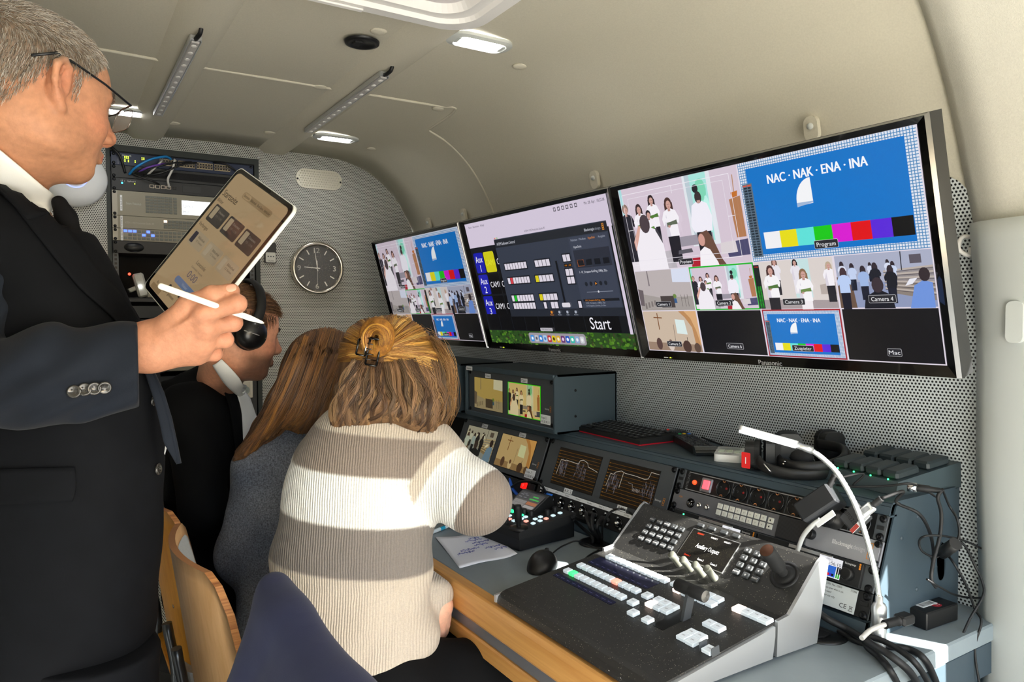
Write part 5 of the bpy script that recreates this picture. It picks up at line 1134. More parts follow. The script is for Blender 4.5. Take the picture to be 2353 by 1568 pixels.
sc_ = MB().rect(x0, y0, x1, y1, .0012).build('screen', dustglass(), mix, M=LB.copy()); w, h = x1-x0, y1-y0
mb = MB(); mb.text('Auxiliary Outputs', x0+w*.5, y0+h*.52, .0095, .0016, wid=.056); mb.text('AUXILIARY 2', x0+w*.5, y1-h*.1, .0034, .0016, wid=.016).text('AUXILIARY 3', x0+w*.78, y1-h*.1, .0034, .0016, wid=.016).text('Camera 2', x0+w*.5, y0+h*.13, .0042, .0016, wid=.015).text('Camera 3', x0+w*.78, y0+h*.13, .0042, .0016, wid=.015)
lit_w = mat('lit_letters', 'e0e0e0', .5, emit='d8d8d8', est=.7); mb.build('screen_lettering', lit_w, sc_)
MB().text('AUXILIARY 1', x0+w*.2, y1-h*.1, .0034, .0016, wid=.016).text('Camera 1', x0+w*.2, y0+h*.13, .0042, .0016, wid=.015).build('screen_lettering', mat('lit_red_letters', 'd04020', .5, emit='d83a18', est=.7), sc_)
knm = mat('soft_grey_knob', '74766c', .35, metal=.4)
for p in ((1561, 1297), (1587, 1309), (1615, 1321), (1642, 1330)):
    u, v = uv(PB, *p); MB().lathe([(.0075, 0), (.0075, .002), (.0068, .003), (.0068, .022), (.0074, .024), (.0074, .031), (.0066, .032), (0, .032)], 20).build('menu_knob', knm, mix, M=LB @ Matrix.Translation((u, v, 0)))
kcap = mat('grey_keycap', '3c3f41', .4); kkt = ink_w
def key(px, py, t, w=.0165, h=.0105):
    u, v = uv(PB, px, py, .002); o = MB().box((0, 0, .0022), (w, h, .0044), .0012).build('key', kcap, mix, M=LB @ Matrix.Translation((u, v, .0002)))
    if t: MB().text(t, 0, 0, .0027 if len(t) > 1 else .0034, .0046, wid=min(.012, .0022*len(t)+.001)).build('key_lettering', ink_w, o)
T = ['HOME', 'SETTINGS', 'MACROS', '<', '>', 'ME', 'WIPE', 'DVE', 'STINGER', 'DIP', 'FTB', 'MEDIA', 'SCREEN', 'COLOR', '', 'MACRO', 'SUPER', 'CAMERA', 'AUDIO', 'AUX']
for r in range(4):
    for c in range(5):
        a, b = c/4, r/3; px = 1499.5+(1566.3-1499.5)*a+(1473.2-1499.5)*b; py = 1195+(1217.3-1195)*a+(1237.7-1195)*b; key(px, py, T[r*5+c], .0135, .0100)
T = '1 2 3 4 5 6 7 8 9 ENTER 0 RESET'.split()
for r in range(4):
    for c in range(3):
        a, b = c/2, r/3; key(1718.5+43.5*a-26.5*b, 1265.8+16.3*a+49.2*b, T[r*3+c], .0135, .0105)
for p in ((1610.5, 1208), (1636.9, 1216), (1664, 1224.5), (1692, 1232.7)): key(*p, None, .0165, .0075)
# joystick
u, v = uv(PB, 1803, 1322); J = LB @ Matrix.Translation((u, v, 0)); j = MB().lathe([(.026, 0), (.026, .002), (.021, .003), (.020, .001), (.017, .004), (.013, .006), (.0, .006)], 32).build('joystick_base', rubber, mix, M=J)
MB().lathe([(.0085, .004), (.0085, .018), (.0115, .021), (.0125, .024), (.0125, .060), (.0128, .062), (.0128, .067), (.0118, .0685), (0, .0685)], 32).build('joystick', blk_m, mix, M=J)
MB().lathe([(.0118, .0686), (0, .0689)], 32).build('joystick_cap', mat('bronze_cap', '6a4a3c', .25, metal=.9), mix, M=J)
# transition lever
S4 = [uv(PA, *p) for p in ((1497.4, 1436.7), (1523, 1449.6), (1598.3, 1412.8), (1572.6, 1402.6))]
us = sorted(p[0] for p in S4); vs_ = sorted(p[1] for p in S4); u0, u1 = (us[0]+us[1])/2, (us[2]+us[3])/2; v0, v1 = (vs_[0]+vs_[1])/2, (vs_[2]+vs_[3])/2
MB().prism(rr(u0, v0, u1, v1, .003), 0, .0006).build('lever_slot', mat('slot_black', '040404', .35), mix, M=LA.copy())
uu, vv = uv(PA, 1575, 1424); ht = .056; top_uv = uv(PA, 1588, 1357, ht)
arm = MB(); a = Vector((uu, vv, 0)); b = Vector((top_uv[0], top_uv[1], ht)); d = (b-a).normalized(); sd_ = Vector((1, 0, 0)); fw = d.cross(sd_).normalized()
Q = [a+sd_*sx*.003+fw*sy*.009 for sx, sy in ((-1, -1), (1, -1), (1, 1), (-1, 1))]; Q2 = [b+sd_*sx*.003+fw*sy*.009 for sx, sy in ((-1, -1), (1, -1), (1, 1), (-1, 1))]
arm.add(Q+Q2, [(0, 1, 5, 4), (1, 2, 6, 5), (2, 3, 7, 6), (3, 0, 4, 7), (4, 5, 6, 7)]); arm.build('lever_arm', gunmetal, mix, M=LA.copy())
MB().lathe([(0, -.031), (.0095, -.031), (.0105, -.030), (.0105, -.002), (.0100, 0), (.0105, .002), (.0105, .030), (.0095, .031)], 28, ax=Matrix(((0, 0, 1), (1, 0, 0), (0, 1, 0)))).build('lever_grip', blk_m, mix, M=LA @ Matrix.Translation(b))
MB().lathe([(0, .0318), (.0094, .0312)], 28, ax=Matrix(((0, 0, 1), (1, 0, 0), (0, 1, 0)))).build('grip_cap', mat('turned_cap', 'b8b0a8', .2, metal=1), mix, M=LA @ Matrix.Translation(b))
p = mi @ at(1570, 1181, x=.70+.377); MB().ball((p.x, .378, .1445), .0016, 8, 6).build('power_light', green_led, mix)
# ------------------------------------------------------------------ camera controller
pc_ = thing('camera_controller', 'small black joystick controller with tilted display, behind the paper', 'camera controller', FR((.906, 1.412, DZ), (.115, -.9934, 0), (.9934, .115, 0)))
PIm = pc_.matrix_world.inverted(); W_ = .30
mb = MB(); mb.prism([(0, .003), (0, .031), (.175, .040), (.175, .003)], -W_+.004, -.004, 0, AX); mb.build('body', mat('ptz_black', '17191b', .5), pc_)
mb = MB(); mb.prism([(-.004, .030), (-.005, .046), (.003, .050), (.178, .062), (.180, .040), (0, .030)], -W_, 0, 0, AX); mb.build('top_plate', blk_m, pc_)
PP = pc_.matrix_world @ FR((0, .003, .050), (1, 0, 0), (0, .175, .012)); LP = PIm @ PP
for p, c in (((1175, 1175), 'g'), ((1171, 1187), 'w'), ((1190, 1187), 'w'), ((1208, 1190), 'w'), ((1178, 1178), 'g'), ((1199, 1186), 'g'), ((1171, 1195), 'r'), ((1181, 1199), 'w'), ((1230, 1195), 'w'), ((1242, 1190), 'w'), ((1255, 1194), 'r'), ((1241, 1199), 'w'), ((1225, 1205), 'w'), ((1271, 1187), 'w'), ((1287, 1181), 'w'), ((1209, 1200), 'r'), ((1199, 1194), 'w'), ((1163, 1180), 'w'), ((1160, 1192), 'w')):
    u, v = uv(PP, *p); MB().box((u, v, .002), (.0095, .0095, .004), .001).build('button', {'w': mat('lit_pale', 'c8dce0', .4, emit='b8d4dc', est=.5) if 'lit_pale' not in bpy.data.materials else bpy.data.materials['lit_pale'], 'g': mat('lit_green', '40e0a0', .4, emit='30d890', est=.8) if 'lit_green' not in bpy.data.materials else bpy.data.materials['lit_green'], 'r': mat('lit_salmon', 'ffb0a0', .4, emit='ff9a88', est=.6) if 'lit_salmon' not in bpy.data.materials else bpy.data.materials['lit_salmon']}[c], pc_, M=LP.copy())
for p in ((1177, 1172), (1191, 1177), (1205, 1182), (1221, 1186), (1258, 1184), (1275, 1177), (1163, 1202)):
    u, v = uv(PP, *p); MB().lathe([(.0068, 0), (.0066, .012), (.0058, .0135), (0, .0135)], 16).build('knob', rubber, pc_, M=LP @ Matrix.Translation((u, v, 0)))
u, v = uv(PP, 1192, 1214); J = LP @ Matrix.Translation((u, v, 0)); MB().lathe([(.024, 0), (.023, .003), (.012, .004), (0, .004)], 28).build('joystick_base', blk, pc_, M=J)
mb = MB(); mb.lathe([(.0055, .004), (.0055, .014), (.0085, .017), (.0092, .040), (.0092, .044), (.0098, .046), (.0092, .048), (.0098, .050), (.0092, .052), (.0086, .055), (0, .055)], 24); mb.build('joystick', rubber, pc_, M=J)
q = [uv(PP, *p, .012) for p in ((1207, 1138), (1262, 1151), (1238, 1177), (1185, 1161))]
u0 = (q[0][0]+q[3][0])/2; u1 = (q[1][0]+q[2][0])/2; hs = thing  # tilted display housing
HB = LP @ Matrix.Translation(((u0+u1)/2, .118, .0)); hw = (u1-u0)/2+.008
mb = MB(); mb.prism([(-.030, 0), (-.030, .006), (.030, .036), (.040, .034), (.044, 0)], -hw, hw, 0, AX); hd = mb.build('display_housing', blk, pc_, M=HB)
DP = HB @ FR((0, -.030, .0065), (1, 0, 0), (0, .060, .030)); p = Pic(-hw+.006, .006, 2*hw-.012, .054, .001, .0001)
p.rect(0, 0, 16, 9, '3c3836'); p.up(); p.rect(.4, 5.0, 7.4, 8.5, '211f22'); p.rect(.4, .5, 8.4, 4.2, '8f8a86'); p.rect(8.8, 2.3, 15.4, 4.2, 'b5652a'); p.rect(8.8, .5, 15.4, 2.0, 'a8a4a0'); p.up(); p.rect(9.4, 6.9, 13.0, 7.6, '28c840'); p.rect(8.4, 5.3, 14.6, 6.0, '28c840')
for k in range(4): p.rect(1+(k % 2)*3.2, 5.6+(k//2)*1.4, 3+(k % 2)*3.2, 6.0+(k//2)*1.4, '8a8a90'); p.rect(.4+k*2, .5, .48+k*2, 4.2, '4a4644')
p.rect(.4, 2.3, 15.4, 2.42, '4a4644'); p.text('Overview', 3.4, 8.0, .5, 'b0b0b4', wid=3); o = p.build('picture', pc_, tint); o.matrix_basis = DP
# ------------------------------------------------------------------ paper, pen, mouse
PZ = DZ+.0006
P = [at(*p, z=PZ) for p in ((1056, 1306), (1189, 1277), (1130, 1228), (1000, 1236))]; c = (P[0]+P[2])/2; ax = (P[1]-P[0])
PM = FR(c, ax, P[3]-P[0]); pi_ = PM.inverted(); Q = [pi_ @ p for p in P]
t = thing('note_paper', 'white sheet with blue handwritten notes at the woman\'s elbow', 'paper', PM)
def fn(u, v):
    a = Q[0].lerp(Q[1], u); b = Q[3].lerp(Q[2], u); r = a.lerp(b, v); r.z += .0022*math.sin(u*4.2+v*2)**2+.006*max(0, u-.85)*max(0, .4-v)*8; return r
MB().grid(fn, 16, 12).build('sheet', mat('white_paper', 'eceff5', .7), t).modifiers.new('thick', 'SOLIDIFY').thickness = .0004
mb = MB()
for x0_, y0_, n, w in ((.02, .055, 2, .05), (.03, .035, 3, .05), (.02, .018, 2, .04), (-.02, .0, 3, .055), (-.04, -.016, 3, .05), (.035, -.012, 3, .045), (.045, -.03, 2, .035), (.03, .070, 2, .03)):
    pts = []; x_ = x0_-w/2
    for k in range(n*7): x_ += w/(n*7); pts.append((x_, y0_+.004*math.sin(k*2.3+x0_*50)+.0025*math.sin(k*5.1)-.004*(k % 7 == 0), .0052))
    mb.tube(pts, .0006, 4)
mb.build('handwriting', mat('blue_ink', '2a3a9a', .5), t)
a, b = at(1002, 1220, z=DZ+.006), at(1040, 1205, z=DZ+.006); d = (b-a).normalized(); t = thing('ballpoint_pen', 'pale blue and white ballpoint pen between the paper and the controller', 'pen', FR(a-d*.08, d, Vector((0, 0, 1)).cross(d)))
AXX = Matrix(((0, 0, 1), (0, 1, 0), (-1, 0, 0))); MB().lathe([(0, -.0), (.001, .002), (.0042, .016), (.0048, .05), (.0048, .125)], 14, ax=AXX).build('barrel', mat('pen_white', 'd8e4ea', .3), t)
MB().lathe([(.0049, .095), (.0049, .113)], 14, ax=AXX).build('print_band', mat('pen_blue', '2aa0c8', .3), t); MB().lathe([(.0044, .125), (.0044, .130), (.003, .131), (.003, .140), (0, .140)], 14, ax=AXX).build('push_button', gunmetal, t); MB().box((.115, 0, .0062), (.034, .003, .0015), .0005).build('clip', alu, t)
mp = at(1248, 1304, z=DZ); t = thing('computer_mouse', 'black computer mouse beside the mixer, partly in sunlight', 'mouse', FR(mp, (.62, -.78, 0), (.78, .62, 0)))
def mfn(u, v):
    a = 2*PI*u; h = v; r = (1-h**2.2)**.5 if h < 1 else 0; y = .056*math.sin(a)*r; x = .031*math.cos(a)*r*(1-.12*math.sin(a)); z = .037*h*(1-.25*(y/.056)**2-.12*(y/.056)) ; return (x, y, z+.001)
MB().grid(lambda u, v: mfn(u, min(1, v)), 32, 14).build('shell', mat('mouse_black', '141414', .38), t)
MB().tube([(0, .012, .0365), (0, .03, .0335), (0, .046, .0250)], .0006, 6).build('button_seam', blk_g, t); MB().lathe([(0, -.003), (.006, -.003), (.006, .003), (0, .003)], 16, ax=AXX).build('scroll_wheel', rubber, t, M=Matrix.Translation((0, .030, .0275)))
W3 = lambda px, py, z: at(px, py, z=z)
cable('mouse_cable', 'thin black mouse cable arching to the rear of the mixer', [W3(1262, 1279, DZ+.012), W3(1282, 1262, DZ+.012), W3(1300, 1252, DZ+.022), W3(1325, 1244, DZ+.03), W3(1355, 1254, DZ+.016), W3(1385, 1266, DZ+.004), W3(1402, 1262, DZ+.003)], .0018, rubber)
cable('controller_cable', 'thin black cable lying behind the mouse toward the mixer', [W3(1335, 1296, DZ+.003), W3(1350, 1280, DZ+.003), W3(1370, 1268, DZ+.003), W3(1400, 1258, DZ+.003)], .0022, rubber)
# cables from the connector panel into the desk grommet
def kp(px, py, w): s, t = kuv(px, py, w); return KO + kd*s + kup*t + KF.col[2].xyz*w
for k, (pts, lab) in enumerate((
    ([kp(1347, 1179, .012), kp(1347, 1185, .05), W3(1356, 1212, .80), W3(1370, 1235, .76), gp2+Vector((-.004, .006, -.0))], 'thick black cable dropping from the fourth socket into the grommet'),
    ([kp(1366, 1183, .014), kp(1362, 1186, .06), W3(1362, 1215, .80), W3(1374, 1236, .765), gp2+Vector((.006, -.004, 0))], 'thick black cable with moulded plug dropping from the fifth socket'),
    ([kp(1395, 1195, .016), kp(1380, 1195, .055), W3(1372, 1212, .80), W3(1380, 1236, .765), gp2+Vector((.012, -.010, 0))], 'thick black cable with strain relief dropping from the sixth socket'),
    ([kp(1456, 1190, .02), kp(1450, 1180, .06), W3(1425, 1170, .90), W3(1400, 1180, .87), W3(1385, 1210, .80), W3(1384, 1240, .76), gp2+Vector((.0, -.018, 0))], 'thin black cable arching past the paper strip into the grommet'),
    ([W3(1315, 1188, .80), W3(1345, 1200, .775), W3(1390, 1215, .757), W3(1440, 1228, .752)], 'black cable running along the foot of the connector panel'),
    ([W3(1316, 1194, .79), W3(1340, 1215, .76), W3(1362, 1236, .755), gp2+Vector((-.014, .0, 0))], 'black cable slanting from the controller into the grommet'))):
    cable('audio_cable', lab, pts, .0045 if k != 3 else .0025, rubber)
for k, (px, py, dx) in enumerate(((1354, 1181, 14), (1383, 1192, 14))):
    a = kp(px, py, .012); b = kp(px+dx, py+3, .02); t = tag(MB().tube([Vector((0, 0, 0)), (b-a)*.3, (b-a)*.35, (b-a)], [.0075, .0075, .006, .005], 12).build('cable_plug', rubber), ('black plug lying in the fourth connector socket', 'black plug lying in the fifth connector socket')[k], 'plug', 'connector plugs'); t.location = a
for k, (p, q, c, l) in enumerate((((1172, 1098), (1190, 1140), '2060d0', 'blue network cable hanging below the sloping screens'), ((1255, 1132), (1268, 1140), '2d78e0', 'short blue plug lead left of the round sockets'))):
    a = kp(*p, -.004); b = kp(*q, .006); cable('blue_cable', l, [a, a.lerp(b, .5)+Vector((-.008, 0, 0)), b], .005, mat('cable_blue%d' % k, c, .4))
cable('curved_cable', 'black cable curving over the controller display', [kp(1170, 1125, .002), kp(1190, 1110, .03), kp(1215, 1107, .05), kp(1240, 1112, .05), kp(1252, 1128, .02), kp(1256, 1140, .004)], .0035, rubber)
# ------------------------------------------------------------------ gooseneck lamp
lp = at(2019, 1489, z=DZ); t = thing('gooseneck_lamp', 'silver gooseneck lamp with a flat lit bar head clamped on the desk', 'lamp', lp); li = Matrix.Translation(-lp)
MB().lathe([(.0114, 0), (.0118, .002), (.0118, .038), (.011, .040), (.0118, .042), (.0118, .068), (.009, .074), (.0058, .076), (.0058, .086), (0, .086)], 28).build('base', alu, t)
rr_ = ray(2019, 1400); dd = (lp-cC).dot(cF)
neck = [lp+Vector((0, 0, .084)), at(2018, 1360, d=dd), at(2010, 1310, d=dd), at(1992, 1240, d=dd+.012), at(1965, 1160, d=dd+.022), at(1927, 1092, d=dd+.032), at(1895, 1058, d=dd+.038), at(1866, 1036, d=dd+.042)]
neck = [li @ p for p in spline(neck, 14)]; NR = [.0043+.0006*(k % 2) for k in range(len(neck))]
MB().tube(neck, NR, 12).build('neck', mat('neck_metal', 'dfe3e2', .25, metal=.8), t)
hA, hB_, hC = li @ at(1866, 1036, d=dd+.042), li @ at(1828, 1022, d=dd+.046), li @ at(1692, 984, d=dd+.075)
MB().tube([hA, hA.lerp(hB_, .45), hA.lerp(hB_, .5), hB_], [.0062, .0062, .0056, .0056], 16).build('collar', alu, t)
dx = (hC-hB_).normalized(); up_ = Vector((.1, .05, 1)); HM = FR((hB_+hC)/2+dx*-.003, dx, up_.cross(dx)); Lh = (hC-hB_).length
MB().prism(rr(-Lh/2, -.013, Lh/2, .013, .006), -.001, .007).build('head', silver, t, M=HM); MB().prism(rr(-Lh/2+.002, -.0115, Lh/2-.003, .0115, .005), -.006, -.0008).build('light_panel', mat('lamp_panel', 'ffffff', .4, emit='ffffff', est=2.2), t, M=HM)
# ------------------------------------------------------------------ power brick and cables at the desk end
P = [at(*p, z=DZ+.032) for p in ((2073, 1395), (2133, 1412), (2205, 1388), (2150, 1364))]; BM = FR(at(2130, 1452, z=DZ)*1, P[2]-P[1], P[0]-P[1]); bi = BM.inverted()
q = [bi @ p for p in P]; t = thing('power_brick', 'black power brick with barcode label and red seal at the desk end', 'power supply', BM); bw = (P[2]-P[1]).length; bh = min(.036, (P[0]-P[1]).length)
MB().box((bw/2, bh/2, .016), (bw, bh, .031), .002).build('case', mat('brick_black', '131314', .45), t)
MB().box((bw*.42, bh*.74, .0318), (.042, .017, .0006)).build('barcode_label', label_m, t); mb = MB()
for k in range(16): mb.rect(bw*.42-.018+k*.0022, bh*.74-.006, bw*.42-.018+k*.0022+rng.choice([.0006, .0012]), bh*.74+.004, .0323)
mb.build('barcode', ink_k, t); MB().lathe([(.010, .0314), (0, .0320)], 24).build('red_seal', mat('seal_red', 'b02030', .5), t, M=Matrix.Translation((bw*.55, bh*.40, 0)) @ Matrix.Diagonal((1.25, .9, 1, 1))); MB().text('TS', bw*.55, bh*.40, .007, .0324).build('seal_lettering', ink_w, t)
plug0 = at(2074, 1424, y=.655); pl = thing('mains_plug', 'black ribbed mains plug fitted in the power brick', 'plug', FR(plug0, (-.99, .1, 0), (-.1, -.99, 0)))
MB().box((-.004, 0, 0), (.028, .022, .016), .003).build('body', rubber, pl); mb = MB(); mb.tube([(.010, 0, 0)]+[(.010+.003*k, 0, 0) for k in range(1, 12)], [.0085, .0085]+[(.0075 if k % 2 else .0060) for k in range(10)], 14); mb.build('strain_relief', rubber, pl)
e0 = pl.matrix_world @ Vector((.04, 0, 0)); cable('mains_cable', 'pale grey cable end running from the mains plug behind the lamp base', [e0, e0+Vector((-.03, .006, -.004)), e0+Vector((-.06, .004, -.010))], .004, mat('pale_cable', 'b9b8b4', .3))
dz = DZ+.005
tri = [(1868, 1396, .80), (1900, 1422, .775), (1950, 1448, .76), (2005, 1482, .765), (2050, 1510, .765), (2095, 1550, .735), (2120, 1600, .66)]
cable('desk_cable', 'thick black cable from behind the mixer, crossing in front of the lamp', [at(x, y, z=z) for x, y, z in tri], .0058, rubber, 'cable')
cable('desk_cable', 'thick black cable lowest of the bundle, curving to the desk corner', [at(x, y, z=z) for x, y, z in ((1872, 1410, dz), (1920, 1446, dz), (1975, 1476, dz), (2040, 1486, dz), (2090, 1493, dz), (2128, 1520, .735), (2160, 1590, .66))], .0055, rubber, 'cable')
cable('desk_cable', 'thick black cable looped round the lamp base and over the edge', [at(x, y, z=z) for x, y, z in ((1998, 1457, dz+.02), (1988, 1466, dz+.012), (1992, 1486, dz+.004), (2020, 1510, dz), (2048, 1545, dz-.004), (2075, 1600, .68))], .0055, rubber, 'cable')
cable('desk_cable', 'thick black cable over the top of the bundle at the corner', [at(x, y, z=z) for x, y, z in ((1990, 1462, dz+.016), (2030, 1474, dz+.016), (2075, 1500, dz+.014), (2112, 1535, .742), (2150, 1600, .67))], .005, rubber, 'cable')
# ------------------------------------------------------------------ things on top of the console
def top_at(px, py, h=0): return at(px, py, z=CT+h)
a, b = top_at(1312, 990), top_at(1470, 1028); yd = (a-b); yd.z = 0; ax = -yd.normalized(); Lk = .305
KM = FR(b + yd.normalized()*Lk, ax, Vector((0, 0, 1)).cross(ax)) ; t = thing('computer_keyboard', 'black keyboard with red base edge on the console', 'keyboard', KM); dk_ = .125
mb = MB(); mb.prism(rr(0, 0, Lk, dk_, .006), 0, .006); mb.build('base', mat('red_base', 'c01028', .35), t)
mb = MB(); mb.prism([(0, .006), (0, .016), (dk_, .024), (dk_, .006)], 0, Lk, 0, AX); mb.build('body', blk_m, t)
kc = mat('black_keycap', '1c1d1f', .5); sl = math.atan2(.008, dk_); KB = Matrix.Translation((0, 0, .0162)) @ Matrix.Rotation(sl, 4, 'X'); hc = mat('key_legend', '9aa0a4', .6)
_k = MB().box((0, 0, .002), (.0150, .0150, .004), .0016).mesh('key'); _k.materials.append(kc)
_kg = MB().rect(-.003, -.002, .001, .004, .0042).mesh('legend'); _kg.materials.append(hc)
for r in range(6):
    n = 15 if r else 1
    if r == 0:
        for k, (x, w) in enumerate(((.02, 1.3), (.045, 1.3), (.07, 1.3), (.135, 5.5), (.2, 1.3), (.225, 1.3), (.255, 1), (.275, 1))): o = place('key', _k, t, None, KB @ Matrix.Translation((x, .013, 0)) @ Matrix.Diagonal((w, 1, 1, 1)))
        continue
    for k in range(16):
        x = .012+k*.0187+(.004*r % .012); 
        if x > Lk-.01: continue
        o = place('key', _k, t, None, KB @ Matrix.Translation((x, .013+r*.0195, 0))); place('key_legend', _kg, o)
# television remote, black with coloured keys
def remote(A, B, w, name, label, th):
    d = (B-A); L = d.length; ax = d.normalized(); return thing(name, label, 'remote control', FR(A, Vector((ax.y, -ax.x, 0)), ax)), L
A, B = top_at(1625, 1052), top_at(1545, 1003); t, L = remote(A, B, .05, 'television_remote', 'long black television remote beside the keyboard, coloured keys', .02); w = .052
mb = MB(); mb.prism([(0, .004), (0, .014), (.010, .022), (L-.01, .020), (L, .012), (L, .004)], -w/2, w/2, 0, AX); mb.build('body', blk, t); MB().prism([(.0, .0042), (-.002, .012), (.010, .0225), (.022, .0225), (.022, .0042)], -w/2-.0006, w/2+.0006, 0, AX).build('end_cap', mat('dark_chrome', '8a8c90', .2, metal=1), t)
rk = mat('remote_key', '2c2d30', .5); RB_ = Matrix.Translation((0, 0, .0222))
for r in range(11):
    for c in range(4): 
        m_ = rk
        if r == 8: m_ = [mat('key_red', 'e03028', .4), mat('key_green', '18a858', .4), mat('key_yellow', 'e8b820', .4), mat('key_blue', '2060c0', .4)][c]
        MB().box((-.018+c*.012, .035+r*(L-.06)/11, .0218-.0015*r/11), (.0085, .0075, .004), .001).build('key', m_, t)
MB().box((-.017, L-.018, .0212), (.007, .006, .004), .001).build('power_key', bpy.data.materials['key_red'], t)
A, B = top_at(1672, 1066), top_at(1690, 1028); t, L = remote(A, B, .06, 'climate_remote', 'short white remote control with small display', .02); w = .060; L = .105
MB().prism(rr(-w/2, 0, w/2, L, .010), .002, .019).build('body', mat('glossy_white', 'e9ebed', .2), t); MB().rrect(-w/2+.006, L-.036, w/2-.006, L-.010, .003, .0196).build('display', mat('lcd_grey', '9aa3a6', .3), t)
for r in range(3):
    for c in range(3): MB().box((-.017+c*.017, .034+r*.012, .0192), (.013, .0075, .002), .0008).build('key', mat('mint_key', 'd6e2d8', .5) if 'mint_key' not in bpy.data.materials else bpy.data.materials['mint_key'], t)
MB().text('CARBEST', 0, .017, .005, .0196, wid=.034, bold=.0002).build('lettering', ink_k, t)
cable('thin_cable', 'thin black cable lying between the two remotes along the wall', [top_at(1568, 1000, .004), top_at(1590, 998, .004), top_at(1625, 1010, .004), top_at(1660, 1024, .004)], .0025, rubber)
# ------------------------------------------------------------------ headsets
hp = mat('headset_black', '141516', .45); pad = mat('ear_pad', '101112', .7); lea = mat('leather_band', '1b1b1b', .5, bump=(300, .2, .0006))
def headset(label, px, py, sc, red, name='intercom_headset'):
    p = top_at(px, py); t = thing(name, label, 'headset', FR(p, (.25, -.97, 0), (.97, .25, 0)))
    # band lies on the console as a flat loop
    pts = [(.115*math.cos(a), .03+.10*math.sin(a), .016+.006*math.sin(a*2)) for a in np.linspace(RAD(198), RAD(382), 14)]
    MB().tube([(x, -y+.02, z) for x, y, z in pts], .0075, 10, flat=2.1, up=(0, 0, 1)).build('headband', lea, t)
    return t
p = top_at(1840, 1092); HM_ = FR(p, (0, -1, 0), (1, 0, 0)); hi_ = HM_.inverted()
t = thing('intercom_headset', 'black intercom headset with red number tag, under the lamp head', 'headset', HM_)
H = lambda px, py, h: hi_ @ top_at(px, py, h)
band = [H(1742, 1058, .03), H(1755, 1072, .022), H(1785, 1084, .016), H(1830, 1092, .013), H(1880, 1092, .013), H(1925, 1082, .016), H(1950, 1062, .022), H(1948, 1046, .032), H(1935, 1030, .04)]
MB().tube(spline(band, 6), .006, 10, flat=2.0, up=(0, 0, 1)).build('headband', lea, t)
def cup(pt, ax, r=.033, d=.026, h=.062):
    ax = Vector(ax).normalized(); M = FR(pt, Vector((0, 0, 1)).cross(ax), (0, 0, 1)); M2 = M
    o = MB().prism(rr(-r*.72, -h/2, r*.72, h/2, .014, 5), -d/2, d*.2).build('ear_cup', hp, t, M=M2); MB().prism(rr(-r*.78, -h/2-.003, r*.78, h/2+.003, .018, 5), d*.2, d*.62).build('ear_pad', pad, o); return o
c1 = cup(H(1729, 1044, .034), (.75, .5, 0), .030, .026, .056); MB().prism(rr(-.010, -.016, .010, .016, .002), 0, .001).build('red_tag', mat('tag_red', 'e02828', .5), t, M=FR(H(1730, 1057, .030)+Vector((-.004, -.016, 0)), (1, .1, 0), (0, 0, 1)))
MB().text('1', 0, 0, .014, .0014).build('tag_number', ink_w, t, M=FR(H(1730, 1057, .030)+Vector((-.004, -.016, 0)), (1, .1, 0), (0, 0, 1)))
cup(H(1908, 1030, .040), (-.8, .3, 0), .034, .03, .070)
MB().tube(spline([H(1742, 1060, .03), H(1755, 1075, .012), H(1775, 1088, .006), H(1772, 1086, .014), H(1755, 1066, .03)], 6), .0016, 6).build('wire_yoke', chrome, t)
MB().tube(spline([H(1800, 1066, .03), H(1815, 1078, .014), H(1822, 1080, .012), H(1818, 1072, .022), H(1802, 1060, .034)], 6), .0016, 6).build('wire_yoke', chrome, t)
MB().tube(spline([H(1940, 1030, .03), H(1958, 1048, .012), H(1968, 1052, .006)], 6), .0018, 6).build('cable', rubber, t)
q = top_at(1800, 1064); HM2 = FR(q, (0, -1, 0), (1, 0, 0)); hi_ = HM2.inverted(); t = thing('intercom_headset', 'black intercom headset with foam microphone behind the tagged one', 'headset', HM2)
band = [H(1790, 1056, .03), H(1800, 1066, .026), H(1835, 1074, .026), H(1880, 1074, .028), H(1925, 1064, .034), H(1942, 1046, .044), H(1930, 1030, .05), H(1880, 1020, .05)]
MB().tube(spline(band, 6), .006, 10, flat=2.0, up=(0, 0, 1)).build('headband', lea, t)
cup(H(1772, 1040, .04), (.6, .6, 0)); cup(H(1812, 1034, .046), (-.5, .5, .2), .034, .03, .07)
MB().tube(spline([H(1775, 1028, .05), H(1790, 1040, .04), H(1815, 1050, .034), H(1830, 1050, .034)], 6), .003, 8).build('boom_arm', hp, t)
fm = MB(); pF = H(1842, 1052, .034); fm.tube([pF+Vector((-.026, 0, 0)), pF+Vector((-.021, 0, 0)), pF+Vector((-.010, 0, 0)), pF+Vector((.012, 0, 0)), pF+Vector((.02, 0, 0)), pF+Vector((.023, 0, 0))], [.004, .013, .016, .016, .011, .003], 14); fm.build('foam_cover', mat('foam', '2b2b2b', .95, bump=(500, .6, .001)), t)
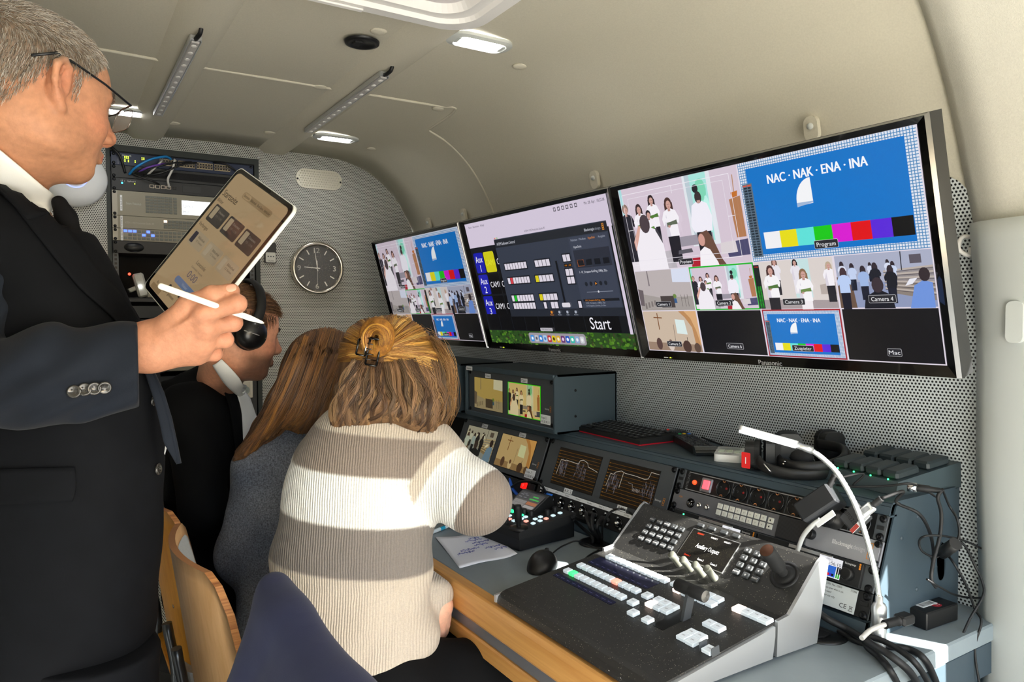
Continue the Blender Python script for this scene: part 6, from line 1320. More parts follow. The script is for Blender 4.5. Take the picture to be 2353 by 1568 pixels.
# ------------------------------------------------------------------ charging station
A, B = top_at(1900, 1106), top_at(2072, 1148); t = thing('charging_station', 'blue grey battery charging station with green lights at the end of the console', 'battery charger', FR(A, B-A, Vector((0, 0, 1)).cross(B-A))); w = .150; dq = .19
mb = MB(); mb.prism([(0, .0), (-.003, .004), (.004, .028), (dq-.01, .048), (dq, .044), (dq, 0)], 0, w, 0, AX); mb.build('body', mat('charger_grey', '3e4b50', .5), t)
sl = math.atan2(.020, dq-.014); CB = Matrix.Translation((0, .004, .0282)) @ Matrix.Rotation(sl, 4, 'X')
for r in range(2):
    for c in range(4):
        o = MB().box((.022+c*.036, .035+r*.085, .008), (.032, .062, .016), .004).build('battery', mat('battery_grey', '2c3538', .5) if 'battery_grey' not in bpy.data.materials else bpy.data.materials['battery_grey'], t, M=CB.copy())
        MB().box((.022+c*.036, .010+r*.085, .012), (.012, .003, .006), .001).build('catch', gunmetal, o)
        if r == 0: MB().ball((.022+c*.036, .000, .0012), .0016, 8, 6).build('charge_light', green_led, t, M=CB.copy())
pt = at(2104, 1121, z=CT+.03); t2 = thing('round_plug', 'round metal ringed plug in the side of the charging station', 'plug', FR(pt, (.35, -.94, 0), (.94, .35, 0)))
AXX = Matrix(((0, 0, 1), (0, 1, 0), (-1, 0, 0))); MB().lathe([(0, -.012), (.008, -.012), (.008, .002), (0, .002)], 18, ax=AXX).build('collar', chrome, t2); MB().lathe([(.0065, .002), (.0065, .02), (.005, .022), (.0045, .034), (.003, .04)], 16, ax=AXX).build('body', rubber, t2)
p0 = t2.matrix_world @ Vector((.038, 0, 0)); wx = 1.40
C_ = lambda px, py, X: at(px, py, y=.668-.02*(X > 1.29)) if px < 2175 else at(px, py, x=X)
cable('hanging_cable', 'black cable falling from the round plug behind the console end', [p0, C_(2155, 1145, 1.30), C_(2163, 1180, 1.33), C_(2160, 1230, 1.36), C_(2145, 1290, 1.38), C_(2140, 1330, 1.395), C_(2150, 1350, 1.41)], .003, rubber)
cable('hanging_cable', 'thin black cable bowing right from the round plug to the ferrite', [p0+Vector((0, -.002, .003)), C_(2180, 1160, 1.30), C_(2200, 1195, 1.30), C_(2203, 1235, 1.30), C_(2183, 1256, 1.29)], .0021, rubber)
cable('hanging_cable', 'thin black cable hanging from the ferrite toward the wall foot', [C_(2172, 1268, 1.28), C_(2195, 1300, 1.30), C_(2222, 1350, 1.33), C_(2240, 1400, 1.36), C_(2255, 1430, 1.35), C_(2240, 1490, 1.34), C_(2250, 1570, 1.34), C_(2262, 1640, 1.34)], .0021, rubber)
cable('hanging_cable', 'thin black cable along the wall ending at the desk end corner', [C_(2190, 1248, 1.33), C_(2215, 1252, 1.35), C_(2240, 1300, 1.37), C_(2258, 1340, 1.37), C_(2258, 1372, 1.36), C_(2225, 1430, 1.33), C_(2200, 1500, 1.30), C_(2190, 1600, 1.30)], .0022, rubber)
cable('looped_cable', 'thin black cable looping left of the ferrite bead', [C_(2258, 1262, 1.41), C_(2215, 1243, 1.36), C_(2165, 1232, 1.31), C_(2125, 1233, 1.30), C_(2112, 1246, 1.29), C_(2120, 1268, 1.285), C_(2150, 1281, 1.28), C_(2172, 1266, 1.28)], .0019, rubber)
cable('looped_cable', 'thin cable from the console hole along the foot of the wall', [C_(2130, 1332, 1.38), C_(2160, 1350, 1.38), C_(2195, 1368, 1.39), C_(2235, 1375, 1.40), C_(2258, 1374, 1.40)], .0019, rubber)
fa, fb_ = C_(2196, 1250, 1.285), C_(2164, 1272, 1.275); o = tag(MB().cyl((0, 0, 0), fb_-fa, .0105, n=18).build('ferrite_bead', blk), 'black ferrite bead clipped on the hanging cables', 'ferrite bead'); o.location = fa
cable('charger_cable', 'thin black double cable running along the charging station front', [at(1922, 1115, x=1.19), at(1960, 1119, x=1.185), at(2040, 1117, x=1.20), at(2090, 1112, x=1.215), at(2125, 1126, x=1.27), at(2150, 1142, x=1.30)], .0020, rubber)
# ------------------------------------------------------------------ adapter and stick plugged in the socket strip
KN = KF.col[2].xyz
def ks(px, py, w): s, t_ = kuv(px, py, w); return KO + kd*s + kup*t_ + KN*w
a, b, c = ks(1824, 1158, .062), ks(1890, 1108, .056), ks(1845, 1201, .060); d = ks(1922, 1150, .056)
AM = FR(a.lerp(d, .0), b-a, a-c); t = thing('plug_adapter', 'large black plug-in adapter covering the right sockets', 'power adapter', FR(c, (d-c), (a-c))); w = (d-c).length; h = (a-c).length
MB().box((w/2, h/2, -.022), (w, h, .046), .003).build('case', mat('adapter_black', '27292c', .42), t)
mb = MB()
for k in range(4): mb.text('CE' if k == 0 else 'o', w*.22+k*.011, .004, .005, 0, wid=.006)
mb.build('case_lettering', mat('faint_ink', '55585c', .6), t, M=Matrix.Translation((0, .0, -.010)) @ Matrix.Rotation(PI/2, 4, 'X')); MB().tube([(0, 0, 0)]+[(.003*k, 0, 0) for k in range(1, 10)], [.006]+[.0062 if k % 2 else .0048 for k in range(9)], 12).build('strain_relief', rubber, t, M=FR(Vector((w-.004, h*.85, -.012)), (.9, .45, 0), (0, 0, 1)))
e = t.matrix_world @ Vector((w+.02, h*.95, -.010)); cable('adapter_cable', 'thin black cable leaving the large adapter under the lamp neck', [e, e+Vector((.03, -.03, .010)), at(1960, 1116, x=1.20)], .002, rubber)
wc = [ks(1885, 1195, .05), ks(1866, 1208, .05), ks(1846, 1232, .04), ks(1834, 1262, .03), ks(1826, 1285, .004)]
cable('white_cable', 'glossy white cable bending down from a paper tag beside the adapter', [wc[0]]+wc[1:], .0042, mat('glossy_cable', 'd8dad8', .2))
pg = FR(ks(1896, 1193, .052), ks(1908, 1182, .05)-ks(1880, 1202, .05), kup); tag(MB().box((0, 0, 0), (.040, .011, .002), .0005).build('paper_tag', label_m, None, None, False, pg), 'white paper tag round the white cable', 'tag')
t = thing('round_plug_adapter', 'black round mains plug under the large adapter', 'plug', FR(ks(1921, 1195, .004), -kd, kup)); MB().lathe([(.018, 0), (.018, .018), (.014, .022), (.010, .034), (0, .036)], 24).build('body', blk, t)
for k in range(3): MB().lathe([(.0125, 0), (.0135, .0015), (.0125, .003)], 24).build('grip_ring', rubber, t, M=Matrix.Translation((0, 0, .0225+k*.004)))
a, b, c = ks(1925, 1190, .046), ks(1952, 1163, .046), ks(1960, 1227, .044); t = thing('streaming_stick', 'dark grey media stick hanging tilted by a socket, lettering on it', 'media stick', FR(c, ks(1990, 1197, .044)-c, a-c)); w, h = .042, (a-c).length
MB().box((w/2, h/2, -.007), (w, h, .014), .003).build('body', mat('stick_grey', '3b3d40', .5), t); MB().text('amazon', w*.42, h*.52, .011, .0004, wid=.034, rot=PI+PI*.08+RAD(70)).build('lettering', mat('stick_ink', '17181a', .5), t)
MB().box((w*.5, .004, .0006), (w*1.0, .008, .001), .0002).build('paper_label', label_m, t); MB().box((w*.2, .004, .0013), (w*.4, .007, .0006), .0002).build('red_label', mat('label_red', 'b84840', .5), t)
a, b = ks(1978, 1184, .052), ks(2008, 1160, .050); t = thing('video_plug', 'silver video plug on a black braided cable above the media stick', 'plug', FR(a, b-a, kup)); MB().box((.012, 0, 0), (.028, .017, .010), .002).build('shell', alu, t); MB().rrect(.006, -.004, .020, .004, .002, .0054).build('mark', mat('mark_grey', '8a8c8e', .4), t); MB().tube([(.026, 0, 0)]+[(.026+.003*k, 0, 0) for k in range(1, 7)], [.0062]+[.006 if k % 2 else .005 for k in range(6)], 12).build('strain_relief', rubber, t)
e = t.matrix_world @ Vector((.044, 0, 0)); cable('video_cable', 'black braided cable arching over the console end and down its side', [e, e+Vector((.03, -.02, .012)), at(2060, 1155, x=1.20), at(2110, 1180, x=1.22), at(2135, 1220, x=1.26), at(2145, 1270, x=1.32), at(2140, 1320, x=1.37)], .0029, rubber)
# ------------------------------------------------------------------ bodies and cloth: one smooth surface from blended shapes
from mathutils.bvhtree import BVHTree
class Body:
    def __init__(s, vox): s.h = vox; s.p = []
    def cone(s, a, b, ra, rb=None, k=.02, sub=False, fl=None):      # tapered limb; fl=(axis, squash)
        s.p.append(('c', np.array(a, float), np.array(b, float), ra, ra if rb is None else rb, k, sub, fl)); return s
    def chain(s, pts, rs, k=.02, fl=None):
        for i in range(len(pts)-1): s.cone(pts[i], pts[i+1], rs[i], rs[i+1], k, False, fl)
        return s
    def ell(s, c, r, rot=None, k=.02, sub=False):
        s.p.append(('e', np.array(c, float), np.array(r if hasattr(r, '__len__') else (r, r, r), float), np.array(rot if rot is not None else np.eye(3), float), None, k, sub, None)); return s
    def bounds(s, q):
        if q[0] == 'c':
            r = max(q[3], q[4]); return np.minimum(q[1], q[2])-r, np.maximum(q[1], q[2])+r
        e = np.abs(q[3].T @ np.diag(q[2])).sum(1) if False else np.sqrt(((q[3].T*q[2])**2).sum(1)); return q[1]-e, q[1]+e
    def dist(s, q, X, Y, Z):
        if q[0] == 'c':
            a, b, ra, rb, fl = q[1], q[2], q[3], q[4], q[7]; d = b-a; L2 = max(d @ d, 1e-12)
            px, py, pz = X-a[0], Y-a[1], Z-a[2]; t = np.clip((px*d[0]+py*d[1]+pz*d[2])/L2, 0, 1)
            vx, vy, vz = px-d[0]*t, py-d[1]*t, pz-d[2]*t
            if fl is not None:
                n = np.array(fl[0], float); n /= np.linalg.norm(n); g = (vx*n[0]+vy*n[1]+vz*n[2])*(1/fl[1]-1); vx = vx+n[0]*g; vy = vy+n[1]*g; vz = vz+n[2]*g
            return np.sqrt(vx*vx+vy*vy+vz*vz)-(ra+(rb-ra)*t)
        c, r, R = q[1], q[2], q[3]; px, py, pz = X-c[0], Y-c[1], Z-c[2]
        u = [(R[i, 0]*px+R[i, 1]*py+R[i, 2]*pz)/r[i] for i in range(3)]
        k0 = np.sqrt(u[0]**2+u[1]**2+u[2]**2); k1 = np.sqrt((u[0]/r[0])**2+(u[1]/r[1])**2+(u[2]/r[2])**2)
        return k0*(k0-1)/np.maximum(k1, 1e-9)
    def mesh(s, disp=None, clip=None):
        lo = np.min([s.bounds(q)[0] for q in s.p if not q[6]], 0)-.015; hi = np.max([s.bounds(q)[1] for q in s.p if not q[6]], 0)+.015
        h = s.h; n = np.ceil((hi-lo)/h).astype(int)+1; f = np.full(n, .05, np.float32)
        ax = [lo[i]+h*np.arange(n[i]) for i in range(3)]
        for q in s.p:
            a, b = s.bounds(q); m = q[5]+3*h; i0 = np.clip(((a-m-lo)/h).astype(int), 0, n); i1 = np.clip(((b+m-lo)/h).astype(int)+2, 0, n)
            if (i1 <= i0).any(): continue
            sl = tuple(slice(i0[i], i1[i]) for i in range(3))
            X, Y, Z = ax[0][sl[0]][:, None, None], ax[1][sl[1]][None, :, None], ax[2][sl[2]][None, None, :]
            d = s.dist(q, X, Y, Z).astype(np.float32); g = f[sl]; k = max(q[5], 1e-4)
            if q[6]: d = -d; e = np.maximum(k-np.abs(g-d), 0)/k; f[sl] = np.maximum(g, d)+e*e*k*.25
            else: e = np.maximum(k-np.abs(g-d), 0)/k; f[sl] = np.minimum(g, d)-e*e*k*.25
        if disp is not None: f += disp(*np.meshgrid(*ax, indexing='ij', sparse=True)).astype(np.float32)
        if clip is not None: f = np.maximum(f, clip(*np.meshgrid(*ax, indexing='ij', sparse=True)).astype(np.float32))
        f[0], f[-1], f[:, 0], f[:, -1], f[:, :, 0], f[:, :, -1] = .05, .05, .05, .05, .05, .05
        return nets(f, lo, h)
def nets(f, lo, h):
    ins = f < 0; c = np.zeros(np.array(f.shape)-1, np.uint8)
    O = [(i, j, k) for i in (0, 1) for j in (0, 1) for k in (0, 1)]; N = f.shape
    sl = lambda o: ins[o[0]:N[0]-1+o[0], o[1]:N[1]-1+o[1], o[2]:N[2]-1+o[2]]
    for o in O: c += sl(o)
    idx = np.argwhere((c > 0) & (c < 8)); cid = np.full(c.shape, -1, np.int32); cid[tuple(idx.T)] = np.arange(len(idx))
    V = np.stack([f[idx[:, 0]+o[0], idx[:, 1]+o[1], idx[:, 2]+o[2]] for o in O], 1); P = np.zeros((len(idx), 3)); W = np.zeros(len(idx))
    for a in range(8):
        for b in range(a+1, 8):
            oa, ob = np.array(O[a]), np.array(O[b])
            if np.abs(oa-ob).sum() != 1: continue
            m = (V[:, a] < 0) != (V[:, b] < 0); t = V[:, a]/np.where(m, V[:, a]-V[:, b], 1); P[m] += (oa+(ob-oa)*t[:, None])[m]; W[m] += 1
    P = (idx+P/W[:, None])*h+lo; F = []
    for axd in range(3):
        u, v = (axd+1) % 3, (axd+2) % 3; a = np.moveaxis(ins, (axd, u, v), (0, 1, 2)); e = a[:-1, 1:-1, 1:-1] != a[1:, 1:-1, 1:-1]; g = np.argwhere(e)
        if not len(g): continue
        s_ = a[:-1, 1:-1, 1:-1][tuple(g.T)]; q = np.zeros((len(g), 4, 3), int)
        for k, (du, dv) in enumerate(((0, 0), (1, 0), (1, 1), (0, 1))): q[:, k, axd] = g[:, 0]; q[:, k, u] = g[:, 1]+du; q[:, k, v] = g[:, 2]+dv
        id4 = cid[q[..., 0], q[..., 1], q[..., 2]]; id4[~s_] = id4[~s_][:, ::-1]; F.append(id4)
    return P, np.concatenate(F)
def relax(P, F, n=2, w=.5):
    e = np.concatenate([F[:, [0, 1]], F[:, [1, 2]], F[:, [2, 3]], F[:, [3, 0]]]); e = np.concatenate([e, e[:, ::-1]])
    for _ in range(n):
        s = np.zeros_like(P); np.add.at(s, e[:, 0], P[e[:, 1]]); k = np.bincount(e[:, 0], minlength=len(P))[:, None]; P = P*(1-w)+s/np.maximum(k, 1)*w
    return P
def np_mesh(name, P, F, col=None):
    me = bpy.data.meshes.new(name); me.vertices.add(len(P)); me.vertices.foreach_set('co', P.astype('f').ravel()); k = F.shape[1]
    me.loops.add(F.size); me.loops.foreach_set('vertex_index', F.astype('i').ravel()); me.polygons.add(len(F)); me.polygons.foreach_set('loop_start', np.arange(0, F.size, k, dtype='i'))
    try: me.polygons.foreach_set('loop_total', np.full(len(F), k, 'i'))
    except Exception: pass
    me.polygons.foreach_set('use_smooth', np.ones(len(F), bool))
    if col is not None:
        a = me.color_attributes.new('Col', 'FLOAT_COLOR', 'POINT'); a.data.foreach_set('color', np.concatenate([col, np.ones((len(P), 1))], 1).astype('f').ravel())
    me.update(); me.validate(); return me
def vnorm(P, F):
    n = np.cross(P[F[:, 2]]-P[F[:, 0]], P[F[:, 3]]-P[F[:, 1]]); o = np.zeros_like(P)
    for k in range(4): np.add.at(o, F[:, k], n)
    return o/np.maximum(np.linalg.norm(o, axis=1, keepdims=True), 1e-12)
def lin(h): return np.array(S(h)[:3])
def mixc(a, b, t): t = np.clip(t, 0, 1)[:, None]; return a*(1-t)+b*t
def sstep(a, b, x): t = np.clip((x-a)/(b-a), 0, 1); return t*t*(3-2*t)
def vnoise(P, sc, seed=0):
    o = np.zeros(len(P)); r = np.random.default_rng(seed)
    for _ in range(7):
        k = r.normal(size=3)*sc; o += np.sin(P @ k + r.uniform(0, 6.3))
    return o/7*1.6
def strands(name, curves, rad, m, parent, cols, taper=.25, sides=3, label=None):
    """many hairs joined as one part"""
    V, Fc, Cc = [], [], []; base = 0; ang = [2*PI*k/sides for k in range(sides)]
    for ci_, (c, col) in enumerate(zip(curves, cols)):
        c = np.asarray(c); n = len(c); t = np.gradient(c, axis=0); t /= np.maximum(np.linalg.norm(t, axis=1, keepdims=True), 1e-9)
        a = np.cross(t, np.array([.31, .52, .79])); a /= np.maximum(np.linalg.norm(a, axis=1, keepdims=True), 1e-9); b = np.cross(t, a)
        r = rad*(1-(1-taper)*np.linspace(0, 1, n)**2)[:, None]
        ring = np.stack([c+(a*math.cos(w)+b*math.sin(w))*r for w in ang], 1).reshape(-1, 3); V.append(ring)
        i = np.arange(n-1)[:, None]*sides+np.arange(sides)[None]; j = np.arange(n-1)[:, None]*sides+(np.arange(sides)[None]+1) % sides
        Fc.append(np.stack([i, j, j+sides, i+sides], -1).reshape(-1, 4)+base); base += n*sides; Cc.append(np.repeat(np.asarray(col)[None] if np.ndim(col) == 1 else np.repeat(col, sides, 0), n*sides if np.ndim(col) == 1 else 1, 0))
    me = np_mesh(name, np.concatenate(V), np.concatenate(Fc), np.concatenate(Cc)); me.materials.append(m); o = place(name, me, parent, label); return o
def rotm(yaw, pitch, roll=0):      # head axes: x ahead, y left, z up
    return np.array(Matrix.Rotation(yaw, 3, 'Z') @ Matrix.Rotation(pitch, 3, 'Y') @ Matrix.Rotation(roll, 3, 'X'))
skin_m = vcol('skin', .5, spec=.35, bump=(300, .5, .0012), sss=.10, fibre=(110, .10))
hair_m = vcol('hair_strands', .42, spec=.45); cloth_v = vcol('woven_cloth', .85, spec=.2, bump=(900, .3, .0004))
class Head:
    """places face shapes given in head axes (metres, origin between the ears)"""
    def __init__(s, o, R_, sc=1.): s.o = np.array(o, float); s.R = R_; s.sc = sc
    def P(s, *p): return s.o + s.R @ (np.array(p, float)*s.sc)
    def L(s, P): return (P-s.o) @ s.R/s.sc
    def add(s, B, neck=None, nk=.055, fine=True, ears=True):
        P, k = s.P, s.sc; RT = s.R.T
        e = lambda c, r, kk=.02, sub=False, rot=None: B.ell(P(*c), np.array(r)*k, RT if rot is None else (s.R @ rot).T, kk, sub)
        e((-.018, 0, .036), (.100, .076, .084)); e((.022, 0, .024), (.072, .068, .078), .03); e((.032, 0, -.022), (.058, .059, .080), .025); e((.030, 0, -.072), (.052, .047, .040), .03); e((.064, 0, -.096), (.020, .024, .018), .025)
        e((-.01, 0, -.04), (.062, .060, .055), .03)
        for sg in (1, -1):
            B.cone(P(.083, sg*.012, .022), P(.072, sg*.044, .020), .0095*k, .008*k, .012)
            e((.052, sg*.040, -.032), (.026, .022, .024), .02); e((.004, sg*.052, -.062), (.030, .014, .026), .025)
            if fine:
                e((.087, sg*.031, .003), (.013, .017, .011), .010, True); e((.0725, sg*.031, .002), (.0125, .0135, .0115), .003)
                B.cone(P(.086, sg*.018, .0085), P(.078, sg*.045, .0075), .0028*k, .0025*k, .004); B.cone(P(.084, sg*.019, -.008), P(.076, sg*.044, -.0075), .0026*k, .002*k, .004)
        if fine:
            B.chain([P(.085, 0, .018), P(.098, 0, -.008), P(.110, 0, -.028), P(.106, 0, -.036)], [.0085*k, .0085*k, .0098*k, .008*k], .012)
            for sg in (1, -1): e((.098, sg*.0125, -.035), (.011, .0072, .0078), .008); e((.103, sg*.0068, -.043), (.006, .0034, .0034), .004, True)
            B.cone(P(.092, 0, -.050), P(.092, 0, -.058), .006*k, .006*k, .012)
            B.chain([P(.080, .024, -.0655), P(.0925, .010, -.0625), P(.0945, 0, -.0635), P(.0925, -.010, -.0625), P(.080, -.024, -.0655)], [.003*k, .0052*k, .005*k, .0052*k, .003*k], .006)
            B.chain([P(.080, .022, -.0685), P(.0905, .009, -.0735), P(.0905, -.009, -.0735), P(.080, -.022, -.0685)], [.003*k, .0062*k, .0062*k, .003*k], .006)
            e((.083, 0, -.083), (.012, .020, .006), .01, True)
        if ears:
            for sg in (1, -1):
                c = [P(-.002, sg*.071, .004), P(-.008, sg*.082, .025), P(-.020, sg*.090, .033), P(-.032, sg*.095, .022), P(-.032, sg*.093, .0), P(-.020, sg*.084, -.020), P(-.010, sg*.076, -.032)]
                B.chain(c, [.0044*k, .0052*k, .0054*k, .0054*k, .005*k, .005*k, .0066*k], .004)
                e((-.018, sg*.079, .002), (.016, .0065, .026), .006); e((-.015, sg*.090, .004), (.0125, .0095, .019), .004, True)
                B.chain([P(-.018, sg*.085, .022), P(-.025, sg*.089, .004), P(-.017, sg*.083, -.014)], [.0028*k, .0034*k, .003*k], .003); e((-.004, sg*.0745, -.002), (.0045, .004, .006), .004)
        if neck is not None: B.chain([P(-.030, 0, -.040), np.array(neck)], [nk*k, nk*k*1.06], .04); B.cone(P(.01, 0, -.075), np.array(neck)+s.R @ np.array([.012, 0, .0])*k, .026*k, .03*k, .03)
    def colour(s, P, base, stubble=0, scalp=None):
        L = s.L(P); c = np.repeat(lin(base)[None], len(P), 0); g = lambda a, r: np.exp(-(((L-np.array(a))/np.array(r))**2).sum(1))
        red = lin('c8644c'); c = mixc(c, red, .30*g((.055, .05, -.03), (.03, .03, .025))+.30*g((.055, -.05, -.03), (.03, .03, .025))+.35*g((.11, 0, -.03), (.02, .02, .02))+.30*g((-.02, .083, .005), (.03, .014, .035))+.30*g((-.02, -.083, .005), (.03, .014, .035)))
        c = mixc(c, lin('b0584f'), .75*(g((.092, 0, -.068), (.014, .022, .0085)) > .45)); c = mixc(c, lin('6e4a3c'), .35*(g((.085, .031, .002), (.01, .019, .012))+g((.085, -.031, .002), (.01, .019, .012))))
        if stubble: c = mixc(c, lin('5c4438'), stubble*sstep(-.045, -.075, L[:, 2]+.35*np.maximum(-L[:, 0], 0)-.01)*sstep(-.035, .01, L[:, 0]))
        c = c*(1+.05*vnoise(P, 160, 3)[:, None]); return c
def finish(name, B, n=2, w=.5, **kw): 
    P, F = B.mesh(**kw); return relax(P, F, n, w), F
def hand(B, wrist, mcp, fingers, thumb, k=1.0, kk=.0045, vd=None, tendons=True):
    """palm from the wrist to the knuckles, four unequal fingers and a thumb, each a bent chain of joints"""
    fl = (vd, .72) if vd is not None else None
    for m_ in mcp: B.cone(wrist, m_, .020*k, .0125*k, .014, False, fl)
    for i in range(3): B.cone(mcp[i], mcp[i+1], .0125*k, .0118*k, .010)
    for f, r in zip(fingers, (.0118, .0115, .0108, .0092)):
        B.chain(f, [r*1.10*k, r*1.04*k, r*.92*k, r*.78*k], kk)
        B.ell(f[1], r*1.10*k, None, .004); B.ell(f[0], r*1.22*k, None, .008)
    if tendons:
        for m_ in mcp:
            v = np.array(vd)*-.0145*k if vd is not None else 0; B.cone(np.array(wrist)*.75+np.array(m_)*.25+v*1.1, np.array(m_)+v*.75, .0034, .0040, .005)
    B.chain(thumb, [.0175*k, .0138*k, .0122*k, .0112*k][:len(thumb)], .006); B.ell(thumb[2], .0132*k, None, .004)
# ------------------------------------------------------------------ the standing man
def A(px, py, d): return np.array(at(px, py, d=d))
def person(name_label, base): 
    return thing('person', name_label, 'person', Matrix.Translation(Vector(base)))
def put(name, P, F, m, t, col=None, label=None):
    me = np_mesh(name, P-np.array(t.location), F, col); me.materials.append(m); return place(name, me, t, label)
def bvh(P, F): return BVHTree.FromPolygons([Vector(p) for p in P], [tuple(f) for f in F])
def cast(T, px, py, off=0., dflt=None):
    r = ray(px, py); h = T.ray_cast(cC, r.normalized())
    if h[0] is None:
        if dflt is None: return None
        q = T.find_nearest(at(px, py, d=dflt)); return q[0] + q[1]*off
    n = h[1] if h[1].dot(r) < 0 else -h[1]; return h[0] + n*off
def patch(T, name, left, right, m, parent, off=.004, thick=.003, nu=8, nv=24, d=1.1, bulge=0):
    """a strip of cloth laid on a body between two edge lines"""
    a, b = spline([(x, y, 0) for x, y in left], 10), spline([(x, y, 0) for x, y in right], 10); mb = MB()
    def fn(u, v):
        i = v*(len(a)-1); k = min(int(i), len(a)-2); f = i-k; p = a[k].lerp(a[k+1], f); i = v*(len(b)-1); k = min(int(i), len(b)-2); q = b[k].lerp(b[k+1], i-k); r = p.lerp(q, u)
        return cast(T, r.x, r.y, off+bulge*math.sin(PI*u), d) - parent.matrix_world.translation
    mb.grid(fn, nu, nv); o = mb.build(name, m, parent); s = o.modifiers.new('thick', 'SOLIDIFY'); s.thickness = thick; s.offset = 0; return o
def button(T, px, py, r, m, parent, d=1.1, name='button'):
    p = cast(T, px, py, .002, d); h = T.find_nearest(p); n = h[1]
    if n.dot(cC-p) < 0: n = -n
    M = FR(p-parent.matrix_world.translation, Vector((0, 0, 1)).cross(n), n.cross(Vector((0, 0, 1)).cross(n)))
    o = MB().lathe([(r, 0), (r, .002), (r*.8, .0034), (r*.66, .0022), (0, .0020)], 20).build(name, m, parent, None, False, M)
    for k in range(4): MB().lathe([(0, .0030), (r*.14, .0028)], 6).build('button_hole', ink_k, o, M=Matrix.Translation((r*.25*(-1 if k % 2 else 1), r*.25*(-1 if k // 2 else 1), 0)))
    return o
btn_dark = mat('horn_button', '2a2927', .2, coat=.5)
man_base = Vector((-.02, 1.37, 0)); man = person('standing man in a dark navy suit and glasses, looking down at a tablet', man_base)
hd = Head((-.011, 1.353, 1.634), rotm(RAD(30), RAD(7)), 1.03)
B = Body(.0031)
neck0 = A(-12, 445, 1.19); hd.add(B, neck0, .058)
fw = np.array([.95, .31, 0]); fw /= np.linalg.norm(fw); lf = np.array([-fw[1], fw[0], 0]); up3 = np.array([0, 0, 1.]); TR = np.array([fw, lf, up3])
tor = [(A(5, 560, 1.20), .105, .17, .13), (A(80, 740, 1.21), .120, .175, .15), (A(150, 920, 1.21), .125, .165, .15), (A(155, 1120, 1.21), .125, .165, .16), (A(145, 1330, 1.21), .120, .165, .17)]
for k, (c, a, b, h) in enumerate(tor): B.ell(c-up3*(.03 if k == 0 else 0), (a*.86, b*.86, h-(.045 if k == 0 else 0)), TR, .05)
B.cone(neck0, tor[0][0]-up3*.03, .056, .06, .04)
shR, elR, wrR = A(-70, 560, 1.07), A(-120, 900, 1.02), A(318, 800, 1.085)
B.chain([tor[0][0]-up3*.02, shR-up3*.05+np.array([.02, .03, 0]), elR, A(250, 812, 1.075)], [.05, .024, .032, .033], .03); B.cone(A(250, 812, 1.075), A(345, 795, 1.088), .034, .032, .02, fl=(np.array(cF), .82))
mcp = [A(470, 722, 1.070), A(474, 754, 1.082), A(466, 788, 1.096), A(450, 814, 1.110)]
fing = [[mcp[0], A(545, 698, 1.078), A(524, 712, 1.118), A(494, 708, 1.128)],
        [mcp[1], A(536, 742, 1.104), A(508, 748, 1.142), A(480, 734, 1.144)],
        [mcp[2], A(517, 781, 1.118), A(492, 782, 1.154), A(468, 766, 1.154)],
        [mcp[3], A(494, 814, 1.130), A(474, 808, 1.160), A(455, 794, 1.158)]]
thumb = [A(392, 748, 1.082), A(432, 700, 1.076), A(487, 678, 1.078), A(533, 669, 1.088)]
hand(B, A(345, 795, 1.090), mcp, fing, thumb, 1.06, .0045, np.array(cF))
B.cone(A(345, 795, 1.090), A(430, 765, 1.094), .033, .032, .025, fl=(np.array(cF), .62))
B.cone(A(350, 815, 1.092), A(450, 806, 1.108), .021, .015, .02)
# left hand holds the tablet from behind
B.chain([A(420, 720, 1.26), A(430, 660, 1.235), A(440, 600, 1.215)], [.03, .024, .012], .02)
P, F = finish('body', B, 2, .5); nrm = vnorm(P, F)
col = hd.colour(P, 'bf8a6a', .15); L = hd.L(P)
arm = np.array(P)[:, 2] < 1.42; col[arm] = np.array(lin('b88368'))*(1+.10*vnoise(P[arm], 60, 5)[:, None])
kn_ = np.min([np.linalg.norm(P-q, axis=1) for f in fing for q in (f[0], f[1])], 0); col = mixc(col, lin('cf8068'), .35*np.exp(-(kn_/.014)**2))
spots = vnoise(P, 700, 8); col = mixc(col, lin('a86f4e'), .22*(spots > 1.0)*arm)
sc_line = .028+.055*sstep(.02, .085, L[:, 0])-.045*sstep(-.02, -.08, L[:, 0])
scalp = sstep(-.006, .012, L[:, 2]-sc_line)*(np.abs(L[:, 1]) < .2)*(~arm); col = mixc(col, lin('857a6c'), .8*scalp)
body = put('body', P, F, skin_m, man, col); MT = bvh(P, F)
# thumb nail
q = cast(MT, 531, 662, .0012, 1.08); tn = (q-Vector(thumb[2]).lerp(Vector(thumb[3]), .8)).normalized(); tx_ = (Vector(thumb[3])-Vector(thumb[2])).normalized()
def nail(u, v):
    x, y = 2*u-1, 2*v-1; X, Y = x*math.sqrt(1-y*y*.42), y*math.sqrt(1-x*x*.42); return (X*.0072, Y*.0058, .0016*(1-Y*Y)-.0016-.0008*X*X)
mb = MB(); mb.grid(nail, 10, 10, 0); mb.build('thumb_nail', mat('nail', 'cf9a86', .3), man, M=FR(q-man_base, tx_, tn.cross(tx_)))
# eyes
for sg in (1, -1):
    e = MB(); e.ball((0, 0, 0), .0118, 14, 10); o = e.build('eye', mat('eye_white', 'e9e4dc', .2) if 'eye_white' not in bpy.data.materials else bpy.data.materials['eye_white'], man, M=Matrix.Translation(Vector(hd.P(.0755, sg*.031, .002))-man_base))
    MB().lathe([(0, .0121), (.0055, .0108)], 14, ax=Matrix(hd.R @ np.array([[0, 0, 1], [1, 0, 0], [0, 1, 0]]) @ np.array(Matrix.Rotation(RAD(0), 3, 'X')))).build('iris', mat('iris_grey', '4a4f4c', .2) if 'iris_grey' not in bpy.data.materials else bpy.data.materials['iris_grey'], o)
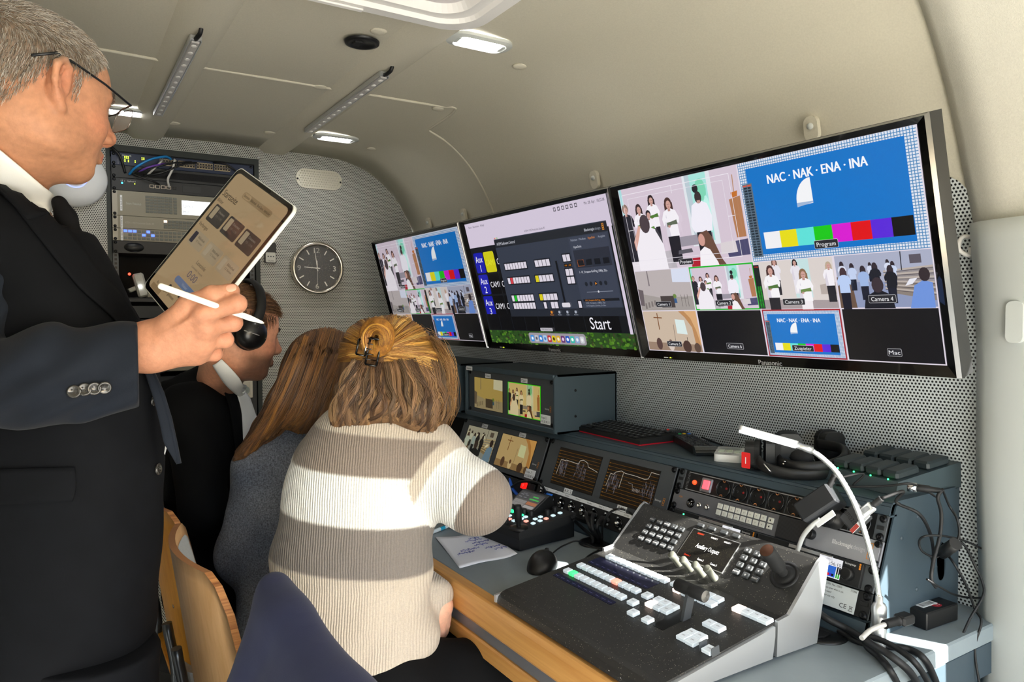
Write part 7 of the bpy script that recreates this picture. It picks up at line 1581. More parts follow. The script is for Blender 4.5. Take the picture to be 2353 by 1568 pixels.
# short grey hair, each hair combed forward and down
def short_hair(hd, P, F, nrm, keep, n, length, t, shades, seed, name='hair', rad=.00042, flow=None, lift=.7):
    r = np.random.default_rng(seed); L = hd.L(P); w = keep(L); ids = np.nonzero(w > .02)[0]; pr_ = w[ids]/w[ids].sum(); ids = r.choice(ids, n, p=pr_); cs, cl = [], []
    for i in ids:
        l = L[i]; nn = nrm[i]; fl = hd.R @ np.array(flow(l)); tn = fl-nn*(fl @ nn); tn /= np.linalg.norm(tn)+1e-9; d = nn*lift+tn+r.normal(0, .16, 3); d /= np.linalg.norm(d); Ln = length*r.uniform(.6, 1.1)*(.45+.55*w[i]); p = P[i]+r.normal(0, .0012, 3)-nn*.001
        cs.append([p, p+d*Ln*.5+nn*.0010, p+(d*.8+tn*.5)*Ln*.86]); c = lin(shades[r.integers(len(shades))])*r.uniform(.8, 1.15); cl.append(c)
    return strands(name, np.array(cs)-np.array(t.location), rad, hair_m, t, cl, .4)
keep = lambda L: sstep(-.004, .012, L[:, 2]-(.024+.060*sstep(.015, .082, L[:, 0])-.075*sstep(-.015, -.085, L[:, 0])))*sstep(.088, .070, L[:, 0])*(L[:, 2] > -.07)*(L[:, 0] < .1)*((np.abs(L[:, 1]) < .0775) | (L[:, 2] > .036) | (L[:, 0] < -.045))*(1-.75*np.exp(-((L[:, 0]-.06)/.03)**2-((L[:, 2]-.11)/.03)**2))+.8*((L[:, 0] > .004) & (L[:, 0] < .016) & (L[:, 2] < .03) & (L[:, 2] > -.008) & (np.abs(L[:, 1]) > .05))
short_hair(hd, P, F, nrm, keep, 15000, .014, man, ('c4bcb2', 'aaa298', '8f8578', '7d7062', 'd6d0c8', 'a8937c'), 11, flow=lambda l: ((lambda w: (.9*w-.25*(1-w), 0, -.15*w-(1-w)))(min(1, max(0, (l[2]-.03)/.07)))))
eb = lambda L: ((np.abs(L[:, 2]-.024+.10*(np.abs(L[:, 1])-.03)) < .0055) & (L[:, 0] > .06) & (np.abs(L[:, 1]) > .014) & (np.abs(L[:, 1]) < .05)).astype(float)
short_hair(hd, P, F, nrm, eb, 260, .011, man, ('8a7d70', '6e6257'), 12, 'eyebrows', .0006, flow=lambda l: (-.2, np.sign(l[1]), .15), lift=.3)
# suit
suit = mat('navy_wool', '0d0f13', .85, spec=.12, bump=(500, .25, .0005), vary=(30, .12)); suit_lit = mat('navy_wool_lit', '141a24', .8, spec=.2, sheen=.04, bump=(420, .3, .0006), vary=(18, .15))  # sleeve is the same cloth, the light on it put into a paler tint
B = Body(.0055)
for k, (c, a, b, h) in enumerate(tor): B.ell(c-up3*(.02 if k == 0 else 0), (a+.012, b+.012, h-(.03 if k == 0 else 0)), TR, .06)
B.ell(A(112, 1470, 1.21), (.128, .175, .10), TR, .06); B.cone(neck0+np.array([-.0, 0, -.06]), tor[0][0], .052, .11, .05)
for s_ in (-1, 1): B.cone(tor[0][0]+up3*.015, tor[0][0]-lf*s_*-.165+up3*.02 if s_ > 0 else shR+np.array([.015, .03, .02]), .072, .062, .05)
lsh = tor[0][0]+lf*.18; B.chain([lsh, lsh+np.array([.02, .04, -.27]), A(390, 790, 1.33)], [.065, .056, .045], .04)
fold = lambda X, Y, Z: .0035*np.sin(X*38+Z*24+np.sin(Y*21)*1.5)*np.sin(Z*17+1)
P, F = finish('jacket', B, 2, .5, disp=fold, clip=lambda X, Y, Z: np.maximum(.715-Z+.0*X, Z-np.maximum(1.43, 1.503-.85*(X+.075))+0*Y))
jk = put('jacket', P, F, suit, man); JT = bvh(P, F)
# right sleeve with cuff
B = Body(.004); el2 = elR; sl_ = [shR+np.array([.01, .02, .0]), elR, A(120, 865, 1.035), A(316, 838, 1.080)]
B.chain(sl_, [.066, .060, .066, .064], .03, fl=(np.array(cF), .8))
ls_ = np.array(ray(318, 838)); rk = np.cross(ls_, [0, 0, 1]); rk /= np.linalg.norm(rk); wd = A(318, 838, 1.08)
cut = lambda X, Y, Z: (X-wd[0])*rk[0]+(Y-wd[1])*rk[1]+(Z-wd[2])*rk[2]
wr = lambda X, Y, Z: .0042*np.sin((X*.8-Z*1.1)*95+np.sin(Z*40)*1.2)*np.exp(-((X-elR[0]-.12)/.14)**2)
P, F = finish('sleeve', B, 2, .5, disp=wr, clip=cut); put('sleeve', P, F, suit_lit, man); ST = bvh(P, F)
for px, py in ((171, 900), (195, 896), (217, 893), (240, 890)): button(ST, px, py, .0092, btn_dark, man, 1.0)
for px, py in ((350, 921), (360, 1079)): button(JT, px, py, .0095, btn_dark, man)
patch(JT, 'lapel', [(20, 465), (95, 560), (180, 665), (262, 742), (330, 850), (352, 905)], [(128, 494), (166, 548), (222, 626), (300, 715), (350, 830), (362, 900)], suit, man, .005, .004, 8, 30, 1.15)
patch(JT, 'collar_fold', [(-50, 415), (5, 455), (60, 512)], [(-40, 366), (60, 440), (128, 494)], suit, man, .007, .005, 6, 12, 1.15)
patch(JT, 'pocket_flap', [(0, 1078), (0, 1120), (0, 1158)], [(173, 1074), (175, 1120), (168, 1152)], suit, man, .004, .004, 14, 8, 1.08)
# far front edge of the jacket hanging forward, with a sliver of shirt
mb = MB(); ev = [A(345, 845, 1.16), A(372, 905, 1.15), A(390, 965, 1.15), A(402, 1020, 1.15), A(411, 1066, 1.15)]; wv = [A(330, 850, 1.15), A(352, 915, 1.14), A(366, 970, 1.14), A(376, 1020, 1.14), A(404, 1062, 1.15)]
mb.tube([Vector(p)-man_base for p in ev], .004, 8); mb.grid(lambda u, v: Vector(wv[0]*0+np.array([np.interp(v*4, range(5), [w[i] for w in wv]) for i in range(3)])*(1-u)+np.array([np.interp(v*4, range(5), [w[i] for w in ev]) for i in range(3)])*u)-man_base, 3, 14)
o = mb.build('front_edge', suit_lit, man); s = o.modifiers.new('thick', 'SOLIDIFY'); s.thickness = .003
mb = MB(); sh1 = [A(366, 930, 1.165), A(378, 975, 1.165), A(382, 1010, 1.165), A(377, 1042, 1.165)]; sh2 = [A(376, 928, 1.17), A(386, 975, 1.17), A(389, 1008, 1.17), A(379, 1046, 1.17)]
mb.grid(lambda u, v: Vector(np.array([np.interp(v*3, range(4), [w[i] for w in sh1]) for i in range(3)])*(1-u)+np.array([np.interp(v*3, range(4), [w[i] for w in sh2]) for i in range(3)])*u)-man_base, 3, 10); mb.build('shirt_front', mat('white_shirt', 'e9ecec', .8, bump=(600, .2, .0004)), man)
# shirt collar, tie, trousers
patch(MT, 'shirt_collar', [(-40, 396), (0, 424), (60, 466), (106, 498)], [(-40, 304), (0, 336), (66, 392), (108, 430)], bpy.data.materials['white_shirt'], man, .007, .004, 6, 20, 1.12, .003)
B = Body(.004); B.chain([A(136, 466, 1.18), A(152, 500, 1.18), A(172, 545, 1.18), A(214, 640, 1.19)], [.012, .015, .012, .016], .01); P, F = finish('tie', B); put('tie', P, F, mat('black_tie', '121316', .85, spec=.15), man)
B = Body(.008)
for s_, px in ((1, 60), (-1, 190)):
    h = np.array([.02, 1.37, .84])+lf*s_*.085; B.chain([h, h+np.array([.01, 0, -.40]), h+np.array([0, 0, -.80])], [.085, .072, .055], .04)
B.ell((.02, 1.37, .82), (.11, .15, .12), TR, .05); P, F = finish('trousers', B, clip=lambda X, Y, Z: np.maximum(.04-Z, Z-.77)+0*X+0*Y); put('trousers', P, F, suit, man)
for s_ in (1, -1):
    B = Body(.006); h = np.array([.03, 1.37, .03])+lf*s_*.085; B.cone(h, h+fw*.17, .036, .030, .03); B.cone(h, h+up3*.05, .04, .04, .03); P, F = finish('shoe', B, clip=lambda X, Y, Z: .002-Z+0*X); put('shoe', P, F, blk_g, man)
# glasses
gl_ = thing('eyeglasses', 'thin dark framed eyeglasses worn by the standing man', 'glasses', man_base); gb = Vector(man_base); fr_m = mat('dark_frame', '14161a', .3)
hp_ = lambda *p: Vector(hd.P(*p))-gb
for sg in (-1, 1): MB().tube([hp_(-.060, sg*.083, .022), hp_(-.030, sg*.088, .038), hp_(.0, sg*.083, .036), hp_(.05, sg*.078, .026), hp_(.100, sg*.067, .014)], [.0022, .002, .0018, .0018, .0018], 8).build('temple', fr_m, gl_)
mb = MB(); mb.tube([hp_(.100, -.067, .014), hp_(.107, -.036, .0155), hp_(.111, -.012, .011), hp_(.112, 0, .012), hp_(.111, .012, .011), hp_(.107, .036, .0155), hp_(.100, .067, .014)], .0014, 8); mb.build('brow_bar', mat('frame_steel', '8e8a86', .2, metal=1), gl_)
lensm = mat('spectacle_lens', 'ffffff', .02, alpha=.12)
for sg in (-1, 1):
    c = hp_(.107, sg*.0385, -.004); pts = rr(-.027, -.019, .027, .017, .012, 5); ax_l = Vector(hd.R @ np.array([-.1*abs(sg), sg*1., 0])); upv = Vector(hd.R @ np.array([.15, 0, 1.]))
    o = MB().prism(pts, -.0008, .0008).build('lens', lensm, gl_, M=FR(c, ax_l*sg, upv)); q = [(p[0], p[1], 0) for p in pts if p[1] < .012]; MB().tube([(p[0], p[1], 0) for p in pts+pts[:1]], .0007, 6).build('rim', bpy.data.materials['frame_steel'], gl_, M=FR(c, ax_l*sg, upv))
# tablet
c0, c1, c2 = A(553, 384, 1.246), A(684, 478, 1.112), A(328, 657, 1.232); ax_ = c1-c0; ay_ = c0-c2; tc_ = c2
TM = FR(Vector(c2), Vector(ax_), Vector(ay_)); tl, tw_ = np.linalg.norm(ay_), np.linalg.norm(ax_)
tab = thing('tablet', 'tablet with white edge held up in the standing man\'s hand, warm screen', 'tablet', TM)
mb = MB(); o_ = rr(0, 0, tw_, tl, .014, 6); mb.prism(o_, -.0062, -.0002); mb.build('case', mat('tablet_shell', 'dfe3df', .3, metal=.3), tab)
MB().poly(rr(.0015, .0015, tw_-.0015, tl-.0015, .0130, 6), .0).build('front_glass', mat('front_black', '06060a', .06, coat=.6), tab)
tsm = vcol('tablet_screen', .07, emit=EM*.42, spec=.9); b_ = .009; p = Pic(b_, b_, tw_-2*b_, tl-2*b_, .0003, .00005)
p.xm, p.ym = 100, 140; p.kx = (tw_-2*b_)/100; p.ky = (tl-2*b_)/140
p.poly(rr(0, 0, 100, 140, 6), 'd8b88a'); p.up(); p.rrect(30, 122, 84, 129, 3, 'b5966c'); p.rrect(31, 122.5, 45, 128.5, 3, 'd8b88a')  # page tan holds the warm reflected tone in its own colour
for x, c in ((6, '4c4640'), (37, '4c4640'), (68, '4c4640')): p.rrect(x, 84, x+28, 103, 2, c); p.up(); p.rrect(x+2, 88, x+9, 101, 1, 'cbb894'); p.text('Dokument', x+17, 98, 2.6, 'b8aa94', wid=12); p.text('PDF - 1,2 MB', x+17, 93, 2.2, '9a8c78', wid=12)
p.up(); p.text('Startseite', 17, 116, 7, '2a241e', wid=28); p.text('Bilder', 8, 107, 3.6, '4a4238', wid=11); p.text('Vorheriges', 12, 78, 4, '3a3228', wid=18)
for k, t_ in enumerate(('Startseite', 'Bibliothek', 'Book Store', 'Hörbücher')): p.text(t_, 38+k*13, 125.5, 2.6, '3a3228', wid=10.5)
for x in (6, 37, 68): p.rrect(x, 56, x+28, 72, 2, 'cdb692'); p.up(); p.rrect(x+1.5, 58, x+8, 70, 1, '2f2c40' if x == 6 else 'd8c4a2'); p.text('Bibliothek', x+18, 67, 2.6, '4a4238', wid=13); p.text('12 Seiten', x+18, 63, 2.2, '6a604e', wid=12)
p.up(); p.text('Leseziele', 50, 49, 4, '5a4f40', wid=18); p.text('0:00', 50, 36, 7, '6a6478', wid=17); p.text('Lesezeit heute', 50, 43, 2.2, '7a7060', wid=22); p.rrect(30, 21, 70, 28, 3.5, '7f95b8'); p.text('Weiter', 50, 24.5, 2.8, 'd0d4dc', wid=11)
for k in range(6): p.ell(32+k*7, 15, 2.2, 1.9, '4a443c')
p.text('In diesem Jahr gelesen', 30, 9, 3, '2a241e', wid=38); p.rrect(6, -0.5+1, 26, 6, 1, 'b5966c')
p.build('screen_picture', tab, tsm); MB().prism(rr(tw_*.40, tl-.0072, tw_*.60, tl-.0025, .002), .0, .0003).build('camera_notch', mat('notch_black', '020203', .1), tab)
for y in (.05, .075): MB().box((tw_+.0002, y, -.003), (.0012, .016, .003), .0005).build('side_button', alu, tab)
# stylus
a, b = A(364, 656, 1.012), A(607, 743, 1.110); d = Vector(b-a); Ls = d.length; st = thing('stylus_pen', 'white stylus pen held across the standing man\'s fingers', 'stylus', FR(Vector(a), d, cF))
AXX = Matrix(((0, 0, 1), (0, 1, 0), (-1, 0, 0))); mb = MB(); mb.lathe([(0, -.0005), (.0025, 0), (.0040, .0015), (.0045, .004), (.0045, Ls-.024), (.0022, Ls-.004)], 20, ax=AXX); mb.build('barrel', mat('stylus_white', 'f0efe9', .25), st); MB().lathe([(.0023, Ls-.0045), (.0010, Ls-.0005), (0, Ls)], 14, ax=AXX).build('tip', mat('tip_white', 'd9d8d2', .3), st)
# ------------------------------------------------------------------ chairs with moulded plywood backs
steel_leg = mat('chair_tube', '5a5e62', .3, metal=.8); pad_m = mat('grey_upholstery', 'a9afb2', .9, bump=(500, .4, .0008), vary=(300, .08))
def chair(y0, y1, ztop, label, face, name='chair', xb=.235):
    c = thing(name, label, 'chair', Matrix.Translation((xb, (y0+y1)/2, 0))); w = (y1-y0)
    def bk(u, v, off): 
        y = (u-.5)*w*(1-.10*(1-v)); z = .44+(ztop-.44)*v; x = -.06*(v-.3)+.055*(2*u-1)**2-.02+off; cr = max(0, abs(2*u-1)-.72)/.28
        return Vector((x, y, z-.06*cr**2*max(0, v-.6)/.4))
    n, m_ = 16, 14; mb = MB()
    for k, off in ((0, 0), (1, .012)): mb.grid(lambda u, v, off=off: bk(u, v, off), n, m_, 0)
    W_ = n+1; N_ = W_*(m_+1)
    edge = [i for i in range(W_)] + [j*W_+n for j in range(1, m_+1)] + [m_*W_+i for i in range(n-1, -1, -1)] + [j*W_ for j in range(m_-1, 0, -1)]
    for a, b in zip(edge, edge[1:]+edge[:1]): mb.f.append((a, b, N_+b, N_+a)); mb.mi.append(1); mb.sm.append(False)
    mb.build('backrest', [face, ply_e], c)
    pdm = MB(); pdm.grid(lambda u, v: bk(.07+.86*u, .10+.84*v, .013+.022*(1-(2*u-1)**6)*(1-(2*v-1)**6)), 18, 18); pdm.build('back_pad', pad_m, c)
    for u in (.25, .75): MB().lathe([(0, .0015), (.004, .001), (.005, 0)], 12).build('bolt', chrome, c, M=FR(bk(u, .42, -.0005), (0, -1, 0), (-.15, 0, 1)))
    s = MB(); s.prism(rr(-.02, -w/2+.01, .42, w/2-.01, .05, 5), .440, .452); s.build('seat', face, c); MB().prism(rr(0, -w/2+.03, .41, w/2-.03, .05, 5), .452, .478).build('seat_pad', pad_m, c)
    for sy in (-1, 1):
        MB().tube(spline([(-.035, sy*(w/2-.06), .60), (-.02, sy*(w/2-.05), .45), (-.06, sy*(w/2-.03), .2), (-.10, sy*(w/2-.02), .011)], 5), .011, 10).build('leg', steel_leg, c); MB().tube([(.36, sy*(w/2-.05), .44), (.40, sy*(w/2-.03), .2), (.42, sy*(w/2-.02), .011)], .011, 10).build('leg', steel_leg, c)
        MB().tube([(-.02, sy*(w/2-.05), .43), (.36, sy*(w/2-.05), .43)], .011, 10).build('seat_rail', steel_leg, c)
    return c
chair(1.245, 1.705, .862, 'pale plywood chair with grey pad, behind the striped sweater', ply_p); chair(1.735, 2.18, .855, 'honey plywood chair behind the woman in the grey jacket', ply_y); c3 = chair(.82, 1.12, .775, 'near chair almost hidden beneath a hanging navy jacket', ply_p, xb=.30)
B = Body(.007)
for k in range(7): B.ell((.272, 1.125-k*.055, .60-.008*k), (.062, .075, .25), None, .05)
B.cone((.280, 1.135, .78), (.284, 1.166, .868), .045, .012, .03); B.cone((.284, 1.160, .862), (.30, .80, .80), .020, .040, .04); B.cone((.26, 1.12, .70), (.24, 1.06, .35), .06, .08, .06)
P, F = finish('navy', B, 2, .5, disp=lambda X, Y, Z: .005*np.sin(Y*55+Z*9)*np.clip((.86-Z)*4, 0, 1)+.003*np.sin(Z*31+Y*20))
jo = tag(put('hung_jacket', P, F, mat('navy_cotton', '1b2242', .85, sheen=.05, bump=(700, .3, .0005), vary=(12, .06)), bpy.data.objects.new('zero', None)), 'navy blue jacket hung over the back of the near chair', 'jacket'); jo.parent = None
# ------------------------------------------------------------------ seated people
RT_ = np.array([[.847, -.531, 0], [.531, .847, 0], [0, 0, 1.]])      # across, away, up, as the women sit
def tors(B, rows, k=.05, g=0):
    for px, py, d, a, b, h in rows: B.ell(A(px, py, d), (a+g, b+g, h), RT_, k)
def wave_hair(name, parent, T, guides, n, shades, seed, rad=.0009, off=(.001, .010), amp=4., freq=3., steps=18, dflt=1.5, spread=9, lit=None, per=30):
    """locks drawn along guide lines over the hair's own surface; the hairs of a lock wave together"""
    r = np.random.default_rng(seed); G = [np.array([list(p) for p in spline([(x, y, 0) for x, y in g], 8)])[:, :2] for g in guides]; cs, cl = [], []
    def res(g, t): i = t*(len(g)-1); k = np.minimum(i.astype(int), len(g)-2); f = (i-k)[:, None]; return g[k]*(1-f)+g[k+1]*f
    base = np.array(parent.location); t = np.linspace(0, 1, steps)
    for q in range(max(1, n//per)):
        k = r.integers(len(G)-1); m_ = r.uniform(0, 1); t1 = r.uniform(.8, 1.08); ts = np.clip(t*min(t1, 1), 0, 1); g0 = res(G[k], ts)*(1-m_)+res(G[k+1], ts)*m_; ph = r.uniform(0, 6.28); am = amp*r.uniform(.5, 1.4); fr = freq*r.uniform(.8, 1.25); drift = r.normal(0, spread, 2); oo = r.uniform(*off); shade = shades[r.integers(len(shades))]; dk_ = r.uniform(.72, 1.22)
        dn = np.gradient(g0, axis=0); dn = np.stack([-dn[:, 1], dn[:, 0]], 1); dn /= np.maximum(np.linalg.norm(dn, axis=1, keepdims=True), 1e-6)
        for h_ in range(per):
            jit = r.normal(0, spread*.30, 2)*(1-.55*t[:, None]); g = g0+jit+drift*t[:, None]**2+dn*(np.sin(t*fr*6.28+ph+r.normal(0, .18))*am*(.25+.75*t))[:, None]
            o = max(.0005, oo+r.normal(0, .0012)); pts = np.array([cast(T, x, y, o*(.35+.65*math.sin(PI*min(1, tt*1.2+.1))), dflt) for (x, y), tt in zip(g, t)])
            for _ in range(2): pts[1:-1] = pts[1:-1]*.5+(pts[:-2]+pts[2:])*.25
            if np.linalg.norm(np.diff(pts, axis=0), axis=1).max() > .06: continue
            c = lin(shade)*dk_*r.uniform(.85, 1.15)
            if lit is not None: c = mixc(c[None], lin(lit[0]), np.array([lit[1](g[len(g)//3])*r.uniform(.4, 1)]))[0]
            cs.append(pts-base); cl.append(c)
    return strands(name, np.array(cs), rad, hair_m, parent, cl, .3)
hair_b = vcol('hair_mass', .75, spec=.15, fibre=(240, .25), bump=(240, .8, .002))
def hair_base(name, B, shades, parent, seed, streak=(300, 300, 40)):
    P, F = finish(name, B, 2, .5); v = vnoise(P*np.array([1, 1, .25]), 260, seed); c = mixc(np.repeat(lin(shades[0])[None], len(P), 0), lin(shades[1]), .5+.5*v); o = put(name, P, F, hair_b, parent, c); return o, P, F
# --- woman in the striped sweater
wa = person('woman in a striped beige and white knit sweater, hair half up, seen from behind', (.50, 1.38, 0))
ha = Head(A(898, 862, 1.575), rotm(RAD(42), RAD(24)), .88); hdA = [(806, 1450, 1.45, .168, .125, .13), (806, 1300, 1.455, .160, .115, .15), (832, 1140, 1.48, .158, .115, .15), (884, 1020, 1.51, .120, .095, .10)]
shr, elb = A(975, 1062, 1.485), A(1094, 1148, 1.43); wrA = A(1075, 1120, 1.66)
B = Body(.004); ha.add(B, A(885, 985, 1.53), .047, True, False); tors(B, hdA, .05, -.02); B.chain([shr, elb, wrA], [.045, .040, .028], .03); mA = [wrA+np.array([.05+.0*k, .05-.018*k, .01]) for k in range(4)]
hand(B, wrA, mA, [[m_, m_+np.array([.035, .02, -.008]), m_+np.array([.055, .03, -.022])] for m_ in mA], [wrA+np.array([.01, -.02, .0]), wrA+np.array([.04, -.03, .0]), wrA+np.array([.06, -.025, -.01])][:3], .86, tendons=False)
wl = A(1012, 1392, 1.51); B.chain([A(770, 1080, 1.58), A(880, 1300, 1.66), wl], [.045, .038, .026], .03)
ml = [A(985, 1424, 1.482), A(999, 1428, 1.492), A(1012, 1427, 1.503), A(1023, 1422, 1.515)]
hand(B, wl, ml, [[m_, A(x, y, d_), A(x2, y2, d_+.004), A(x2-2, y2+8, d_+.012)] for m_, (x, y, x2, y2, d_) in zip(ml, ((983, 1448, 986, 1468, 1.478), (1000, 1452, 1001, 1470, 1.486), (1014, 1448, 1014, 1464, 1.498), (1025, 1438, 1024, 1452, 1.510)))], [A(1000, 1412, 1.53), A(1008, 1430, 1.535), A(1012, 1448, 1.535), A(1012, 1458, 1.535)], .82, .003, np.array(cF), False)
P, F = finish('body', B); put('body', P, F, skin_m, wa, ha.colour(P, 'e8b49a')); 
B = Body(.004); tors(B, hdA, .05); B.cone(A(884, 1000, 1.51), A(890, 960, 1.53), .075, .062, .03); B.cone(A(830, 1040, 1.52), shr, .10, .072, .05); B.cone(A(860, 1040, 1.54), A(762, 1075, 1.56), .10, .075, .05)
B.chain([shr, elb, A(1092, 1130, 1.60)], [.068, .060, .050], .045); B.chain([A(762, 1075, 1.56), A(880, 1290, 1.66), A(1006, 1362, 1.515)], [.07, .05, .033], .03); B.ell(A(790, 1490, 1.44), (.172, .13, .06), RT_, .04)
rS = (np.array(elb)-shr); lS = np.linalg.norm(rS); rS = rS/lS; zh = A(806, 1538, 1.36)[2]
def knit(X, Y, Z): return .0040*np.sin(Z*52+np.sin(X*14+Y*9)*1.6)*np.clip((.93-Z)*6, 0, 1)+.002*np.sin(X*60-Z*40)*np.clip((.8-Z)*8, 0, 1)
wh = lambda X, Y, Z: np.maximum(zh-Z+.02*((X-.5)*.847-(Y-1.38)*.531), -.05)
P, F = finish('sweater', B, 2, .5, disp=knit, clip=wh)
lat = (P-np.array(wa.location)) @ RT_[0]; z = P[:, 2]-.11*lat*.0; a_ = (P-shr) @ rS/lS; arm = sstep(.24, .28, a_)*(((P-shr)-np.outer((P-shr) @ rS, rS))**2).sum(1).__lt__(.095**2)*(P[:, 2] > .85)
zb = lambda y, d=1.36: A(806, y, d)[2]
beige, taupe, whit, grey = lin('beb4a6'), lin('857a71'), lin('e4e5e1'), lin('7b7570'); col = np.repeat(beige[None], len(P), 0); s_ = P[:, 2]+.10*lat
q = .0035; up_ = sstep(-q, q, s_-zb(1218)); c2 = mixc(beige[None], grey[None], sstep(-q, q, s_-zb(1326))) if False else None
def band(lo, hi): return sstep(-q, q, s_-lo)*(1-sstep(-q, q, s_-hi))
col = mixc(col, grey, band(zb(1325), zb(1212))); col = mixc(col, whit, band(zb(1212), zb(1098))); col = mixc(col, taupe, band(zb(1098), zb(1008)))
ca = np.repeat(beige[None], len(P), 0); ca = mixc(ca, whit, sstep(.42, .45, a_)); ca = mixc(ca, taupe, sstep(1.02, 1.05, a_)); col = mixc(col, ca, arm)
fa = (P @ np.array(cF) > 1.485)*(P[:, 2] < .93)*(lat > .08); col = mixc(col, beige, fa.astype(float)); col *= (1+.07*vnoise(P, 500, 4)[:, None])
def knitm():
    m = vcol('ribbed_knit', .95, spec=.1, fibre=(500, .10), sheen=.15); n, l = m.node_tree.nodes, m.node_tree.links; b = n['Principled BSDF']; tc = n.new('ShaderNodeTexCoord'); mp = n.new('ShaderNodeMapping'); mp.inputs['Rotation'].default_value = (0, 0, RAD(32)); l.new(tc.outputs['Object'], mp.inputs[0])
    w = n.new('ShaderNodeTexWave'); w.bands_direction = 'X'; w.inputs['Scale'].default_value = 64; w.inputs['Distortion'].default_value = 2.0; w.inputs['Detail Scale'].default_value = .8; l.new(mp.outputs[0], w.inputs['Vector']); k = n.new('ShaderNodeBump'); k.inputs['Strength'].default_value = .9; k.inputs['Distance'].default_value = .0013; l.new(w.outputs['Fac'], k.inputs['Height']); l.new(k.outputs[0], b.inputs['Normal']); return m
put('sweater', P, F, knitm(), wa, col); SA = bvh(P, F)
trs = mat('black_trousers', '0e0f11', .85, spec=.15, bump=(400, .3, .0006))
B = Body(.007); hip = np.array([.50, 1.38, .56]); B.ell(hip, (.15, .17, .11), None, .05)
for sy in (-.095, .095): B.chain([hip+np.array([.0, sy, 0]), hip+np.array([.44, sy*1.1, -.01]), hip+np.array([.40, sy, -.50])], [.095, .068, .05], .04)
P, F = finish('trousers', B, disp=lambda X, Y, Z: .004*np.sin(X*45+Y*30)); put('trousers', P, F, trs, wa)
for sy in (-.095, .095): B = Body(.006); h = np.array([.90, 1.38+sy, .035]); B.cone(h, h+np.array([.14, 0, 0]), .036, .03, .02); B.cone(h, h+np.array([0, 0, .06]), .038, .045, .02); P, F = finish('shoe', B); put('shoe', P, F, blk_m, wa)
# her hair: smooth crown swept into a clip, wavy lengths over neck and shoulders
hA = ('5a4230', '7d6044'); B = Body(.0045); B.ell(A(898, 836, 1.545), (.100, .112, .103), RT_, .03); B.ell(A(900, 895, 1.52), (.094, .085, .085), RT_, .04); B.ell(A(850, 800, 1.52), (.055, .07, .05), RT_, .03)
for g, rr_ in (([(840, 880, 1.49), (800, 950, 1.455), (785, 975, 1.44)], (.05, .035, .014)), ([(860, 900, 1.47), (840, 955, 1.435)], (.05, .026)), ([(900, 900, 1.46), (890, 935, 1.425)], (.055, .03)), ([(950, 890, 1.47), (960, 945, 1.44), (985, 985, 1.45)], (.055, .036, .016)), ([(985, 850, 1.51), (1002, 930, 1.50), (1008, 985, 1.50)], (.045, .03, .012))): B.chain([A(*p) for p in g], rr_, .03)
hb, P, F = hair_base('hair', B, hA, wa, 2); HT = bvh(P, F)
B = Body(.003); cb = A(868, 775, 1.435)
for k in range(14): t = k*.55; B.cone(cb+np.array(cR)*.022*math.cos(t)+np.array(cU)*.026*math.sin(t)-np.array(cF)*.004*k*.4, cb+np.array(cR)*.022*math.cos(t+.55)+np.array(cU)*.026*math.sin(t+.55)-np.array(cF)*.004*(k+1)*.4, .011, .011, .012)
hb2, P2, F2 = hair_base('hair_knot', B, ('7c5228', 'a9752f'), wa, 5); T2 = bvh(P2, F2)
gold = lambda g: max(0, min(1, (850-g[1])/70))
crown = [[(780, 835), (815, 825), (850, 814)], [(785, 795), (820, 800), (852, 810)], [(802, 758), (835, 780), (856, 805)], [(835, 728), (855, 755), (864, 800)], [(880, 718), (878, 755), (869, 800)], [(930, 728), (900, 765), (872, 800)], [(970, 760), (920, 782), (872, 803)], [(1000, 795), (935, 797), (876, 808)], [(1015, 830), (945, 817), (878, 812)], [(1008, 858), (945, 834), (880, 816)]]
wave_hair('hair_crown', wa, HT, crown, 2400, ('a87a3c', 'c79648', '9a6c34', '8a5c30', 'd8ac62'), 21, .0008, (.001, .006), 3, .8, 12, 1.5, 7, None, 14)
long_ = [[(815, 830), (790, 880), (772, 930), (768, 1001)], [(835, 840), (815, 890), (795, 940), (790, 1004)], [(850, 845), (838, 900), (822, 940), (812, 992)], [(870, 840), (870, 890), (860, 935), (846, 976)], [(890, 840), (905, 890), (905, 930), (890, 968)], [(920, 835), (945, 890), (950, 935), (935, 974)], [(950, 835), (975, 890), (985, 940), (972, 991)], [(985, 835), (1000, 890), (1010, 950), (1000, 1016)], [(1005, 835), (1018, 890), (1022, 945), (1012, 1011)]]
wave_hair('hair_lengths', wa, HT, long_, 2600, ('5a4230', '77593e', '87674a', '67503a', '957450', '4d3828'), 22, .0009, (.001, .012), 11, 1.7, 18, 1.49, 9, None, 30)
wave_hair('loose_hairs', wa, HT, [[(985, 775), (1010, 830), (1026, 900), (1020, 965)], [(1000, 800), (1022, 850), (1036, 930), (1024, 990)], [(960, 750), (1000, 790), (1030, 850), (1038, 900)]], 90, ('b08a5c', '8a6238'), 23, .0004, (.006, .026), 8, 1.3, 18, 1.50, 14, None, 3)
wave_hair('knot_strands', wa, T2, [[(838, 812), (830, 772), (860, 740), (895, 762), (893, 800)], [(845, 805), (840, 770), (862, 750), (885, 765), (885, 790)], [(850, 800), (844, 776), (862, 755), (882, 768), (882, 792)], [(855, 805), (850, 775), (865, 760), (878, 772), (876, 792)], [(862, 800), (858, 782), (866, 772), (870, 780), (868, 795)]], 700, ('a9752f', 'c0903f', '8a5c30'), 24, .0007, (.0, .003), 1, 1, 14, 1.43, 3, None, 6)
clip = thing('hair_clip', 'black square claw clip in the sweater woman\'s hair', 'hair clip', FR(Vector(A(853, 803, 1.412)), cR*.98+cU*-.2, cU)); mb = MB()
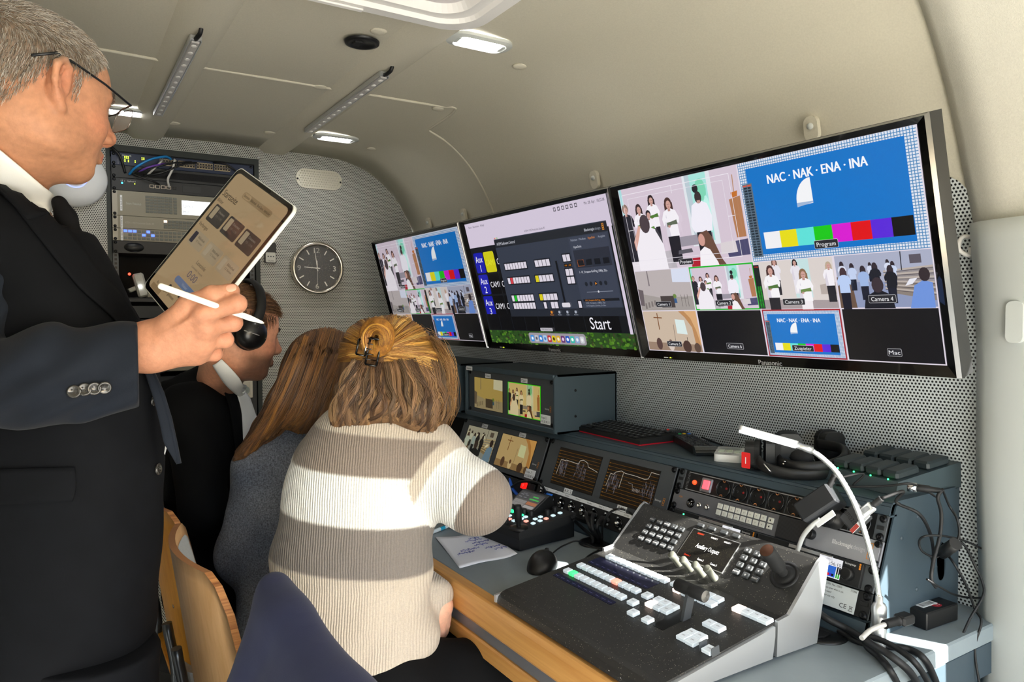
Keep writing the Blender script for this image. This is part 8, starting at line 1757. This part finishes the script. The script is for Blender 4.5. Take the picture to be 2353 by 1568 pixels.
for o_, w_, h_, z_ in (((.006, -.004), .022, .052, .004), ((-.018, .0), .018, .030, .0)):
    for a, b in (((-1, -1), (1, -1)), ((1, -1), (1, 1)), ((1, 1), (-1, 1)), ((-1, 1), (-1, -1))): mb.tube([(o_[0]+a[0]*w_/2, o_[1]+a[1]*h_/2, z_), (o_[0]+b[0]*w_/2, o_[1]+b[1]*h_/2, z_)], .0022, 6)
mb.build('jaw', blk_g, clip); MB().tube([(-.010, -.008, .003), (-.010, .010, .003)], .0026, 8).build('spring', chrome, clip); mb = MB()
for k in range(5): mb.tube([(-.012, -.02+k*.01, .002), (-.002, -.02+k*.01, .010), (.012, -.02+k*.01, -.006)], .0012, 6)
mb.build('teeth', blk_g, clip)
# --- woman in the grey jacket
wb = person('woman in a grey blue tweed jacket with long straight brown hair, back turned', (.52, 1.78, 0))
hbq = Head(A(745, 870, 1.82), rotm(RAD(40), RAD(20)), .88); rowsB = [(700, 1420, 1.78, .165, .12, .16), (700, 1270, 1.79, .168, .12, .16), (705, 1130, 1.81, .150, .11, .14), (725, 1020, 1.82, .115, .09, .09)]
B = Body(.006); hbq.add(B, A(732, 985, 1.82), .046, True, False); tors(B, rowsB, .05, -.02); aw = [A(610, 1080, 1.80), A(560, 1270, 1.80), A(760, 1300, 1.98)]; B.chain(aw, [.045, .038, .026], .03); mB = [aw[2]+np.array([.06, .03-.018*k, .0]) for k in range(4)]
hand(B, aw[2], mB, [[m_, m_+np.array([.035, .01, -.01]), m_+np.array([.05, .01, -.03])] for m_ in mB], [aw[2]+np.array([.01, -.02, .0]), aw[2]+np.array([.04, -.03, 0]), aw[2]+np.array([.06, -.02, -.01])], .85, tendons=False)
P, F = finish('body', B); put('body', P, F, skin_m, wb, hbq.colour(P, 'e2ac90'))
B = Body(.005); tors(B, rowsB, .05); B.cone(A(725, 1010, 1.82), A(735, 965, 1.82), .08, .06, .03); B.cone(A(690, 1050, 1.82), aw[0], .09, .070, .05); B.chain(aw, [.068, .060, .045], .04); B.chain([A(780, 1060, 1.86), A(840, 1250, 1.95)], [.07, .06], .04)
P, F = finish('jacket', B, 2, .5, disp=lambda X, Y, Z: .003*np.sin(Z*40+X*30)*np.sin(Y*35))
tw = vcol('tweed', .9, spec=.15, fibre=(300, .5), bump=(800, .5, .0006)); cj = np.repeat(lin('7b7f88')[None], len(P), 0); cj = mixc(cj, lin('5b6270'), .5+.5*vnoise(P, 25, 6)); put('jacket', P, F, tw, wb, cj); JB = bvh(P, F)
B = Body(.008); hip = np.array([.52, 1.79, .55]); B.ell(hip, (.15, .17, .11), None, .05)
for sy in (-.09, .09): B.chain([hip+np.array([0, sy, 0]), hip+np.array([.43, sy, -.01]), hip+np.array([.40, sy, -.50])], [.09, .065, .05], .04)
P, F = finish('trousers', B); put('trousers', P, F, trs, wb)
B = Body(.005); B.ell(A(742, 855, 1.80), (.098, .108, .108), RT_, .03)
for g, rr_ in (([(700, 880, 1.76), (660, 930, 1.735), (610, 985, 1.735), (560, 1040, 1.745), (538, 1058, 1.75)], (.06, .045, .026, .012, .005)), ([(735, 900, 1.75), (705, 950, 1.725), (690, 972, 1.72)], (.06, .040, .02)), ([(770, 900, 1.75), (765, 960, 1.725), (760, 985, 1.725)], (.055, .040, .02))): B.chain([A(*p) for p in g], rr_, .03)
h2, P, F = hair_base('hair', B, ('57402f', '7d5a3c'), wb, 7); HB2 = bvh(P, F)
wave_hair('hair_lengths', wb, HB2, [[(668, 810), (640, 890), (585, 985), (530, 1068)], [(690, 790), (655, 880), (600, 978), (538, 1062)], [(712, 772), (680, 870), (625, 970), (560, 1050)], [(735, 762), (700, 870), (655, 955), (600, 1010)], [(757, 760), (720, 870), (690, 950), (650, 985)], [(780, 768), (745, 870), (720, 955), (690, 1005)], [(805, 775), (775, 870), (755, 955), (738, 1005)], [(825, 795), (800, 880), (785, 965), (770, 1010)], [(845, 820), (825, 890), (810, 970), (800, 1010)]], 3200, ('6b4e38', '8a6442', '584030', 'a3743f', '7a5a44', '94683e'), 31, .0009, (.001, .010), 5, .9, 18, 1.76, 9, None, 24)
wave_hair('loose_lock', wb, JB, [[(668, 940), (650, 970), (620, 985), (600, 980)], [(680, 945), (660, 985), (640, 1000), (598, 982)]], 60, ('8a5e34', 'a3743f'), 32, .0008, (.004, .010), 2, 1, 14, 1.74, 4, None, 15)
# --- man with headphones
wc_ = person('seated man in a black suit and white shirt wearing headphones, in profile', (.40, 2.05, 0))
hc_ = Head((.4075, 1.98, 1.2475), rotm(RAD(14), RAD(9)), 1.0); rC = [(462, 1060, 2.10), (460, 1200, 2.12)]
B = Body(.0045); nC = A(500, 890, 2.05); hc_.add(B, nC, .056); F3 = np.array([[.97, .24, 0], [-.24, .97, 0], [0, 0, 1.]])
B.ell(A(478, 1010, 2.07), (.11, .16, .14), F3, .05); B.ell(A(470, 1190, 2.08), (.11, .15, .16), F3, .05); shC = A(438, 945, 1.93); elC = A(470, 1170, 1.90); wrC = A(492, 1222, 2.0); B.chain([shC, elC, wrC], [.045, .04, .028], .03); mC = [wrC+np.array([.05, .03-.018*k, -.01]) for k in range(4)]
hand(B, wrC, mC, [[m_, m_+np.array([.03, .005, -.02]), m_+np.array([.04, .005, -.04])] for m_ in mC], [wrC+np.array([.01, -.02, 0]), wrC+np.array([.035, -.03, 0]), wrC+np.array([.055, -.02, -.01])], .95, tendons=False)
P, F = finish('body', B); nrm = vnorm(P, F); colC = hc_.colour(P, 'd69a7c', .75); L = hc_.L(P); colC = mixc(colC, lin('4d3626'), .6*sstep(-.004, .010, L[:, 2]-(.03+.045*sstep(.02, .085, L[:, 0])-.07*sstep(-.02, -.085, L[:, 0])))*(P[:, 2] > 1.15)); put('body', P, F, skin_m, wc_, colC); BC = bvh(P, F)
kC = lambda L: sstep(-.004, .010, L[:, 2]-(.028+.040*sstep(.02, .085, L[:, 0])-.075*sstep(-.02, -.085, L[:, 0])))*sstep(.110, .095, L[:, 0])*(L[:, 2] > -.08)
short_hair(hc_, P, F, nrm, kC, 5000, .034, wc_, ('5a3f2c', '7a583c', '6a4a33', '46301f', '8a6a4a'), 41, rad=.0006, flow=lambda l: (1, 0, .05) if l[2] > .06 else (-.1, 0, -1), lift=.35)
short_hair(hc_, P, F, nrm, lambda L: eb(L), 160, .010, wc_, ('4a3424',), 42, 'eyebrows', .0005, flow=lambda l: (-.2, np.sign(l[1]), .1), lift=.3)
for sg in (1, -1):
    o = MB().ball((0, 0, 0), .0115, 12, 8).build('eye', bpy.data.materials['eye_white'], wc_, M=Matrix.Translation(Vector(hc_.P(.0735, sg*.031, .002)-np.array(wc_.location)))); MB().ball(Vector(hc_.R @ np.array([.0075, 0, -.001])), .0055, 10, 6).build('iris', bpy.data.materials['iris_grey'], o)
B = Body(.006); B.ell(A(478, 1010, 2.07), (.122, .172, .14), F3, .06); B.ell(A(468, 1190, 2.08), (.12, .162, .17), F3, .06); B.cone(A(502, 872, 2.05), A(478, 1000, 2.07), .060, .11, .05); B.cone(A(470, 965, 2.03), shC, .09, .070, .05); B.cone(A(405, 930, 2.10), A(470, 905, 2.06), .075, .07, .05); B.chain([shC, elC, A(486, 1214, 1.99)], [.070, .058, .044], .04)
P, F = finish('jacket', B, 2, .5, disp=lambda X, Y, Z: .004*np.sin(Z*42+X*36)*np.sin(Y*30+1)); put('jacket', P, F, mat('black_wool', '0b0c0e', .85, spec=.12, bump=(400, .25, .0005)), wc_); JC = bvh(P, F); ws_ = bpy.data.materials['white_shirt']
patch(JC, 'shirt_front', [(528, 868), (545, 930), (552, 990), (556, 1060)], [(568, 915), (580, 950), (592, 990), (596, 1060)], ws_, wc_, .006, .004, 6, 16, 2.0); patch(BC, 'collar', [(494, 834), (518, 872), (546, 910)], [(512, 822), (546, 856), (569, 898)], ws_, wc_, .010, .004, 6, 12, 2.0, .004)
patch(JC, 'lapel', [(490, 860), (516, 930), (532, 1010), (536, 1090)], [(512, 850), (540, 920), (552, 1000), (552, 1090)], bpy.data.materials['black_wool'], wc_, .011, .004, 6, 16, 2.0)
B = Body(.008); hip = np.array([.36, 2.08, .56]); B.ell(hip, (.14, .17, .12), None, .05)
for sy in (-.09, .09): B.chain([hip+np.array([0, sy, 0]), hip+np.array([.44, sy, 0]), hip+np.array([.42, sy, -.52])], [.095, .07, .05], .04)
P, F = finish('trousers', B); put('trousers', P, F, bpy.data.materials['black_wool'], wc_)
st_ = thing('stool', 'dark stool under the seated man with headphones', 'stool', (.36, 2.08, 0)); MB().lathe([(0, .40), (.17, .40), (.18, .415), (.17, .435), (0, .438)], 28).build('seat', blk_m, st_); MB().cyl((0, 0, .03), (0, 0, .40), .025).build('post', steel_leg, st_); MB().lathe([(.20, 0), (.20, .012), (.03, .03), (0, .03)], 28).build('base', blk_m, st_)
hdp = thing('headphones', 'black over-ear headphones on the seated man\'s head', 'headphones', Vector(hc_.o)); Hm = Matrix(hc_.R).to_4x4()
for sg in (-1, 1):
    M = Hm @ FR((-.016, sg*.092, .0), (1, 0, 0), (0, 0, 1)) if sg < 0 else Hm @ FR((-.016, sg*.092, 0), (-1, 0, 0), (0, 0, 1))
    MB().lathe([(0, .030), (.018, .029), (.032, .022), (.040, .008), (.041, -.004), (.036, -.006)], 28).build('ear_cup', mat('cup_black', '101113', .3, coat=.2) if 'cup_black' not in bpy.data.materials else bpy.data.materials['cup_black'], hdp, M=M); MB().lathe([(.040, -.004), (.043, -.010), (.040, -.018), (.028, -.018)], 28).build('ear_cushion', pad, hdp, M=M)
    MB().tube([(-.030, .004, .024), (.0, -.002, .031), (.030, -.008, .022)], .0012, 6).build('stripe', mat('cup_grey', '8c8c8c', .4) if 'cup_grey' not in bpy.data.materials else bpy.data.materials['cup_grey'], hdp, M=M)
MB().tube(spline([Hm.to_3x3() @ Vector(p) for p in ((-.012, -.100, .02), (.0, -.096, .07), (.004, -.064, .118), (.006, 0, .140), (.004, .064, .118), (0, .096, .07), (-.012, .1, .02))], 6), .007, 10, flat=1.9, up=Hm.to_3x3() @ Vector((1, 0, 0))).build('headband', pad, hdp)
